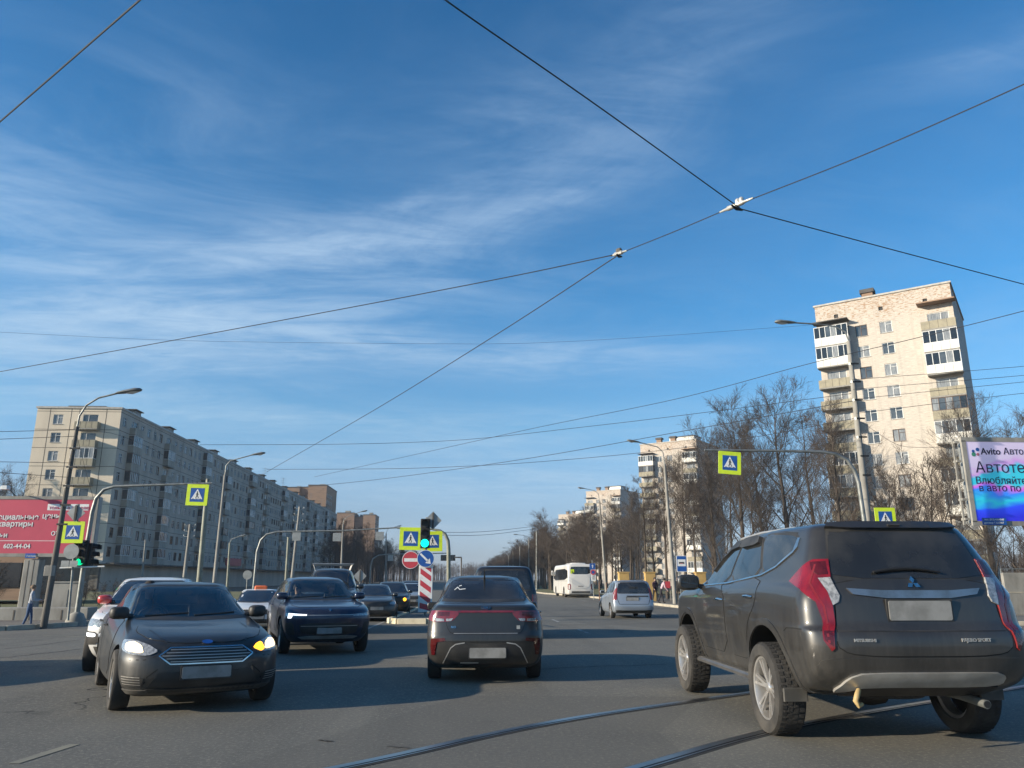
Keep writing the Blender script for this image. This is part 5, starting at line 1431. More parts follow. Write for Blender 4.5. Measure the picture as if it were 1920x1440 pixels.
c.part('engine_cover', P_BUS, 'B', [(-.85, .95), (.85, .95), (.95, 2.3), (-.95, 2.3)], .02, .03, 1, .2)
c.part('rear_grille', M['plastic'], 'B', [(-.9, .5), (.9, .5), (.9, .66), (-.9, .66)], .01, .02, 0, .2)
mb = MB(); text_mesh(mb, '6', .30, M['black'], surf(c, 'B', -.8, 2.55) @ Matrix.Translation((0, 0, .02)), 'CENTER'); mb.box(surf(c, 'B', -.8, 2.7) @ Vector((0, 0, .015)), (.34, .01, .4), M['yellow'])
mb.build('route_card', c.root)
mb = MB(); mb.bbox((0, -2.6, 3.16), (1.5, 3.4, .2), P_BUS, .08); mb.build('roof_pod', c.root, 30)
plate(c, 'B', 0, 1.15, .52, .13); c.mirror(5.1, 2.2, 1.22, P_BUS, (.10, .12, .26), None, .12)
mb = MB()
for y in (-1.3, 1.0, -4.6): c.line(mb, M['seam'], 'S', [(y, .5), (y, 1.7)], .03, .004)
c.line(mb, M['seam'], 'S', [(-5.7, 1.72), (5.5, 1.72)], .03, .004)
mb.build('luggage_flap', c.root)
c.add_wheels(8, rim_r=.6); c.finish_body()

# ---------------------------------------------------------------- street furniture
def P(px, py, y): return at_y(px, py, y)
def loc(root, p): return Vector(p) - root.location
def pole_thing(name, label, cat, base, pts, r0, r1, m, group=None, base_h=0.0, n=10):
    root = thing(name, label, cat, (base[0], base[1], GZ(base[1])), 0, group)
    mb = MB()
    P_ = [Vector((0, 0, 0))] + [loc(root, p) for p in pts]
    mb.tube(P_, [r0 + (r1 - r0) * i / (len(P_) - 1) for i in range(len(P_))], m, n)
    mb.build('pole', root, 50)
    if base_h:
        mb = MB(); mb.lathe([(.36, 0), (.34, base_h * .45), (.22, base_h), (.10, base_h * 1.15)], M['concrete'], 16); mb.build('foot', root, 40)
    return root
def lamp(label, base, top, arm, r0=.14, r1=.10, m=None, am=None, head_dir=None, group='street lamps along the road', bands=0):
    m = m or M['concrete']; am = am or M['steel']
    root = pole_thing('street_lamp', label, 'street lamp', base, [Vector(base) * .5 + Vector(top) * .5, top], r0, r1, m, group)
    mb = MB(); A = [loc(root, p) for p in [top] + arm]
    mb.tube([A[0] - Vector((0, 0, .5))] + A, .035 if r0 < .2 else .045, am, 8); mb.build('arm', root, 50)
    e = A[-1]; d = (A[-1] - A[-2]).normalized(); d.z *= .6; d.normalize()
    s_ = Vector((0, 0, 1)).cross(d).normalized(); u = d.cross(s_)
    mb = MB(); ring = []
    prof = [(-.1, .05), (0, .10), (.25, .14), (.6, .17), (.78, .12), (.84, .03)]
    vs, fs = [], []
    for t, w_ in prof:
        for k in range(10):
            a = 2 * math.pi * k / 10
            vs.append(e + d * t + s_ * math.cos(a) * w_ + u * (math.sin(a) * w_ * (.6 if math.sin(a) > 0 else .38)))
    for i in range(len(prof) - 1): fs += [(i * 10 + k, i * 10 + (k + 1) % 10, (i + 1) * 10 + (k + 1) % 10, (i + 1) * 10 + k) for k in range(10)]
    fs += [tuple(range(10)), tuple(range(len(vs) - 10, len(vs)))]
    mb.add(vs, fs, M['steel']); h = mb.build('lamp_head', root, 50)
    mb = MB(); vs = []
    for k in range(14):
        a = 2 * math.pi * k / 14; vs.append(e + d * (.5 + .24 * math.cos(a)) + s_ * math.sin(a) * .13 - u * .055)
    vs.append(e + d * .5 - u * .12)
    mb.add(vs, [(k, (k + 1) % 14, 14) for k in range(14)], M['signwhite']); mb.build('lens', h, 60)
    if bands:
        mb = MB()
        for k in range(bands):
            q = A[0] * (.5 + .48 * k / bands); mb.tube([q - Vector((0, 0, .05)), q + Vector((0, 0, .05))], r1 * 1.35, M['signback'], 10)
            mb.box(q + Vector((.1, -.12, 0)), (.35, .06, .06), M['black'])
        mb.build('bracket', root)
    return root
b = ground_at(82, 1172, .12)
lamp('dark concrete street lamp standing in front of the red billboard', (b.x, b.y, 0), P(145, 800, b.y), [P(149, 780, b.y), P(162, 760, b.y), P(185, 746, b.y), P(222, 737, b.y)], .115, .062, M['concrete_dark'], bands=5)
b = P(400, 1108, 50)
lamp('slender street lamp in front of the long panel block', (b.x, 50, 0), P(422, 890, 50), [P(424, 873, 50), P(432, 864, 50), P(473, 853, 50)], .13, .075)
b = P(639, 1100, 95)
lamp('far street lamp before the brown brick house down the street', (b.x, 95, 0), P(643, 985, 95), [P(645, 974, 95), P(653, 968, 95), P(676, 960, 95)], .15, .09)
b = P(427, 1095, 84)
lamp('short greenish lamp beside the slender lamp at the shops', (b.x, 84, 0), P(431, 1018, 84), [P(434, 1011, 84), P(448, 1006, 84)], .15, .10, M['steel_green'])
b = P(724, 1100, 140)
lamp('distant lamp whose head shows left of the centre crossing sign', (b.x, 140, 0), P(724, 1000, 140), [P(727, 992, 140), P(744, 987, 140)], .14, .09)
b = P(1644, 1132, 31)
lamp('tall concrete lamp in front of the nearest pale tower, hung with cables', (b.x, 31, 0), P(1591, 640, 31), [P(1585, 622, 31), P(1565, 612, 31), P(1535, 608, 31), P(1488, 605, 31)], .175, .095, M['concrete'], bands=7)
b = ground_at(1266, 1132, .12)
lamp('grey street lamp next to the bus stop sign', (b.x, b.y, 0), P(1246, 870, b.y), [P(1243, 848, b.y), P(1233, 838, b.y), P(1197, 829, b.y)], .15, .09)
b = ground_at(1137, 1112, .1)
lamp('grey street lamp just right of the white coach', (b.x, b.y, 0), P(1124, 940, b.y), [P(1122, 926, b.y), P(1115, 920, b.y), P(1096, 916, b.y)], .16, .10)
b = ground_at(1006, 1107)
lamp('straight pale lamp post on the grass left of the white coach', (b.x, b.y, 0), P(1006, 996, b.y), [P(1005, 992, b.y), P(1002, 991, b.y - .5)], .13, .09, M['steel'])
for i, (px, py) in enumerate([(967, 1003), (955, 1019), (945, 1028), (939, 1036), (931, 1043), (925, 1049), (920, 1054), (915, 1059)]):
    d = ray(px, py); yy = (9.3 - EYE.z) / (d.z / d.y); h = at_y(px, py, yy)
    lamp('distant lamp in the row along the wood edge, nearest of the row' if i == 0 else 'distant lamp in the row receding along the wood edge', (h.x + 2.4, yy, 0), Vector((h.x + 2.4, yy, 8.6)), [Vector((h.x + 2.2, yy, 9.0)), Vector((h.x + 1.6, yy, 9.2)), Vector((h.x + .4, yy, 9.35))], .12, .08, group='distant lamps along the wood edge' if i else None)
# poles that carry only cables
def cable_pole(label, px, base_py, topx, topy, y, r0, r1, m, ins=0):
    b = at_y(px, base_py, y); t = at_y(topx, topy, y)
    root = pole_thing('utility_pole', label, 'pole', (b.x, y, 0), [t], r0, r1, m)
    if ins:
        mb = MB()
        for k in range(ins):
            q = loc(root, t) * (1 - .07 * (k + .3)); mb.box(q, (.8, .05, .05), M['steel'])
            for sx in (-.4, .4): mb.lathe([(.03, 0), (.04, .04), (.03, .09), (.01, .10)], M['signback'], 8, c=(q.x + sx, q.y, q.z + .04))
        mb.build('insulator', root)
cable_pole('greenish tapering pole right of the hanging crossing sign on the left', 371, 1122, 390, 898, 46, .17, .11, M['steel_green'])
cable_pole('leaning pole with insulators before the panel block', 343, 1105, 357, 983, 62, .16, .11, M['concrete'], 3)
cable_pole('leaning concrete pole with insulators beyond the gantry', 545, 1102, 562, 950, 72, .16, .10, M['concrete'], 3)
cable_pole('short greenish pole next to the leaning concrete pole', 536, 1100, 541, 1007, 80, .17, .12, M['steel_green'])
cable_pole('thin grey pole standing before the shop porch', 265, 1108, 273, 1012, 64, .09, .06, M['concrete'])

# signs
def thick(a, b, w):
    a, b = Vector(a), Vector(b); t = (b - a).normalized(); n = Vector((-t.y, t.x)) * w / 2
    return [tuple(a + n), tuple(b + n), tuple(b - n), tuple(a - n)]
def crossing_sign(label, pos, s=.9, tilt=0, face=(0, -1), flip=1, cat='road sign'):
    root = thing('crossing_sign', label, cat, pos, 0, 'pedestrian crossing signs')
    Fm = face_frame((0, 0, 0), *face) @ Matrix.Rotation(R(tilt), 4, 'Z')
    mb = MB(); h = s / 2; e = s * .03
    mb.prism([(-h + e, -h), (h - e, -h), (h, -h + e), (h, h - e), (h - e, h), (-h + e, h), (-h, h - e), (-h, -h + e)], .02, M['yellow'], Fm); mb.prism([(-h, -h), (h, -h), (h, h), (-h, h)], -.012, M['signback'], Fm)
    mb.build('board', root)
    mb = MB(); q = s * .325
    mb.prism([(-q, -q), (q, -q), (q, q), (-q, q)], .004, M['blue'], Fm @ Matrix.Translation((0, 0, .02)))
    mb.prism([(-s * .265, -s * .20), (s * .265, -s * .20), (0, s * .285)], .004, M['signwhite'], Fm @ Matrix.Translation((0, 0, .024)))
    T = Fm @ Matrix.Translation((0, 0, .028)) @ Matrix.Diagonal((s * flip, s, 1, 1))
    for pl in ([(.028 * math.cos(k * .6283), .135 + .032 * math.sin(k * .6283)) for k in range(10)], thick((.0, .10), (.0, -.03), .052), thick((0, -.02), (-.055, -.165), .032), thick((0, -.02), (.06, -.10), .032), thick((.055, -.09), (.075, -.165), .028),
               thick((.0, .085), (-.055, .02), .02), thick((.0, .085), (.05, .03), .02), thick((.045, .03), (.07, .0), .018), thick((-.21, -.185), (-.13, -.185), .02), thick((-.035, -.185), (.035, -.185), .018), thick((.13, -.185), (.21, -.185), .02)):
        mb.prism(pl, .003, M['black'], T)
    mb.build('symbol', root)
    return root
def round_sign(name, label, pos, r, m, cat='road sign', face=(0, -1), rim=True):
    root = thing(name, label, cat, pos)
    Fm = face_frame((0, 0, 0), *face)
    C_ = lambda q: [(q * math.cos(2 * math.pi * k / 28), q * math.sin(2 * math.pi * k / 28)) for k in range(28)]
    mb = MB(); mb.prism(C_(r), .02, M['signwhite'] if rim else m, Fm)
    if rim: mb.prism(C_(r * .94), .004, m, Fm @ Matrix.Translation((0, 0, .02)))
    mb.build('board', root)
    return root, Fm
def signal(label, pos, lit=2, w=.34, h=1.05, face=(0, -1), lm=None, back=False):
    root = thing('traffic_light', label, 'traffic light', pos)
    Fm = face_frame((0, 0, 0), *face)
    mb = MB(); mb.bbox((0, .12, 0), (w, .2, h), M['black'], .03) if face == (0, -1) else mb.bbox((0, 0, 0), (.2, w, h), M['black'], .03); mb.build('housing', root)
    for k in range(3):
        y_ = h * (.33 - .33 * k); r = h * .135
        mb = MB()
        C_ = [(r * math.cos(2 * math.pi * t / 22), y_ + r * math.sin(2 * math.pi * t / 22)) for t in range(22)]
        off = .022 if face == (0, -1) else .102
        mm = (lm or M['green_lamp']) if k == lit else M['plastic']
        mb.prism(C_, .02, mm, Fm @ Matrix.Translation((0, 0, off)))
        o = mb.build('lamp', root)
        mb = MB(); vs, fs = [], []
        for t in range(13):
            a = R(-20 + 220 * t / 12)
            for z_ in (off, off + .20): vs.append(Fm @ Vector(((r + .012) * math.cos(a), y_ + (r + .012) * math.sin(a) - (z_ - off) * .12, z_)))
        fs = [(2 * t, 2 * t + 1, 2 * t + 3, 2 * t + 2) for t in range(12)]
        mb.add(vs, fs, M['black']); mb.build('visor', o)
    return root

# left crossing: mast arm, its signs and lights
b = ground_at(142, 1167, .12); yl = b.y
T_ = [P(157, 1060, yl), P(173, 960, yl), P(180, 935, yl), P(195, 918, yl), P(215, 912, yl), P(300, 909, yl), P(398, 906, yl)]
pole_thing('mast_arm', 'grey mast arm reaching over the road before the long panel block', 'signal mast', (b.x, yl, 0), T_, .095, .036, M['steel'], base_h=.42)
crossing_sign('yellow-edged crossing sign hung from the mast arm before the panel block', P(370, 928, yl - .1), .80, -1)
p = P(137, 998, yl - .5)
sp_b = P(122, 1068, yl - .5)
root = thing('sign_post', 'thin post carrying the crossing sign beside the dark concrete lamp', 'post', (P(128, 1160, yl - .5).x, yl - .5, 0))
mb = MB(); mb.tube([(0, 0, 0), loc(root, P(146, 945, yl - .5)) + Vector((0, .06, 0))], .04, M['steel'], 8); mb.build('pole', root, 50)
mb = MB(); mb.tube([loc(root, P(112, 1065, yl - .4)), loc(root, P(196, 1062, yl - .4))], .03, M['signwhite'], 6); mb.build('bracket', root)
crossing_sign('yellow-edged crossing sign on the thin post beside the dark concrete lamp', P(137, 998, yl - .6), .78, 0, flip=-1)
def diamond_back(label, pos, s, face=(0, -1), squash=1.0):
    root = thing('priority_sign', label, 'road sign', pos); Fm = face_frame((0, 0, 0), *face)
    mb = MB(); mb.prism([(-s * squash, 0), (0, -s), (s * squash, 0), (0, s)], .02, M['signback'], Fm); mb.build('board', root)
    mb = MB(); mb.box(Fm @ Vector((0, 0, .045)), (.07, .05, 1.7 * s), M['concrete_dark']); mb.build('stiffener', root)
diamond_back('grey back of a diamond sign above the crossing sign near the red billboard', P(143, 962, yl - .6), .33)
rs, _ = round_sign('round_sign', 'grey back of a round sign below the crossing sign near the red billboard', P(134, 1034, yl - .6), .27, M['signback'], rim=False)
for x in (122, 138):
    root = thing('sign_plate', 'small grey plate under the round sign back, ' + ('left of the pair' if x == 122 else 'right of the pair'), 'sign', P(x, 1057, yl - .6))
    mb = MB(); mb.box((0, 0, 0), (.28, .02, .22), M['signback']); mb.build('board', root)
signal('traffic light showing green on the left mast', P(152, 1037, yl - .35), 2, .36, .94, lm=M['green_lamp2'])
signal('dark traffic light seen from its side on the left mast', P(169, 1040, yl - .05), -1, .32, .84, face=(1, 0))
# cabinets and planter
root = thing('control_cabinet', 'grey metal control cabinet behind the left lamp post', 'cabinet', (P(116, 1165, 33.5).x, 33.5, GZ(33.5) + .1))
mb = MB(); mb.bbox((0, 0, .72), (1.15, .5, 1.44), M['concrete'], .02); mb.box((0, 0, 1.46), (1.22, .58, .05), M['concrete']); mb.build('housing', root)
mb = MB(); mb.box((.02, -.255, .62), (.38, .015, 1.1), M['concrete']); mb.build('door', root)
root = thing('control_cabinet', 'small grey box fixed to the dark concrete lamp post', 'cabinet', P(93, 1070, b.y - 4.0))
mb = MB(); mb.bbox((0, 0, 0), (.26, .2, .32), M['concrete'], .02); mb.build('housing', root)
root = thing('planter_wall', 'low pale concrete plinth under the red billboard pillar', 'low wall', (P(40, 1160, 32.6).x, 32.6, GZ(32.6) + .1))
mb = MB()
mb.bbox((0, 0, .24), (5.4, .8, .5), M['concrete'], .03)
for k in range(9): mb.box((-2.5 + k * .6, -.403, .2), (.05, .012, .4), M['panel_seam'])
mb.build('block', root)

# red billboard
def bill_left():
    Y0 = 34.5; k = Y0 / 31
    q0 = P(-190, 1045, Y0); q1 = P(172, 1042, Y0); top = P(172, 931, Y0).z; bot = P(100, 1044, Y0).z
    root = thing('billboard', 'big red billboard with white Russian lettering on the left', 'billboard', (P(52, 1100, Y0).x, Y0, GZ(Y0) + .1))
    def L(px, py, dy=0): return loc(root, P(px, py, Y0)) + Vector((0, dy, 0))
    cx = (q0.x + q1.x) / 2 - root.location.x; w = q1.x - q0.x; cz = (top + bot) / 2 - root.location.z; h = top - bot
    red = mat('red poster', (.52, .055, .10), .5, col2=(.44, .045, .085), scale=.6)
    mb = MB(); mb.bbox((cx, .2, cz), (w, .36, h), M['signback'], .03)
    for s_ in (-1, 1): mb.box((cx, .0, cz + s_ * (h / 2 - .07)), (w, .05, .14), M['concrete']); mb.box((cx + s_ * (w / 2 - .06), 0, cz), (.12, .05, h - .28), M['concrete'])
    mb.build('frame', root)
    mb = MB(); mb.box((cx, .005, cz), (w - .24, .02, h - .28), red); po = mb.build('poster', root)
    mb = MB(); F0 = lambda px, py: face_frame(L(px, py, -.012), 0, -1)
    mb.box(L(128, 951, -.006), (1.55 * k, .004, .24 * k), M['signwhite'])
    text_mesh(mb, 'Специальные', .285 * k, M['signwhite'], F0(-23, 974), bold=.018); text_mesh(mb, 'цены', .285 * k, M['signwhite'], F0(79, 972), bold=.018)
    text_mesh(mb, 'квартиры', .285 * k, M['signwhite'], F0(-5, 987), bold=.018)
    text_mesh(mb, 'для всей семьи', .27 * k, M['signwhite'], F0(14, 1008), 'RIGHT', bold=.012)
    text_mesh(mb, 'от 7,7 %', .30 * k, M['signwhite'], F0(95, 1004), bold=.004)
    text_mesh(mb, '602-44-04', .24 * k, M['signwhite'], F0(6, 1028), bold=.016)
    mb.box(L(60, 1014, -.006), (5.0, .004, .02), M['signwhite'])
    mb.build('lettering', po)
    mb = MB(); text_mesh(mb, 'только в апреле', .19 * k, red, F0(92, 955)); mb.build('small_lettering', po)
    mb = MB(); mb.box(L(58, 1042, -.04), (.42, .02, .2), M['blue']); text_mesh(mb, 'Реклама', .085 * k, M['signwhite'], face_frame(L(51, 1044, -.052), 0, -1)); mb.build('owner_plate', root)
    mb = MB(); pz = bot - .1 - root.location.z
    mb.bbox((.0, .25, pz / 2), (.66, .45, pz), M['concrete'], .03)
    for x in (-.12, .1): mb.box((x, .022, pz / 2), (.03, .008, pz - .1), M['panel_seam'])
    mb.build('pillar', root)
    mb = MB()
    lp = L(24, 926); mb.tube([lp + Vector((0, .3, -.1)), lp + Vector((0, -.2, .12)), lp + Vector((0, -.6, .2))], .03, M['steel'], 6); mb.bbox(lp + Vector((0, -.6, .2)), (.3, .25, .16), M['signwhite'], .03); mb.build('floodlight', root)
bill_left()

# screen on the right
def bill_right():
    Y0 = 33.0; k = Y0 / 28.5
    root = thing('advertising_screen', 'large advertising screen with blue and lilac waves above the concrete wall', 'billboard', (P(1905, 1100, Y0).x, Y0, GZ(Y0) + .1))
    def L(px, py, dy=0): return loc(root, P(px, py, Y0)) + Vector((0, dy, 0))
    a = L(1812, 826); b = L(2110, 826); c0 = L(1832, 979)
    x0 = (a.x + c0.x) / 2; x1 = b.x; cx = (x0 + x1) / 2; w = x1 - x0; z1 = a.z; z0 = c0.z; cz = (z0 + z1) / 2; h = z1 - z0
    m = bpy.data.materials.new('screen image'); m.use_nodes = True; g = NG(m.node_tree); bs = m.node_tree.nodes['Principled BSDF']
    co = g.n('TexCoord').outputs['Object']
    sx = g.n('SeparateXYZ', {0: co}); X, Z = sx.outputs[0], sx.outputs[2]
    wob = g.noise(g.n('Mapping', {'Vector': co, 'Scale': (.35, 1, .9)}).outputs[0], .8, 2, .5, 1.2)
    v = g.m('ADD', g.m('SUBTRACT', g.m('DIVIDE', g.m('SUBTRACT', Z, z0), h), g.m('MULTIPLY', g.m('SUBTRACT', X, x0), .035)), g.m('MULTIPLY', g.m('SUBTRACT', wob, .5), .42))
    cr = g.n('ValToRGB', {0: v}); e = cr.color_ramp
    stops = [(0, (.02, .02, .55)), (.16, (.02, .06, .75)), (.24, (.02, .46, .60)), (.33, (.03, .20, .75)), (.38, (.60, .12, .60)), (.43, (.03, .46, .58)), (.56, (.04, .42, .56)), (.61, (.45, .24, .55)), (.68, (.46, .40, .56)), (1, (.52, .45, .60))]
    while len(e.elements) < len(stops): e.elements.new(.5)
    for el_, (p_, c_) in zip(e.elements, stops): el_.position = p_; el_.color = (*c_, 1)
    g.link(cr.outputs[0], bs.inputs['Base Color']); g.link(cr.outputs[0], bs.inputs['Emission Color']); bs.inputs['Emission Strength'].default_value = .22; bs.inputs['Roughness'].default_value = .4
    mb = MB(); mb.bbox((cx, .35, cz), (w + .02, .6, h + .02), M['signback'], .03)
    for s_ in (-1, 1): mb.box((cx, .02, cz + s_ * (h / 2 + .05)), (w + .5, .12, .2), M['concrete']); mb.box((cx + s_ * (w / 2 + .14), .02, cz), (.2, .12, h - .02), M['concrete'])
    mb.build('frame', root)
    mb = MB(); mb.box((x0 - .42, .3, cz), (.08, .08, h + .2), M['concrete'])
    for q in range(5): mb.box((x0 - .34, .3, cz - h / 2 + .15 + q * (h - .2) / 4), (.2, .3, .1), M['concrete'])
    mb.build('service_rack', root)
    mb = MB(); mb.box((cx, 0, cz), (w, .03, h), m); sc = mb.build('screen', root)
    dk = mat('screen lettering', (.02, .012, .05), .5)
    mb = MB(); F0 = lambda px, py: face_frame(L(px, py, -.022), 0, -1)
    text_mesh(mb, 'Avito', .36 * k, dk, F0(1839, 852), bold=.02); text_mesh(mb, 'Авто', .36 * k, dk, F0(1881, 852), bold=.004)
    text_mesh(mb, 'Автотека', .60 * k, dk, F0(1829, 886), bold=-.004); text_mesh(mb, 'Влюбляйтесь', .38 * k, dk, F0(1829, 907)); text_mesh(mb, 'в авто по объявлению', .38 * k, dk, F0(1835, 921))
    mb.build('lettering', sc)
    mb = MB()
    for px, py, r, mm in ((1824, 846, .065, M['blue']), (1832, 843, .085, M['blue']), (1825, 852, .10, mat('screen green', (.05, .25, .16), .5)), (1833, 852, .07, mat('screen pink', (.6, .2, .25), .5))):
        mb.prism([(r * math.cos(.4488 * t), r * math.sin(.4488 * t)) for t in range(14)], .006, mm, F0(px, py))
    mb.build('logo', sc)
    mb = MB(); mb.box(L(1861, 978, -.12), (.95 * k, .02, .26 * k), M['blue']); o_ = mb.build('owner_plate', root); mb = MB(); text_mesh(mb, 'тел.: (812) 438-4848', .09 * k, M['signwhite'], face_frame(L(1842, 976, -.135), 0, -1)); text_mesh(mb, 'договор Т-53/2017', .09 * k, M['signwhite'], face_frame(L(1842, 982, -.135), 0, -1)); mb.build('plate_lettering', o_)
    mb = MB(); mb.bbox((cx + .5, .5, z0 / 2), (.7, .5, z0), M['concrete'], .03); mb.build('pillar', root)
bill_right()

# traffic island group in the middle
yc = 36.2
b = P(797, 1147, yc)
root = pole_thing('signal_post', 'signal post on the traffic island behind the striped board', 'post', (b.x, yc + .25, 0), [P(800, 970, yc + .25)], .06, .05, M['steel'])
root = thing('striped_bollard', 'red and white striped board with slanting bars on the traffic island', 'bollard', (b.x, yc - .2, b.z))
mb = MB(); bw, bh = .62, 2.02; mb.bbox((0, 0, bh / 2), (bw, .12, bh), M['signwhite'], .01); mb.build('board', root)
mb = MB(); F0 = face_frame((0, -.062, 0), 0, -1)
for k in range(4):
    z = bh - .12 - k * .5; i = .24
    mb.prism([(-i + .02, z), (i, z), (i, z - .50 + .0) if k < 3 else (i, z - .4), (-i, z - .02)] if False else [(-i, z), (i if k == 0 else i, z - (.0 if k == 0 else .02) - .42 * (k > 0) * .0), (i, max(.05, z - .46)), (-i + (.0 if k else .0), z - .06)] if False else [(-i, z), (-i, z - .24), (i, max(.04, z - .58)), (i, max(.28, z - .34))] , .004, M['signred'], F0)
mb.prism([(-.05, bh - .1), (.24, bh - .1), (.24, bh - .30)], .004, M['signred'], F0)
mb.build('stripe', root)
crossing_sign('large yellow-edged crossing sign left of the green signal on the island', P(770, 1010, yc), 1.02, -1, flip=-1)
crossing_sign('yellow-edged crossing sign partly hidden behind the green signal on the island', P(811, 1015, yc + .6), .92, 1)
signal('traffic light showing bright green on the island in the middle', P(797, 1000, yc - .1), 2, .44, 1.34)
diamond_back('grey back of a diamond sign above the green signal on the island', P(812, 976, yc + .1), .42, squash=.95)
o, F0 = round_sign('no_entry_sign', 'red round no entry sign left of the blue arrow sign', P(770, 1050, yc - .1), .39, M['signred'])
mb = MB(); mb.prism([(-.29, -.075), (.29, -.075), (.29, .075), (-.29, .075)], .004, M['signwhite'], F0 @ Matrix.Translation((0, 0, .024))); mb.build('symbol', o)
o, F0 = round_sign('keep_right_sign', 'blue round sign with a white arrow pointing down to the right', P(798, 1047.5, yc - .3), .39, M['blue'])
mb = MB(); Ft = F0 @ Matrix.Translation((0, 0, .024))
for pl in (thick((-.24, .22), (.12, -.12), .085), [(.24, -.235), (.19, .02), (-.01, -.19)]): mb.prism(pl, .004, M['signwhite'], Ft)
mb.build('symbol', o)
root = thing('name_plate', 'narrow white plate with black writing above the striped board', 'sign', P(798, 1064, yc - .22))
mb = MB(); mb.box((0, 0, 0), (.5, .02, .16), M['signwhite']); mb.build('board', root)
mb = MB(); mb.box((.01, -.012, -.01), (.36, .004, .05), M['black']); mb.build('writing', root)
b = P(842, 1120, 44)
pole_thing('mast_arm', 'greenish mast with a short curved arm behind the island signs', 'signal mast', (b.x, 44, .0), [P(841, 1030, 44), P(840, 1014, 44), P(835, 1002, 44), P(825, 995, 44), P(810, 992, 44), P(745, 990, 44)], .13, .05, M['steel_green'])
b = P(474, 1120, 70)
pole_thing('mast_arm', 'thin grey mast arm reaching across the road in front of the panel block far end', 'signal mast', (b.x, 70, 0), [P(482, 1035, 70), P(489, 1013, 70), P(500, 1002, 70), P(520, 997, 70), P(640, 995, 70), P(752, 989, 70)], .12, .06, M['steel'])
for px, py, t in ((556, 1006, 'left'), (632, 1007, 'middle'), (712, 1005, 'right')):
    root = thing('lane_sign', 'grey square sign back on the far mast arm, %s of three' % {'left': 'leftmost', 'middle': 'middle', 'right': 'rightmost'}[t], 'road sign', P(px, py, 69.8))
    mb = MB(); mb.bbox((0, 0, 0), (.72, .03, .72), M['signback'], .005); mb.build('board', root)
b = P(693, 1102, 130)
pole_thing('mast_arm', 'farthest mast arm over the queue of cars', 'signal mast', (b.x, 130, 0), [P(695, 1062, 130), P(699, 1048, 130), P(710, 1041, 130), P(730, 1039, 130), P(846, 1037, 130)], .14, .08, M['steel'])
for px, w_, t in ((732, .9, 'small grey sign back hanging from the farthest mast arm'), (840, 2.4, 'wide dark sign board hanging from the farthest mast arm')):
    root = thing('lane_sign', t, 'road sign', P(px, 1046, 129.7)); mb = MB(); mb.box((0, 0, 0), (w_, .06, .95), M['signback'] if w_ < 1 else M['concrete_dark']); mb.build('board', root)
b = P(865, 1100, 120)
pole_thing('mast_arm', 'dark right-angled mast far ahead left of the dark van', 'signal mast', (b.x, 120, 0), [P(865, 1046, 120), P(864.9, 1045, 120), P(852, 1045, 120)], .12, .10, M['concrete_dark'])
diamond_back('pale diamond sign back behind the roof-rack car', P(675, 1080, 54), .45)
root = pole_thing('post', 'thin post of the pale diamond sign back', 'post', (P(675, 1120, 54.1).x, 54.1, 0), [P(675, 1080, 54.1)], .035, .035, M['steel'])
round_sign('round_sign', 'grey back of a round sign before the shops of the panel block', P(464, 1078, 75), .42, M['signback'], rim=False)
pole_thing('post', 'thin post of the round sign before the shops', 'post', (P(462, 1112, 75.1).x, 75.1, 0), [P(464, 1078, 75.1)], .05, .05, M['steel'])

# right crossing
b = P(1636, 1132, 27.5)
pole_thing('mast_arm', 'pale curved mast arm over the road before the nearest pale tower', 'signal mast', (b.x, 27.5, 0), [P(1621, 980, 27.5), P(1610, 905, 27.5), P(1602, 882, 27.5), P(1588, 862, 27.5), P(1566, 851, 27.5), P(1540, 847, 27.5), P(1430, 845, 27.5), P(1321, 844, 27.5)], .09, .04, M['steel'])
crossing_sign('yellow-edged crossing sign hung from the pale curved mast arm', P(1368, 868, 27.4), .83, -4)
crossing_sign('yellow-edged crossing sign just above the muddy off-road car roof', P(1660, 972, 30), .84, 0)
pole_thing('post', 'thin post of the crossing sign above the off-road car roof', 'post', (P(1664, 1132, 30.05).x, 30.1, .1), [P(1661, 956, 30.1)], .04, .04, M['steel'])
# bus stop
yb = 51.5
root = pole_thing('post', 'thin post of the blue bus stop sign', 'post', (P(1279, 1130, yb + .05).x, yb + .1, .1), [P(1270, 1035, yb + .1)], .035, .03, M['steel'])
root = thing('bus_stop_sign', 'blue and white bus stop sign beside the grey lamp', 'road sign', P(1278, 1057, yb))
F0 = face_frame((0, 0, 0), 0, -1); mb = MB(); mb.bbox((0, .02, 0), (.68, .03, 1.04), M['signwhite'], .004); mb.prism([(-.31, -.49), (.31, -.49), (.31, .49), (-.31, .49)], .003, M['blue'], F0 @ Matrix.Translation((0, 0, .0))); mb.build('board', root)
mb = MB(); mb.prism([(-.27, -.16), (.27, -.16), (.27, .28), (-.27, .28)], .004, M['signwhite'], F0 @ Matrix.Translation((0, 0, .004))); mb.prism([(-.17, .0), (.17, .0), (.19, .06), (.15, .11), (-.15, .11), (-.19, .06)], .003, M['black'], F0 @ Matrix.Translation((0, 0, .008))); mb.prism([(-.09, .0), (.09, .0), (.09, .035), (-.09, .035)], .004, M['signred'], F0 @ Matrix.Translation((0, 0, .0095))); mb.build('symbol', root)
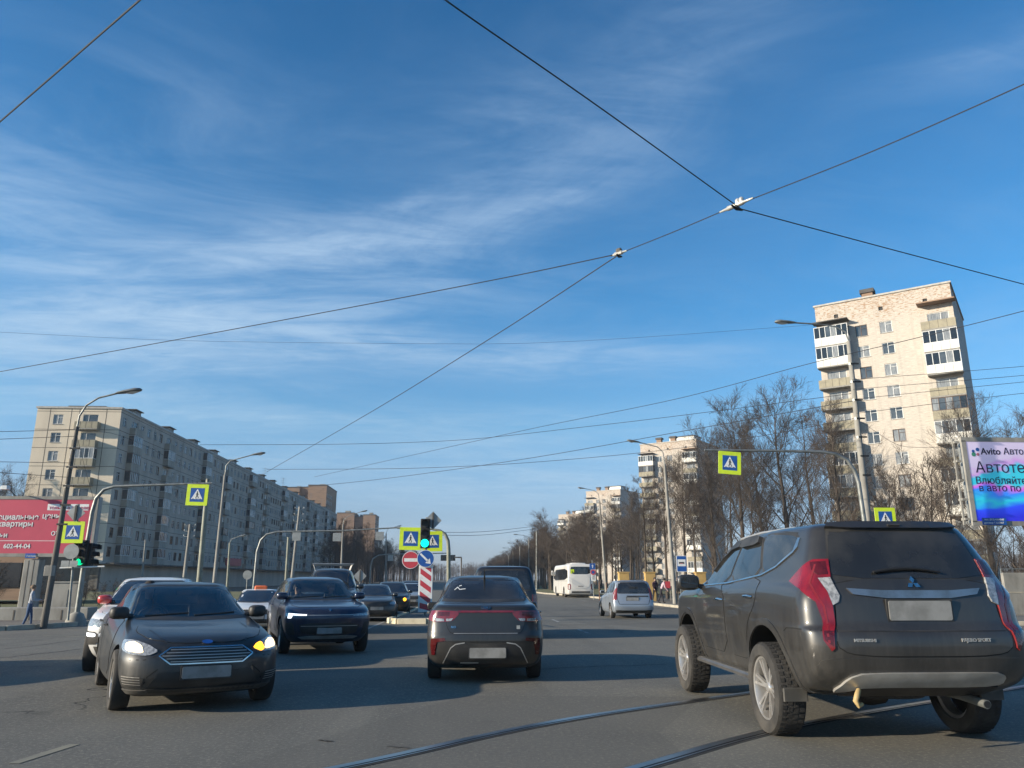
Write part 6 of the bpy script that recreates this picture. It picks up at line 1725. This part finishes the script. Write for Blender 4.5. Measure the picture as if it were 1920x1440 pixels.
# sign stack by the coach
ys = 68.0
root = pole_thing('post', 'post of the sign stack at the right side of the coach', 'post', (P(1114, 1123, ys).x, ys + .08, .1), [P(1110, 1050, ys + .08)], .035, .03, M['steel'])
root = thing('one_way_sign', 'blue square sign with a white arrow up, right of the coach', 'road sign', P(1111, 1062, ys)); mb = MB(); mb.bbox((0, .02, 0), (.5, .03, .5), M['blue'], .004); mb.build('board', root)
mb = MB(); mb.prism(thick((0, -.14), (0, .05), .07), .004, M['signwhite'], F0); mb.prism([(-.09, .02), (.09, .02), (0, .16)], .004, M['signwhite'], F0); mb.build('symbol', root)
o, F1 = round_sign('no_stopping_sign', 'round no stopping sign in the stack right of the coach', P(1112, 1073, ys), .24, M['signred']); mb = MB(); mb.prism([(.13 * math.cos(.35 * k), .13 * math.sin(.35 * k)) for k in range(18)], .004, M['blue'], F1 @ Matrix.Translation((0, 0, .026))); mb.build('symbol', o)
root = thing('sign_plate', 'white plate at the bottom of the sign stack right of the coach', 'sign', P(1113, 1083, ys)); mb = MB(); mb.bbox((0, .02, 0), (.4, .03, .56), M['signwhite'], .004); mb.build('board', root)
mb = MB()
for k in range(4): mb.box((0, -.0, .14 - k * .09), (.22, .006, .035), M['plastic'])
mb.build('writing', root)
for i, px in enumerate((1124, 1137)):
    pole_thing('post', 'thin brown post on the grass behind the sign stack, ' + ('nearer the coach' if i == 0 else 'farther from the coach'), 'post', (P(px, 1116, 66).x, 66, 0), [P(px, 1092, 66)], .05, .05, mat('rusty post', (.16, .09, .06), .9))
# fence with ochre pillars
ochre = mat('ochre pillar', (.50, .33, .11), .85, col2=(.40, .26, .10), scale=1.5)
mesh_m = mat('galvanised mesh', (.36, .33, .28), .6, .3)
yf = 60.0
xs = [P(p_, 1100, yf).x for p_ in (1170, 1219, 1314, 1400, 1480, 1560)]
for i, x in enumerate(xs):
    root = thing('gate_pillar', ['short ochre pillar of the fence behind the silver-blue estate', 'ochre pillar of the fence standing at the walkers', 'ochre pillar of the fence seen beside the off-road car mirror', 'ochre fence pillar behind the off-road car', 'ochre fence pillar behind the off-road car', 'ochre fence pillar behind the off-road car'][i], 'pillar', (x, yf, GZ(yf)), 0, 'ochre fence pillars')
    mb = MB(); mb.bbox((0, 0, 1.1), (.8, .5, 2.2), ochre, .03); mb.bbox((0, 0, 2.23), (.9, .58, .08), ochre, .02); mb.build('shaft', root)
root = thing('mesh_fence', 'light metal mesh fence running between the ochre pillars', 'fence', (xs[0], yf + .1, GZ(yf)))
mb = MB()
L_ = xs[-1] - xs[0]
for k in range(int(L_ / 1.2) + 1): mb.tube([(k * 1.2, 0, 0), (k * 1.2, 0, 1.75)], .035, mesh_m, 5)
mb.build('fence_posts', root)
mb = MB()
for z in (.25, .9, 1.7): mb.box((L_ / 2, 0, z), (L_, .035, .05), mesh_m)
for k in range(int(L_ / .16)): mb.box((k * .16, .02, .97), (.014, .012, 1.44), mesh_m)
mb.build('mesh_panel', root)
root = thing('notice_board', 'red notice board hanging on the mesh fence', 'sign', (P(1250, 1090, yf).x, yf - .05, 1.0)); mb = MB(); mb.box((0, 0, 0), (.5, .03, .5), M['signred']); mb.build('board', root)
# concrete wall at the right edge
x0 = P(1884, 1100, 35.2).x
root = thing('concrete_wall', 'pale concrete panel wall with a metal rail under the advertising screen', 'wall', (x0, 35.3, GZ(35.3) + .1))
mb = MB()
for k in range(7): mb.bbox((1.5 + k * 3.02, 0, .93), (3.0, .18, 1.9), M['concrete'], .02); mb.box((1.5 + k * 3.02, -.095, 1.0), (2.9, .02, .06), M['kerb'])
mb.build('panels', root)
mb = MB(); mb.tube([(0, 0, 2.05), (21, 0, 2.05)], .03, M['steel'], 6)
for k in range(12): mb.tube([(k * 1.9, 0, 1.86), (k * 1.9, 0, 2.05)], .025, M['steel'], 5)
mb.build('rail', root)

# ---------------------------------------------------------------- people
def cloth(n, c): return mat(n, c, .9, col2=tuple(q * .7 for q in c), scale=6)
skin_m = mat('skin', (.42, .26, .19), .6)
def person(label, pos, rz, h, top, legs, shoes, hair, pose, seated=False):
    root = thing('person', label, 'person', pos, rz)
    k = h / 1.75
    lean, step, arm_l, arm_r = pose
    ly = lean
    J = {'pelvis': (0, 0, .93, .115, 'L'), 'waist': (0, ly * .3, 1.08, .105, 'T'), 'chest': (0, ly * .75, 1.30, .135, 'T'), 'neckb': (0, ly, 1.46, .07, 'T'), 'neck': (0, ly * 1.1, 1.52, .045, 'S'), 'jaw': (0, ly * 1.15 + .02, 1.59, .068, 'S'), 'head': (0, ly * 1.2, 1.66, .088, 'S'), 'crown': (0, ly * 1.2 - .01, 1.72, .06, 'S'), 'nose': (0, ly * 1.2 + .105, 1.63, .014, 'S')}
    E = [('pelvis', 'waist'), ('waist', 'chest'), ('chest', 'neckb'), ('neckb', 'neck'), ('neck', 'jaw'), ('jaw', 'head'), ('head', 'crown'), ('head', 'nose')]
    for sx, n, st, ar in ((-1, 'a', step, arm_l), (1, 'b', -step, arm_r)):
        J['hip' + n] = (sx * .10, 0, .88, .095, 'L'); J['knee' + n] = (sx * .11, st * .45 + .03, .49, .062, 'L'); J['ank' + n] = (sx * .11, st - .02, .10, .045, 'L'); J['heel' + n] = (sx * .11, st - .03, .045, .04, 'F'); J['toe' + n] = (sx * .12, st + .15, .035, .034, 'F')
        E += [('pelvis', 'hip' + n), ('hip' + n, 'knee' + n), ('knee' + n, 'ank' + n), ('ank' + n, 'heel' + n), ('heel' + n, 'toe' + n)]
        if seated:
            J['knee' + n] = (sx * .13, .46, .96, .062, 'L'); J['ank' + n] = (sx * .12, .60, .58, .045, 'L'); J['heel' + n] = (sx * .12, .58, .53, .04, 'F'); J['toe' + n] = (sx * .12, .76, .54, .034, 'F')
        ey, ez, hy, hz = ar
        J['sh' + n] = (sx * .19, ly * .9, 1.41, .07, 'T'); J['el' + n] = (sx * .26, ly * .9 + ey, 1.14 + ez, .05, 'T'); J['wr' + n] = (sx * .24, ly * .9 + hy, .92 + hz, .034, 'T')
        d = Vector((sx * .24, ly * .9 + hy, .92 + hz)) - Vector((sx * .26, ly * .9 + ey, 1.14 + ez)); d.normalize()
        w_ = Vector((sx * .24, ly * .9 + hy, .92 + hz)); s_ = d.cross(Vector((1, 0, 0))).normalized()
        pm = w_ + d * .07; J['palm' + n] = (*pm, .034, 'S')
        E += [('chest', 'sh' + n), ('sh' + n, 'el' + n), ('el' + n, 'wr' + n), ('wr' + n, 'palm' + n)]
        for f in range(4):
            o_ = s_ * (.027 - .018 * f); L_ = (.06, .07, .066, .05)[f]
            a_ = pm + o_ + d * .03; b_ = a_ + d * L_ * .6 - Vector((sx * .008, 0, 0)); c_ = b_ + d * L_ * .4 - Vector((sx * .022, 0, 0))
            for t, q in (('0', a_), ('1', b_), ('2', c_)): J['f%d%s%s' % (f, t, n)] = (*q, .009, 'S')
            E += [('palm' + n, 'f%d0%s' % (f, n)), ('f%d0%s' % (f, n), 'f%d1%s' % (f, n)), ('f%d1%s' % (f, n), 'f%d2%s' % (f, n))]
        t0 = w_ + d * .05 + s_ * .035; t1 = t0 + d * .03 + s_ * .022
        J['th0' + n] = (*t0, .012, 'S'); J['th1' + n] = (*t1, .009, 'S'); E += [('palm' + n, 'th0' + n), ('th0' + n, 'th1' + n)]
    names = list(J); ix = {n: i for i, n in enumerate(names)}
    me = bpy.data.meshes.new('body'); me.from_pydata([Vector(J[n][:3]) * k for n in names], [(ix[a], ix[b]) for a, b in E], [])
    o = bpy.data.objects.new('body', me); COL.objects.link(o)
    md = o.modifiers.new('skin', 'SKIN'); md.use_smooth_shade = True
    if not me.skin_vertices:
        bm = bmesh.new(); bm.from_mesh(me); bm.verts.layers.skin.verify(); bm.to_mesh(me); bm.free()
    for i, n in enumerate(names):
        sv = me.skin_vertices[0].data[i]; r = J[n][3] * k; sv.radius = (r * (1.25 if n in ('chest', 'pelvis', 'waist') else 1), r * (.85 if n in ('chest', 'waist') else 1)); sv.use_root = n == 'pelvis'
    sb = o.modifiers.new('sub', 'SUBSURF'); sb.levels = 1; sb.render_levels = 1
    dg = bpy.context.evaluated_depsgraph_get(); dg.update()
    m2 = bpy.data.meshes.new_from_object(o.evaluated_get(dg))
    for mm in (top, legs, shoes, skin_m): m2.materials.append(mm)
    code = {'T': 0, 'L': 1, 'F': 2, 'S': 3}
    pts = [Vector(J[n][:3]) * k for n in names]
    for p_ in m2.polygons:
        j = min(range(len(names)), key=lambda i: (pts[i] - p_.center).length - J[names[i]][3] * k * .6); p_.material_index = code[J[names[j]][4]]; p_.use_smooth = True
    o.modifiers.clear(); o.data = m2; o.parent = root
    mb = MB(); hc = Vector((0, ly * 1.2 - .015, 1.675)) * k
    vs, fs = [], []
    for i in range(7):
        a = math.pi / 2 * (1 - i / 6 * 1.35)
        for t in range(14):
            b_ = 2 * math.pi * t / 14; rr = .108 * k
            vs.append(hc + Vector((rr * .92 * math.cos(a) * math.cos(b_), rr * 1.05 * math.cos(a) * math.sin(b_) - .012, rr * 1.05 * math.sin(a) + (.035 * k if math.sin(b_) > .3 and i > 3 else 0))))
    for i in range(6): fs += [(i * 14 + t, i * 14 + (t + 1) % 14, (i + 1) * 14 + (t + 1) % 14, (i + 1) * 14 + t) for t in range(14)]
    mb.add(vs, fs, hair); mb.build('hair', root, 60)
    return root
    return root
hd, hl_ = mat('dark hair', (.03, .022, .018), .8), mat('light brown hair', (.20, .13, .08), .8)
b = ground_at(50, 1177)
jeans = cloth('blue jeans', (.045, .085, .17)); 
person('small walker in a pale jacket, blue jeans and red shoes by the left lamp post', (b.x, b.y, b.z), R(-70), 1.42, cloth('pale jacket', (.36, .38, .42)), jeans, cloth('red shoes', (.5, .09, .08)), hl_, (.05, .14, (.06, .02, .28, .22), (.04, .0, .26, .20)))
b = P(1229, 1128, 58)
person('walker in a dark maroon jacket on the right pavement beside the ochre pillar', (b.x, 58, GZ(58) + .12), R(200), 1.7, cloth('maroon jacket', (.07, .03, .045)), cloth('black trousers', (.02, .02, .024)), cloth('black shoes', (.015, .015, .015)), hd, (.04, .16, (-.08, 0, -.06, .02), (.10, .02, .2, .06)))
b = P(1240, 1131, 55)
person('walker in a pale pink jacket and dark trousers leaning forward on the right pavement', (b.x, 55, GZ(55) + .12), R(-95), 1.66, cloth('pink jacket', (.58, .42, .46)), cloth('dark trousers', (.025, .022, .03)), cloth('black shoes', (.015, .015, .015)), hd, (.26, .2, (.10, .0, .30, .05), (.05, -.02, .22, -.02)))
b = P(1270, 1128, 53.5)
person('walker in black standing right behind the grey lamp at the bus stop', (b.x + .12, 53.6, GZ(53) + .12), R(170), 1.78, cloth('black coat', (.016, .016, .018)), cloth('black trousers', (.018, .018, .02)), cloth('black shoes', (.015, .015, .015)), hd, (.02, .05, (.02, 0, .06, .02), (.0, 0, .05, .0)))

def sit(car, x, y, label, top, hair):
    """someone seated in a car: the pelvis rests on the seat cushion"""
    Mx = car.root.matrix_basis @ Matrix.Translation((x * car.k[0], y * car.k[1], .66 * car.k[2] - .885))
    o = person(label, Mx.translation, car.root.rotation_euler.z, 1.66, top, cloth('dark trousers', (.02, .02, .022)), cloth('black shoes', (.015, .015, .015)), hair, (-.08, 0, (.18, .05, .42, .22), (.18, .05, .42, .22)), True)
    return o
sit(focus, .38, -.36, 'driver in a dark jacket at the wheel of the dusty black car', cloth('dark jacket', (.03, .03, .035)), hd)
sit(crossover, .38, -.36, 'driver in a dark pullover at the wheel of the dark blue crossover', cloth('dark pullover', (.04, .035, .03)), hd)
sit(crossover, -.38, -.36, 'passenger in a yellowish top in the dark blue crossover', cloth('ochre top', (.30, .24, .10)), hl_)

# ---------------------------------------------------------------- trees
def bare_tree(seed, h, trunk_f, n1, n2, n3, n4, up, spread, r0, twm, multi=1):
    """trunk with limbs, and the crown of twigs, as two meshes (leafless in early spring)"""
    rg = random.Random(seed)
    tb, cb = MB(), MB()
    def path(p, d, L, n, wob, lift):
        pts = [p]; q = p.copy(); dd = d.copy()
        for i in range(n):
            dd = (dd + Vector((rg.uniform(-1, 1), rg.uniform(-1, 1), rg.uniform(-.6, .6))) * wob + Vector((0, 0, lift))).normalized()
            q = q + dd * (L / n); pts.append(q.copy())
        return pts
    def along(pts, t):
        f = t * (len(pts) - 1); i = min(int(f), len(pts) - 2); return pts[i].lerp(pts[i + 1], f - i), (pts[i + 1] - pts[i]).normalized()
    def side(d, ang):
        a = d.orthogonal().normalized(); b = d.cross(a); t = rg.uniform(0, 2 * math.pi)
        s = a * math.cos(t) + b * math.sin(t)
        return (d * math.cos(ang) + s * math.sin(ang)).normalized()
    def rad(r, n, e=.35): return [r * (1 - (1 - e) * i / n) for i in range(n + 1)]
    for mt in range(multi):
        base = Vector((rg.uniform(-.5, .5), rg.uniform(-.5, .5), 0)) if multi > 1 else Vector((0, 0, 0))
        d0 = Vector((rg.uniform(-.06, .06), rg.uniform(-.06, .06), 1)) if multi == 1 else Vector((rg.uniform(-.35, .35), rg.uniform(-.35, .35), 1)).normalized()
        tp = path(base, d0, h * .93, 9, .05, .02)
        tb.tube(tp, [r0 * 1.25] + rad(r0, 8, .08), M['bark'], 8)
        for i in range(n1):
            t = trunk_f + (1 - trunk_f) * (i + rg.uniform(-.3, .3)) / n1; t = min(max(t, .08), .97)
            p, d = along(tp, t)
            a = rg.uniform(.55, .95) * spread
            d1 = side(d, a); d1.z = abs(d1.z) * .6 + up; d1.normalize()
            L1 = h * rg.uniform(.28, .44) * (1.10 - .72 * t)
            p1 = path(p, d1, L1, 5, .10, .05)
            r1 = max(.02, r0 * (.34 - .24 * t))
            tb.tube(p1, rad(r1, 5, .3), M['bark'], 5, False)
            for j in range(n2):
                p, d = along(p1, rg.uniform(.18, 1.0)); d2 = side(d, rg.uniform(.4, .9)); d2.z += up * .4; d2.normalize()
                L2 = L1 * rg.uniform(.30, .55)
                p2 = path(p, d2, L2, 4, .12, .06)
                cb.tube(p2, rad(max(.010, r1 * .24), 4, .45), twm, 4, False)
                for k in range(n3):
                    p, d = along(p2, rg.uniform(.15, 1.0)); d3 = side(d, rg.uniform(.4, .9)); d3.z += up * .25; d3.normalize()
                    L3 = L2 * rg.uniform(.32, .6)
                    p3 = path(p, d3, L3, 2, .16, .05)
                    cb.tube(p3, [.008, .0065, .005], twm, 3, False)
                    for q in range(n4):
                        p, d = along(p3, rg.uniform(.2, 1.0)); d4 = side(d, rg.uniform(.35, .85)); L4 = L3 * rg.uniform(.35, .7)
                        cb.tube([p, p + d4 * L4 * .5 + Vector((0, 0, .01)), p + (d4 + Vector((0, 0, .12))) * L4], [.0055, .0045, .0035], twm, 3, False)
    return tb, cb
M['twig_grey'] = mat('grey twigs', (.07, .058, .05), .95, col2=(.045, .038, .034), scale=1.2)
M['twig_red'] = mat('reddish twigs', (.10, .065, .05), .95, col2=(.075, .05, .04), scale=1.2)
KINDS = {
 'linden': [bare_tree(11, 16, .22, 22, 10, 8, 5, .36, 1.0, .23, M['twig_grey']), bare_tree(12, 16, .26, 20, 10, 8, 5, .42, .95, .21, M['twig_grey']), bare_tree(13, 16, .20, 20, 10, 7, 5, .30, 1.05, .24, M['twig'])],
 'tall': [bare_tree(21, 14, .30, 16, 9, 7, 4, .46, .85, .15, M['twig_grey']), bare_tree(22, 14, .34, 15, 9, 7, 4, .40, .9, .14, M['twig'])],
 'bush': [bare_tree(31, 8, .15, 8, 7, 5, 3, .5, .7, .075, M['twig'], 3), bare_tree(32, 8, .15, 8, 7, 5, 3, .42, .8, .075, M['twig_grey'], 3)],
}
TREES = {}
def plant(kind, var, x, y, h, label, group, name=None, wide=1.0):
    rg = random.Random(int(x * 31 + y * 17))
    key = (kind, var)
    base_h = {'linden': 16, 'tall': 14, 'bush': 8}[kind]
    if key not in TREES:
        root = thing('bare_tree', label, 'tree', (0, 0, 0)); tb, cb = KINDS[kind][var]; tb.build('trunk', root, 60); cb.build('crown', root, 60); TREES[key] = root; o = root
    else: o = copy_tree(TREES[key])
    o.name = 'bare_shrub' if kind == 'bush' else 'bare_tree'
    o['label'] = label; o['category'] = 'shrub' if kind == 'bush' else 'tree'; o['group'] = group
    o.location = (x, y, GZ(y)); o.rotation_euler = (0, 0, rg.uniform(0, 6.28)); s = h / base_h; o.scale = (s * wide, s * wide, s)
    return o
def plant_px(kind, var, px, y, topy, label, group, wide=1.0):
    p = at_y(px, 1085, y); t = at_y(px, topy, y); return plant(kind, var, p.x, y, t.z * .98, label, group, wide=wide)
G1 = 'bare trees in front of the pale towers'
for a in [('linden', 0, 1490, 66, 718, 'tallest bare linden left of the nearest pale tower', 1.0), ('linden', 1, 1398, 70, 752, 'tall bare linden above the hanging crossing sign on the right', 1.05),
          ('linden', 2, 1588, 46, 735, 'bare tree covering the lower left of the nearest pale tower', .72), ('linden', 1, 1440, 84, 790, 'bare tree between the two tallest lindens', 1.0),
          ('tall', 0, 1211, 70, 885, 'slim bare tree left of the grey lamp at the bus stop', 1.1), ('tall', 1, 1250, 64, 862, 'slim bare tree just behind the grey lamp at the bus stop', 1.1), ('tall', 0, 1286, 72, 838, 'slim bare tree before the second pale tower', 1.15),
          ('tall', 1, 1306, 60, 870, 'slim bare tree above the bus stop sign', 1.0), ('linden', 0, 1338, 76, 800, 'bare tree at the right edge of the second pale tower', .9), ('tall', 0, 1346, 62, 850, 'slim bare tree left of the hanging crossing sign on the right', 1.1),
          ('linden', 2, 1535, 92, 770, 'bare tree behind the tallest linden at the tower edge', 1.0), ('bush', 0, 1700, 44, 835, 'many-stemmed bare shrub before the middle of the nearest tower', 1.0), ('bush', 1, 1757, 47, 840, 'many-stemmed bare shrub at the right balconies of the nearest tower', 1.1),
          ('bush', 0, 1648, 52, 880, 'low bare shrub behind the tall concrete lamp', 1.0), ('tall', 1, 1800, 55, 850, 'bare tree left of the advertising screen', 1.0), ('linden', 0, 1868, 78, 748, 'bare tree behind the advertising screen, nearer the tower', 1.0), ('linden', 1, 1935, 70, 770, 'bare tree behind the advertising screen at the view edge', 1.0),
          ('bush', 1, 1855, 42, 960, 'bare shrub below the left end of the advertising screen', 1.2), ('bush', 0, 1905, 44, 955, 'bare shrub below the advertising screen above the concrete wall', 1.3), ('bush', 1, 1950, 41, 950, 'bare shrub under the advertising screen beyond the view edge', 1.2),
          ('tall', 0, 1182, 86, 905, 'slim bare tree right of the lamp beside the coach', 1.1), ('tall', 1, 1160, 92, 930, 'slim bare tree before the third pale tower', 1.1), ('tall', 1, 1375, 88, 820, 'slim bare tree behind the hanging crossing sign on the right', 1.1), ('tall', 0, 1420, 58, 870, 'slim bare tree above the off-road car bonnet', 1.1), ('bush', 0, 1470, 60, 900, 'low bare shrub under the tallest linden', 1.2), ('bush', 1, 1370, 57, 925, 'low bare shrub below the hanging crossing sign on the right', 1.2)]:
    plant_px(a[0], a[1], a[2], a[3], a[4], a[5], G1, a[6])
rg = random.Random(77)
# the wood along the right side of the road
n = 0
for row, (x0, y0, y1, st) in enumerate([(14.2, 104, 470, 5.6), (19.0, 108, 430, 8), (25.5, 112, 380, 10), (33, 120, 300, 13)]):
    y = y0
    while y < y1:
        x = x0 + rg.uniform(-1.3, 1.3) + (1.5 if y < 110 else 0)
        k = rg.choice([('tall', 0), ('tall', 1), ('linden', 2), ('tall', 1), ('linden', 1)])
        plant(k[0], k[1], x, y, rg.uniform(9.6, 11.8) + row * .5 + (1.5 if 125 < y < 140 else 0), 'leafless tree in the dense wood along the right side of the road', 'wood along the right side of the road', wide=1.15)
        y += st * rg.uniform(.75, 1.25); n += 1
# left side beyond the long block
for i in range(26):
    y = 175 + i * 12 + rg.uniform(-4, 4); x = -33 + rg.uniform(-7, 6) + (4 if y > 300 else 0)
    k = rg.choice([('tall', 0), ('tall', 1), ('linden', 2)])
    plant(k[0], k[1], x, y, rg.uniform(12, 16.5), 'leafless tree in the shade along the left side of the road', 'trees along the left side of the road', wide=1.2)
for i in range(20):
    y = 150 + i * 15; plant('tall', i % 2, -19.5 + rg.uniform(-1.5, 1.5), y, rg.uniform(9.5, 12.5), 'leafless tree in the row on the left verge of the road', 'trees on the left verge', wide=1.2)
for i, (px, y, tp) in enumerate([(8, 112, 893), (-40, 118, 880), (40, 125, 905), (-85, 105, 880)]):
    plant_px('linden', i % 3, px, y, tp, 'bare tree beside the end wall of the panel block, behind the red billboard', 'trees behind the red billboard')
for i, (px, y, tp) in enumerate([(10, 48, 1045), (-30, 47, 1040), (95, 50, 1060), (165, 52, 1072), (215, 58, 1078), (190, 55, 1085), (60, 53, 1075), (-70, 50, 1040), (128, 47, 1088)]):
    plant_px('bush', i % 2, px, y, tp, 'bare shrub on the grass around the brick pavilion', 'shrubs around the brick pavilion', 1.5)
# far woods closing the view
def far_wood(name, x0, x1, y, h0, h1, seed):
    rg = random.Random(seed); mb = MB()
    for i in range(900):
        x = rg.uniform(x0, x1); yy = y + rg.uniform(0, 60); h = rg.uniform(h0, h1)
        mb.tube([(x, yy, 0), (x + rg.uniform(-.6, .6), yy, h)], [.25, .04], M['bark'], 4, False)
        for k in range(14):
            z = h * rg.uniform(.25, .95); a = rg.uniform(0, 6.28); l = (h - z) * .5 + .8
            mb.tube([(x, yy, z), (x + l * math.cos(a), yy + l * math.sin(a), z + l * .9)], [.07, .03], M['twig'], 3, False)
    tag(mb.build(name), kind='stuff')
    bpy.data.objects[name]['label'] = {'far_wood': 'hazy far wood closing the end of the road', 'left_wood': 'shaded wood beyond the end of the long panel block', 'right_wood': 'far bare wood behind the pale towers'}[name]
far_wood('far_wood', -170, 150, 620, 9, 15, 3)
far_wood('left_wood', -120, -38, 330, 10, 16, 4)
far_wood('right_wood', 60, 420, 300, 9, 14, 6)

# ---------------------------------------------------------------- overhead wires
def wire(label, pts, z=6.0, r=.011, group='overhead wires'):
    """pts: bearings on a level plane z, or (px, py, y) at a known distance"""
    V = [level_at(p[0], p[1], z) if len(p) == 2 else at_y(*p) for p in pts]
    root = thing('overhead_wire', label, 'wire', V[0], 0, group)
    Q = bez([tuple(v) for v in V], 6) if False else None
    arr = pchip([list(v) for v in V], 6) if len(V) > 2 else [list(V[0].lerp(V[1], t / 6)) for t in range(7)]
    mb = MB(); mb.tube([Vector([float(c) for c in p]) - V[0] for p in arr], r * .68, M['wire'], 5, False); mb.build('cable', root, 60)
    return V
wire('dark overhead wire cutting the top left corner of the sky', [(-120, 331), (0, 228), (262, 0), (340, -68)], 6.0, .012)
wire('contact wire descending from the top middle through the large clamp to the right', [(760, -56), (838, 2), (1100, 184), (1390, 392)], 6.0, .011)
wire('contact wire running right and down from the large clamp', [(1390, 392), (1650, 462), (1920, 533), (2050, 566)], 6.0, .011)
wire('overhead wire rising from the large clamp to the right edge', [(1385, 383), (1640, 282), (1920, 158), (2040, 102)], 6.05, .010)
wire('overhead wire between the small clamp and the large clamp', [(1160, 476), (1270, 432), (1385, 383)], 6.05, .010)
wire('long sagging wire from the left edge to the small clamp', [(-120, 720), (0, 697), (380, 628), (760, 557), (1000, 510), (1160, 476)], 6.05, .012)
wire('slanting wire falling from the small clamp to the panel block roof', [(1158, 479), (1000, 583), (750, 740), (500, 885)], 6.05, .013)
wire('wire rising gently from the middle to the nearest tower and right edge', [(590, 894), (820, 843), (1010, 801), (1290, 743), (1525, 680), (1730, 631), (1920, 583), (2050, 548)], 7.5, .014)
wire('nearly level wire from the panel block to the tall concrete lamp', [(375, 834), (620, 833), (830, 827), (1100, 800), (1380, 766), (1596, 738)], 8.2, .016)
wire('second nearly level wire below it across the middle', [(500, 880), (720, 879), (900, 873), (1200, 849), (1400, 822), (1600, 785)], 7.6, .018)
wire('wire sagging low from the middle to the tall concrete lamp', [(560, 914), (700, 900), (1000, 858), (1300, 805), (1598, 752)], 7.0, .018)
wire('thin wire low over the wood in the middle distance', [(760, 1003, 70), (880, 1004, 75), (1004, 992, 100)], 6, .03)
wire('thin wire just under it over the wood in the middle distance', [(760, 998, 70), (880, 998, 75), (1004, 987, 100)], 6, .03)
wire('faint thin wire across the clouds in the left half', [(-60, 620), (400, 640), (900, 645), (1430, 616), (1590, 604)], 9.0, .006)
for i, (a, b) in enumerate([((1598, 712), (2320, 648)), ((1600, 730), (2320, 664)), ((1604, 748), (2320, 670)), ((1606, 775), (2320, 685))]):
    wire('cable from the tall concrete lamp to the right edge, %s of four' % ['topmost', 'second', 'third', 'lowest'][i], [(a[0], a[1], 29), ((a[0] + b[0]) / 2, (a[1] + b[1]) / 2 + 3, 27), (b[0], b[1], 23)], 6, .014)
for i, (a, b) in enumerate([((-300, 809), (143, 806)), ((-300, 828), (140, 818)), ((-300, 854), (133, 868)), ((-300, 858), (128, 895))]):
    wire('cable from the left edge to the dark concrete lamp, %s of four' % ['topmost', 'second', 'third', 'lowest'][i], [(a[0], a[1], 24), ((a[0] + b[0]) / 2, (a[1] + b[1]) / 2 + 3, 25.5), (b[0], b[1], 26.6)], 6, .013)
wire('cable drooping from the dark concrete lamp toward the mast arm', [(143, 812, 26.6), (160, 880, 27.4), (176, 938, 28.2)], 6, .010)
wire('cable from the dark concrete lamp rising over the panel block', [(144, 806, 26.6), (250, 826, 36), (390, 900, 46)], 6, .012)
wire('cable drooping across the front of the nearest tower', [(1612, 790, 29), (1700, 838, 29), (1800, 838, 28.6)], 6, .012)
# line clamps
def clamp(label, p, d, L, big):
    p = Vector(p); d = Vector(d).normalized()
    root = thing('wire_clamp', label, 'wire clamp', p)
    mb = MB(); mb.tube([-d * L / 2, -d * L * .28, -d * L * .25, d * L * .2, d * L * .24, d * L / 2], [.012, .02, .032, .032, .02, .012], M['wireclamp'], 8); mb.build('sleeve', root, 40)
    mb = MB()
    n = Vector((0, 0, 1)).cross(d).normalized()
    for t in ((.05, .16) if big else (-.05, .06)):
        c_ = d * L * t + Vector((0, 0, .035)); mb.lathe([(.001, -.03), (.03, -.025), (.034, .02), (.02, .04), (.001, .045)], M['wireclamp'] if big else M['concrete_dark'], 10, c=tuple(c_))
    mb.build('bolt', root, 40)
    mb = MB(); mb.tube([-n * L * .2 - Vector((0, 0, .03)), -Vector((0, 0, .05)), n * L * .25 - Vector((0, 0, .03))], [.012, .022, .012], M['black'], 7); mb.build('cross_piece', root, 40)
a, b = level_at(1350, 398, 6.05), level_at(1412, 371, 6.05)
clamp('large pale clamp where two overhead wires cross', (a + b) / 2, b - a, (b - a).length, True)
a, b = level_at(1146, 480, 6.05), level_at(1175, 470, 6.05)
clamp('small clamp where the slanting wire leaves the long wire', (a + b) / 2, b - a, (b - a).length, False)
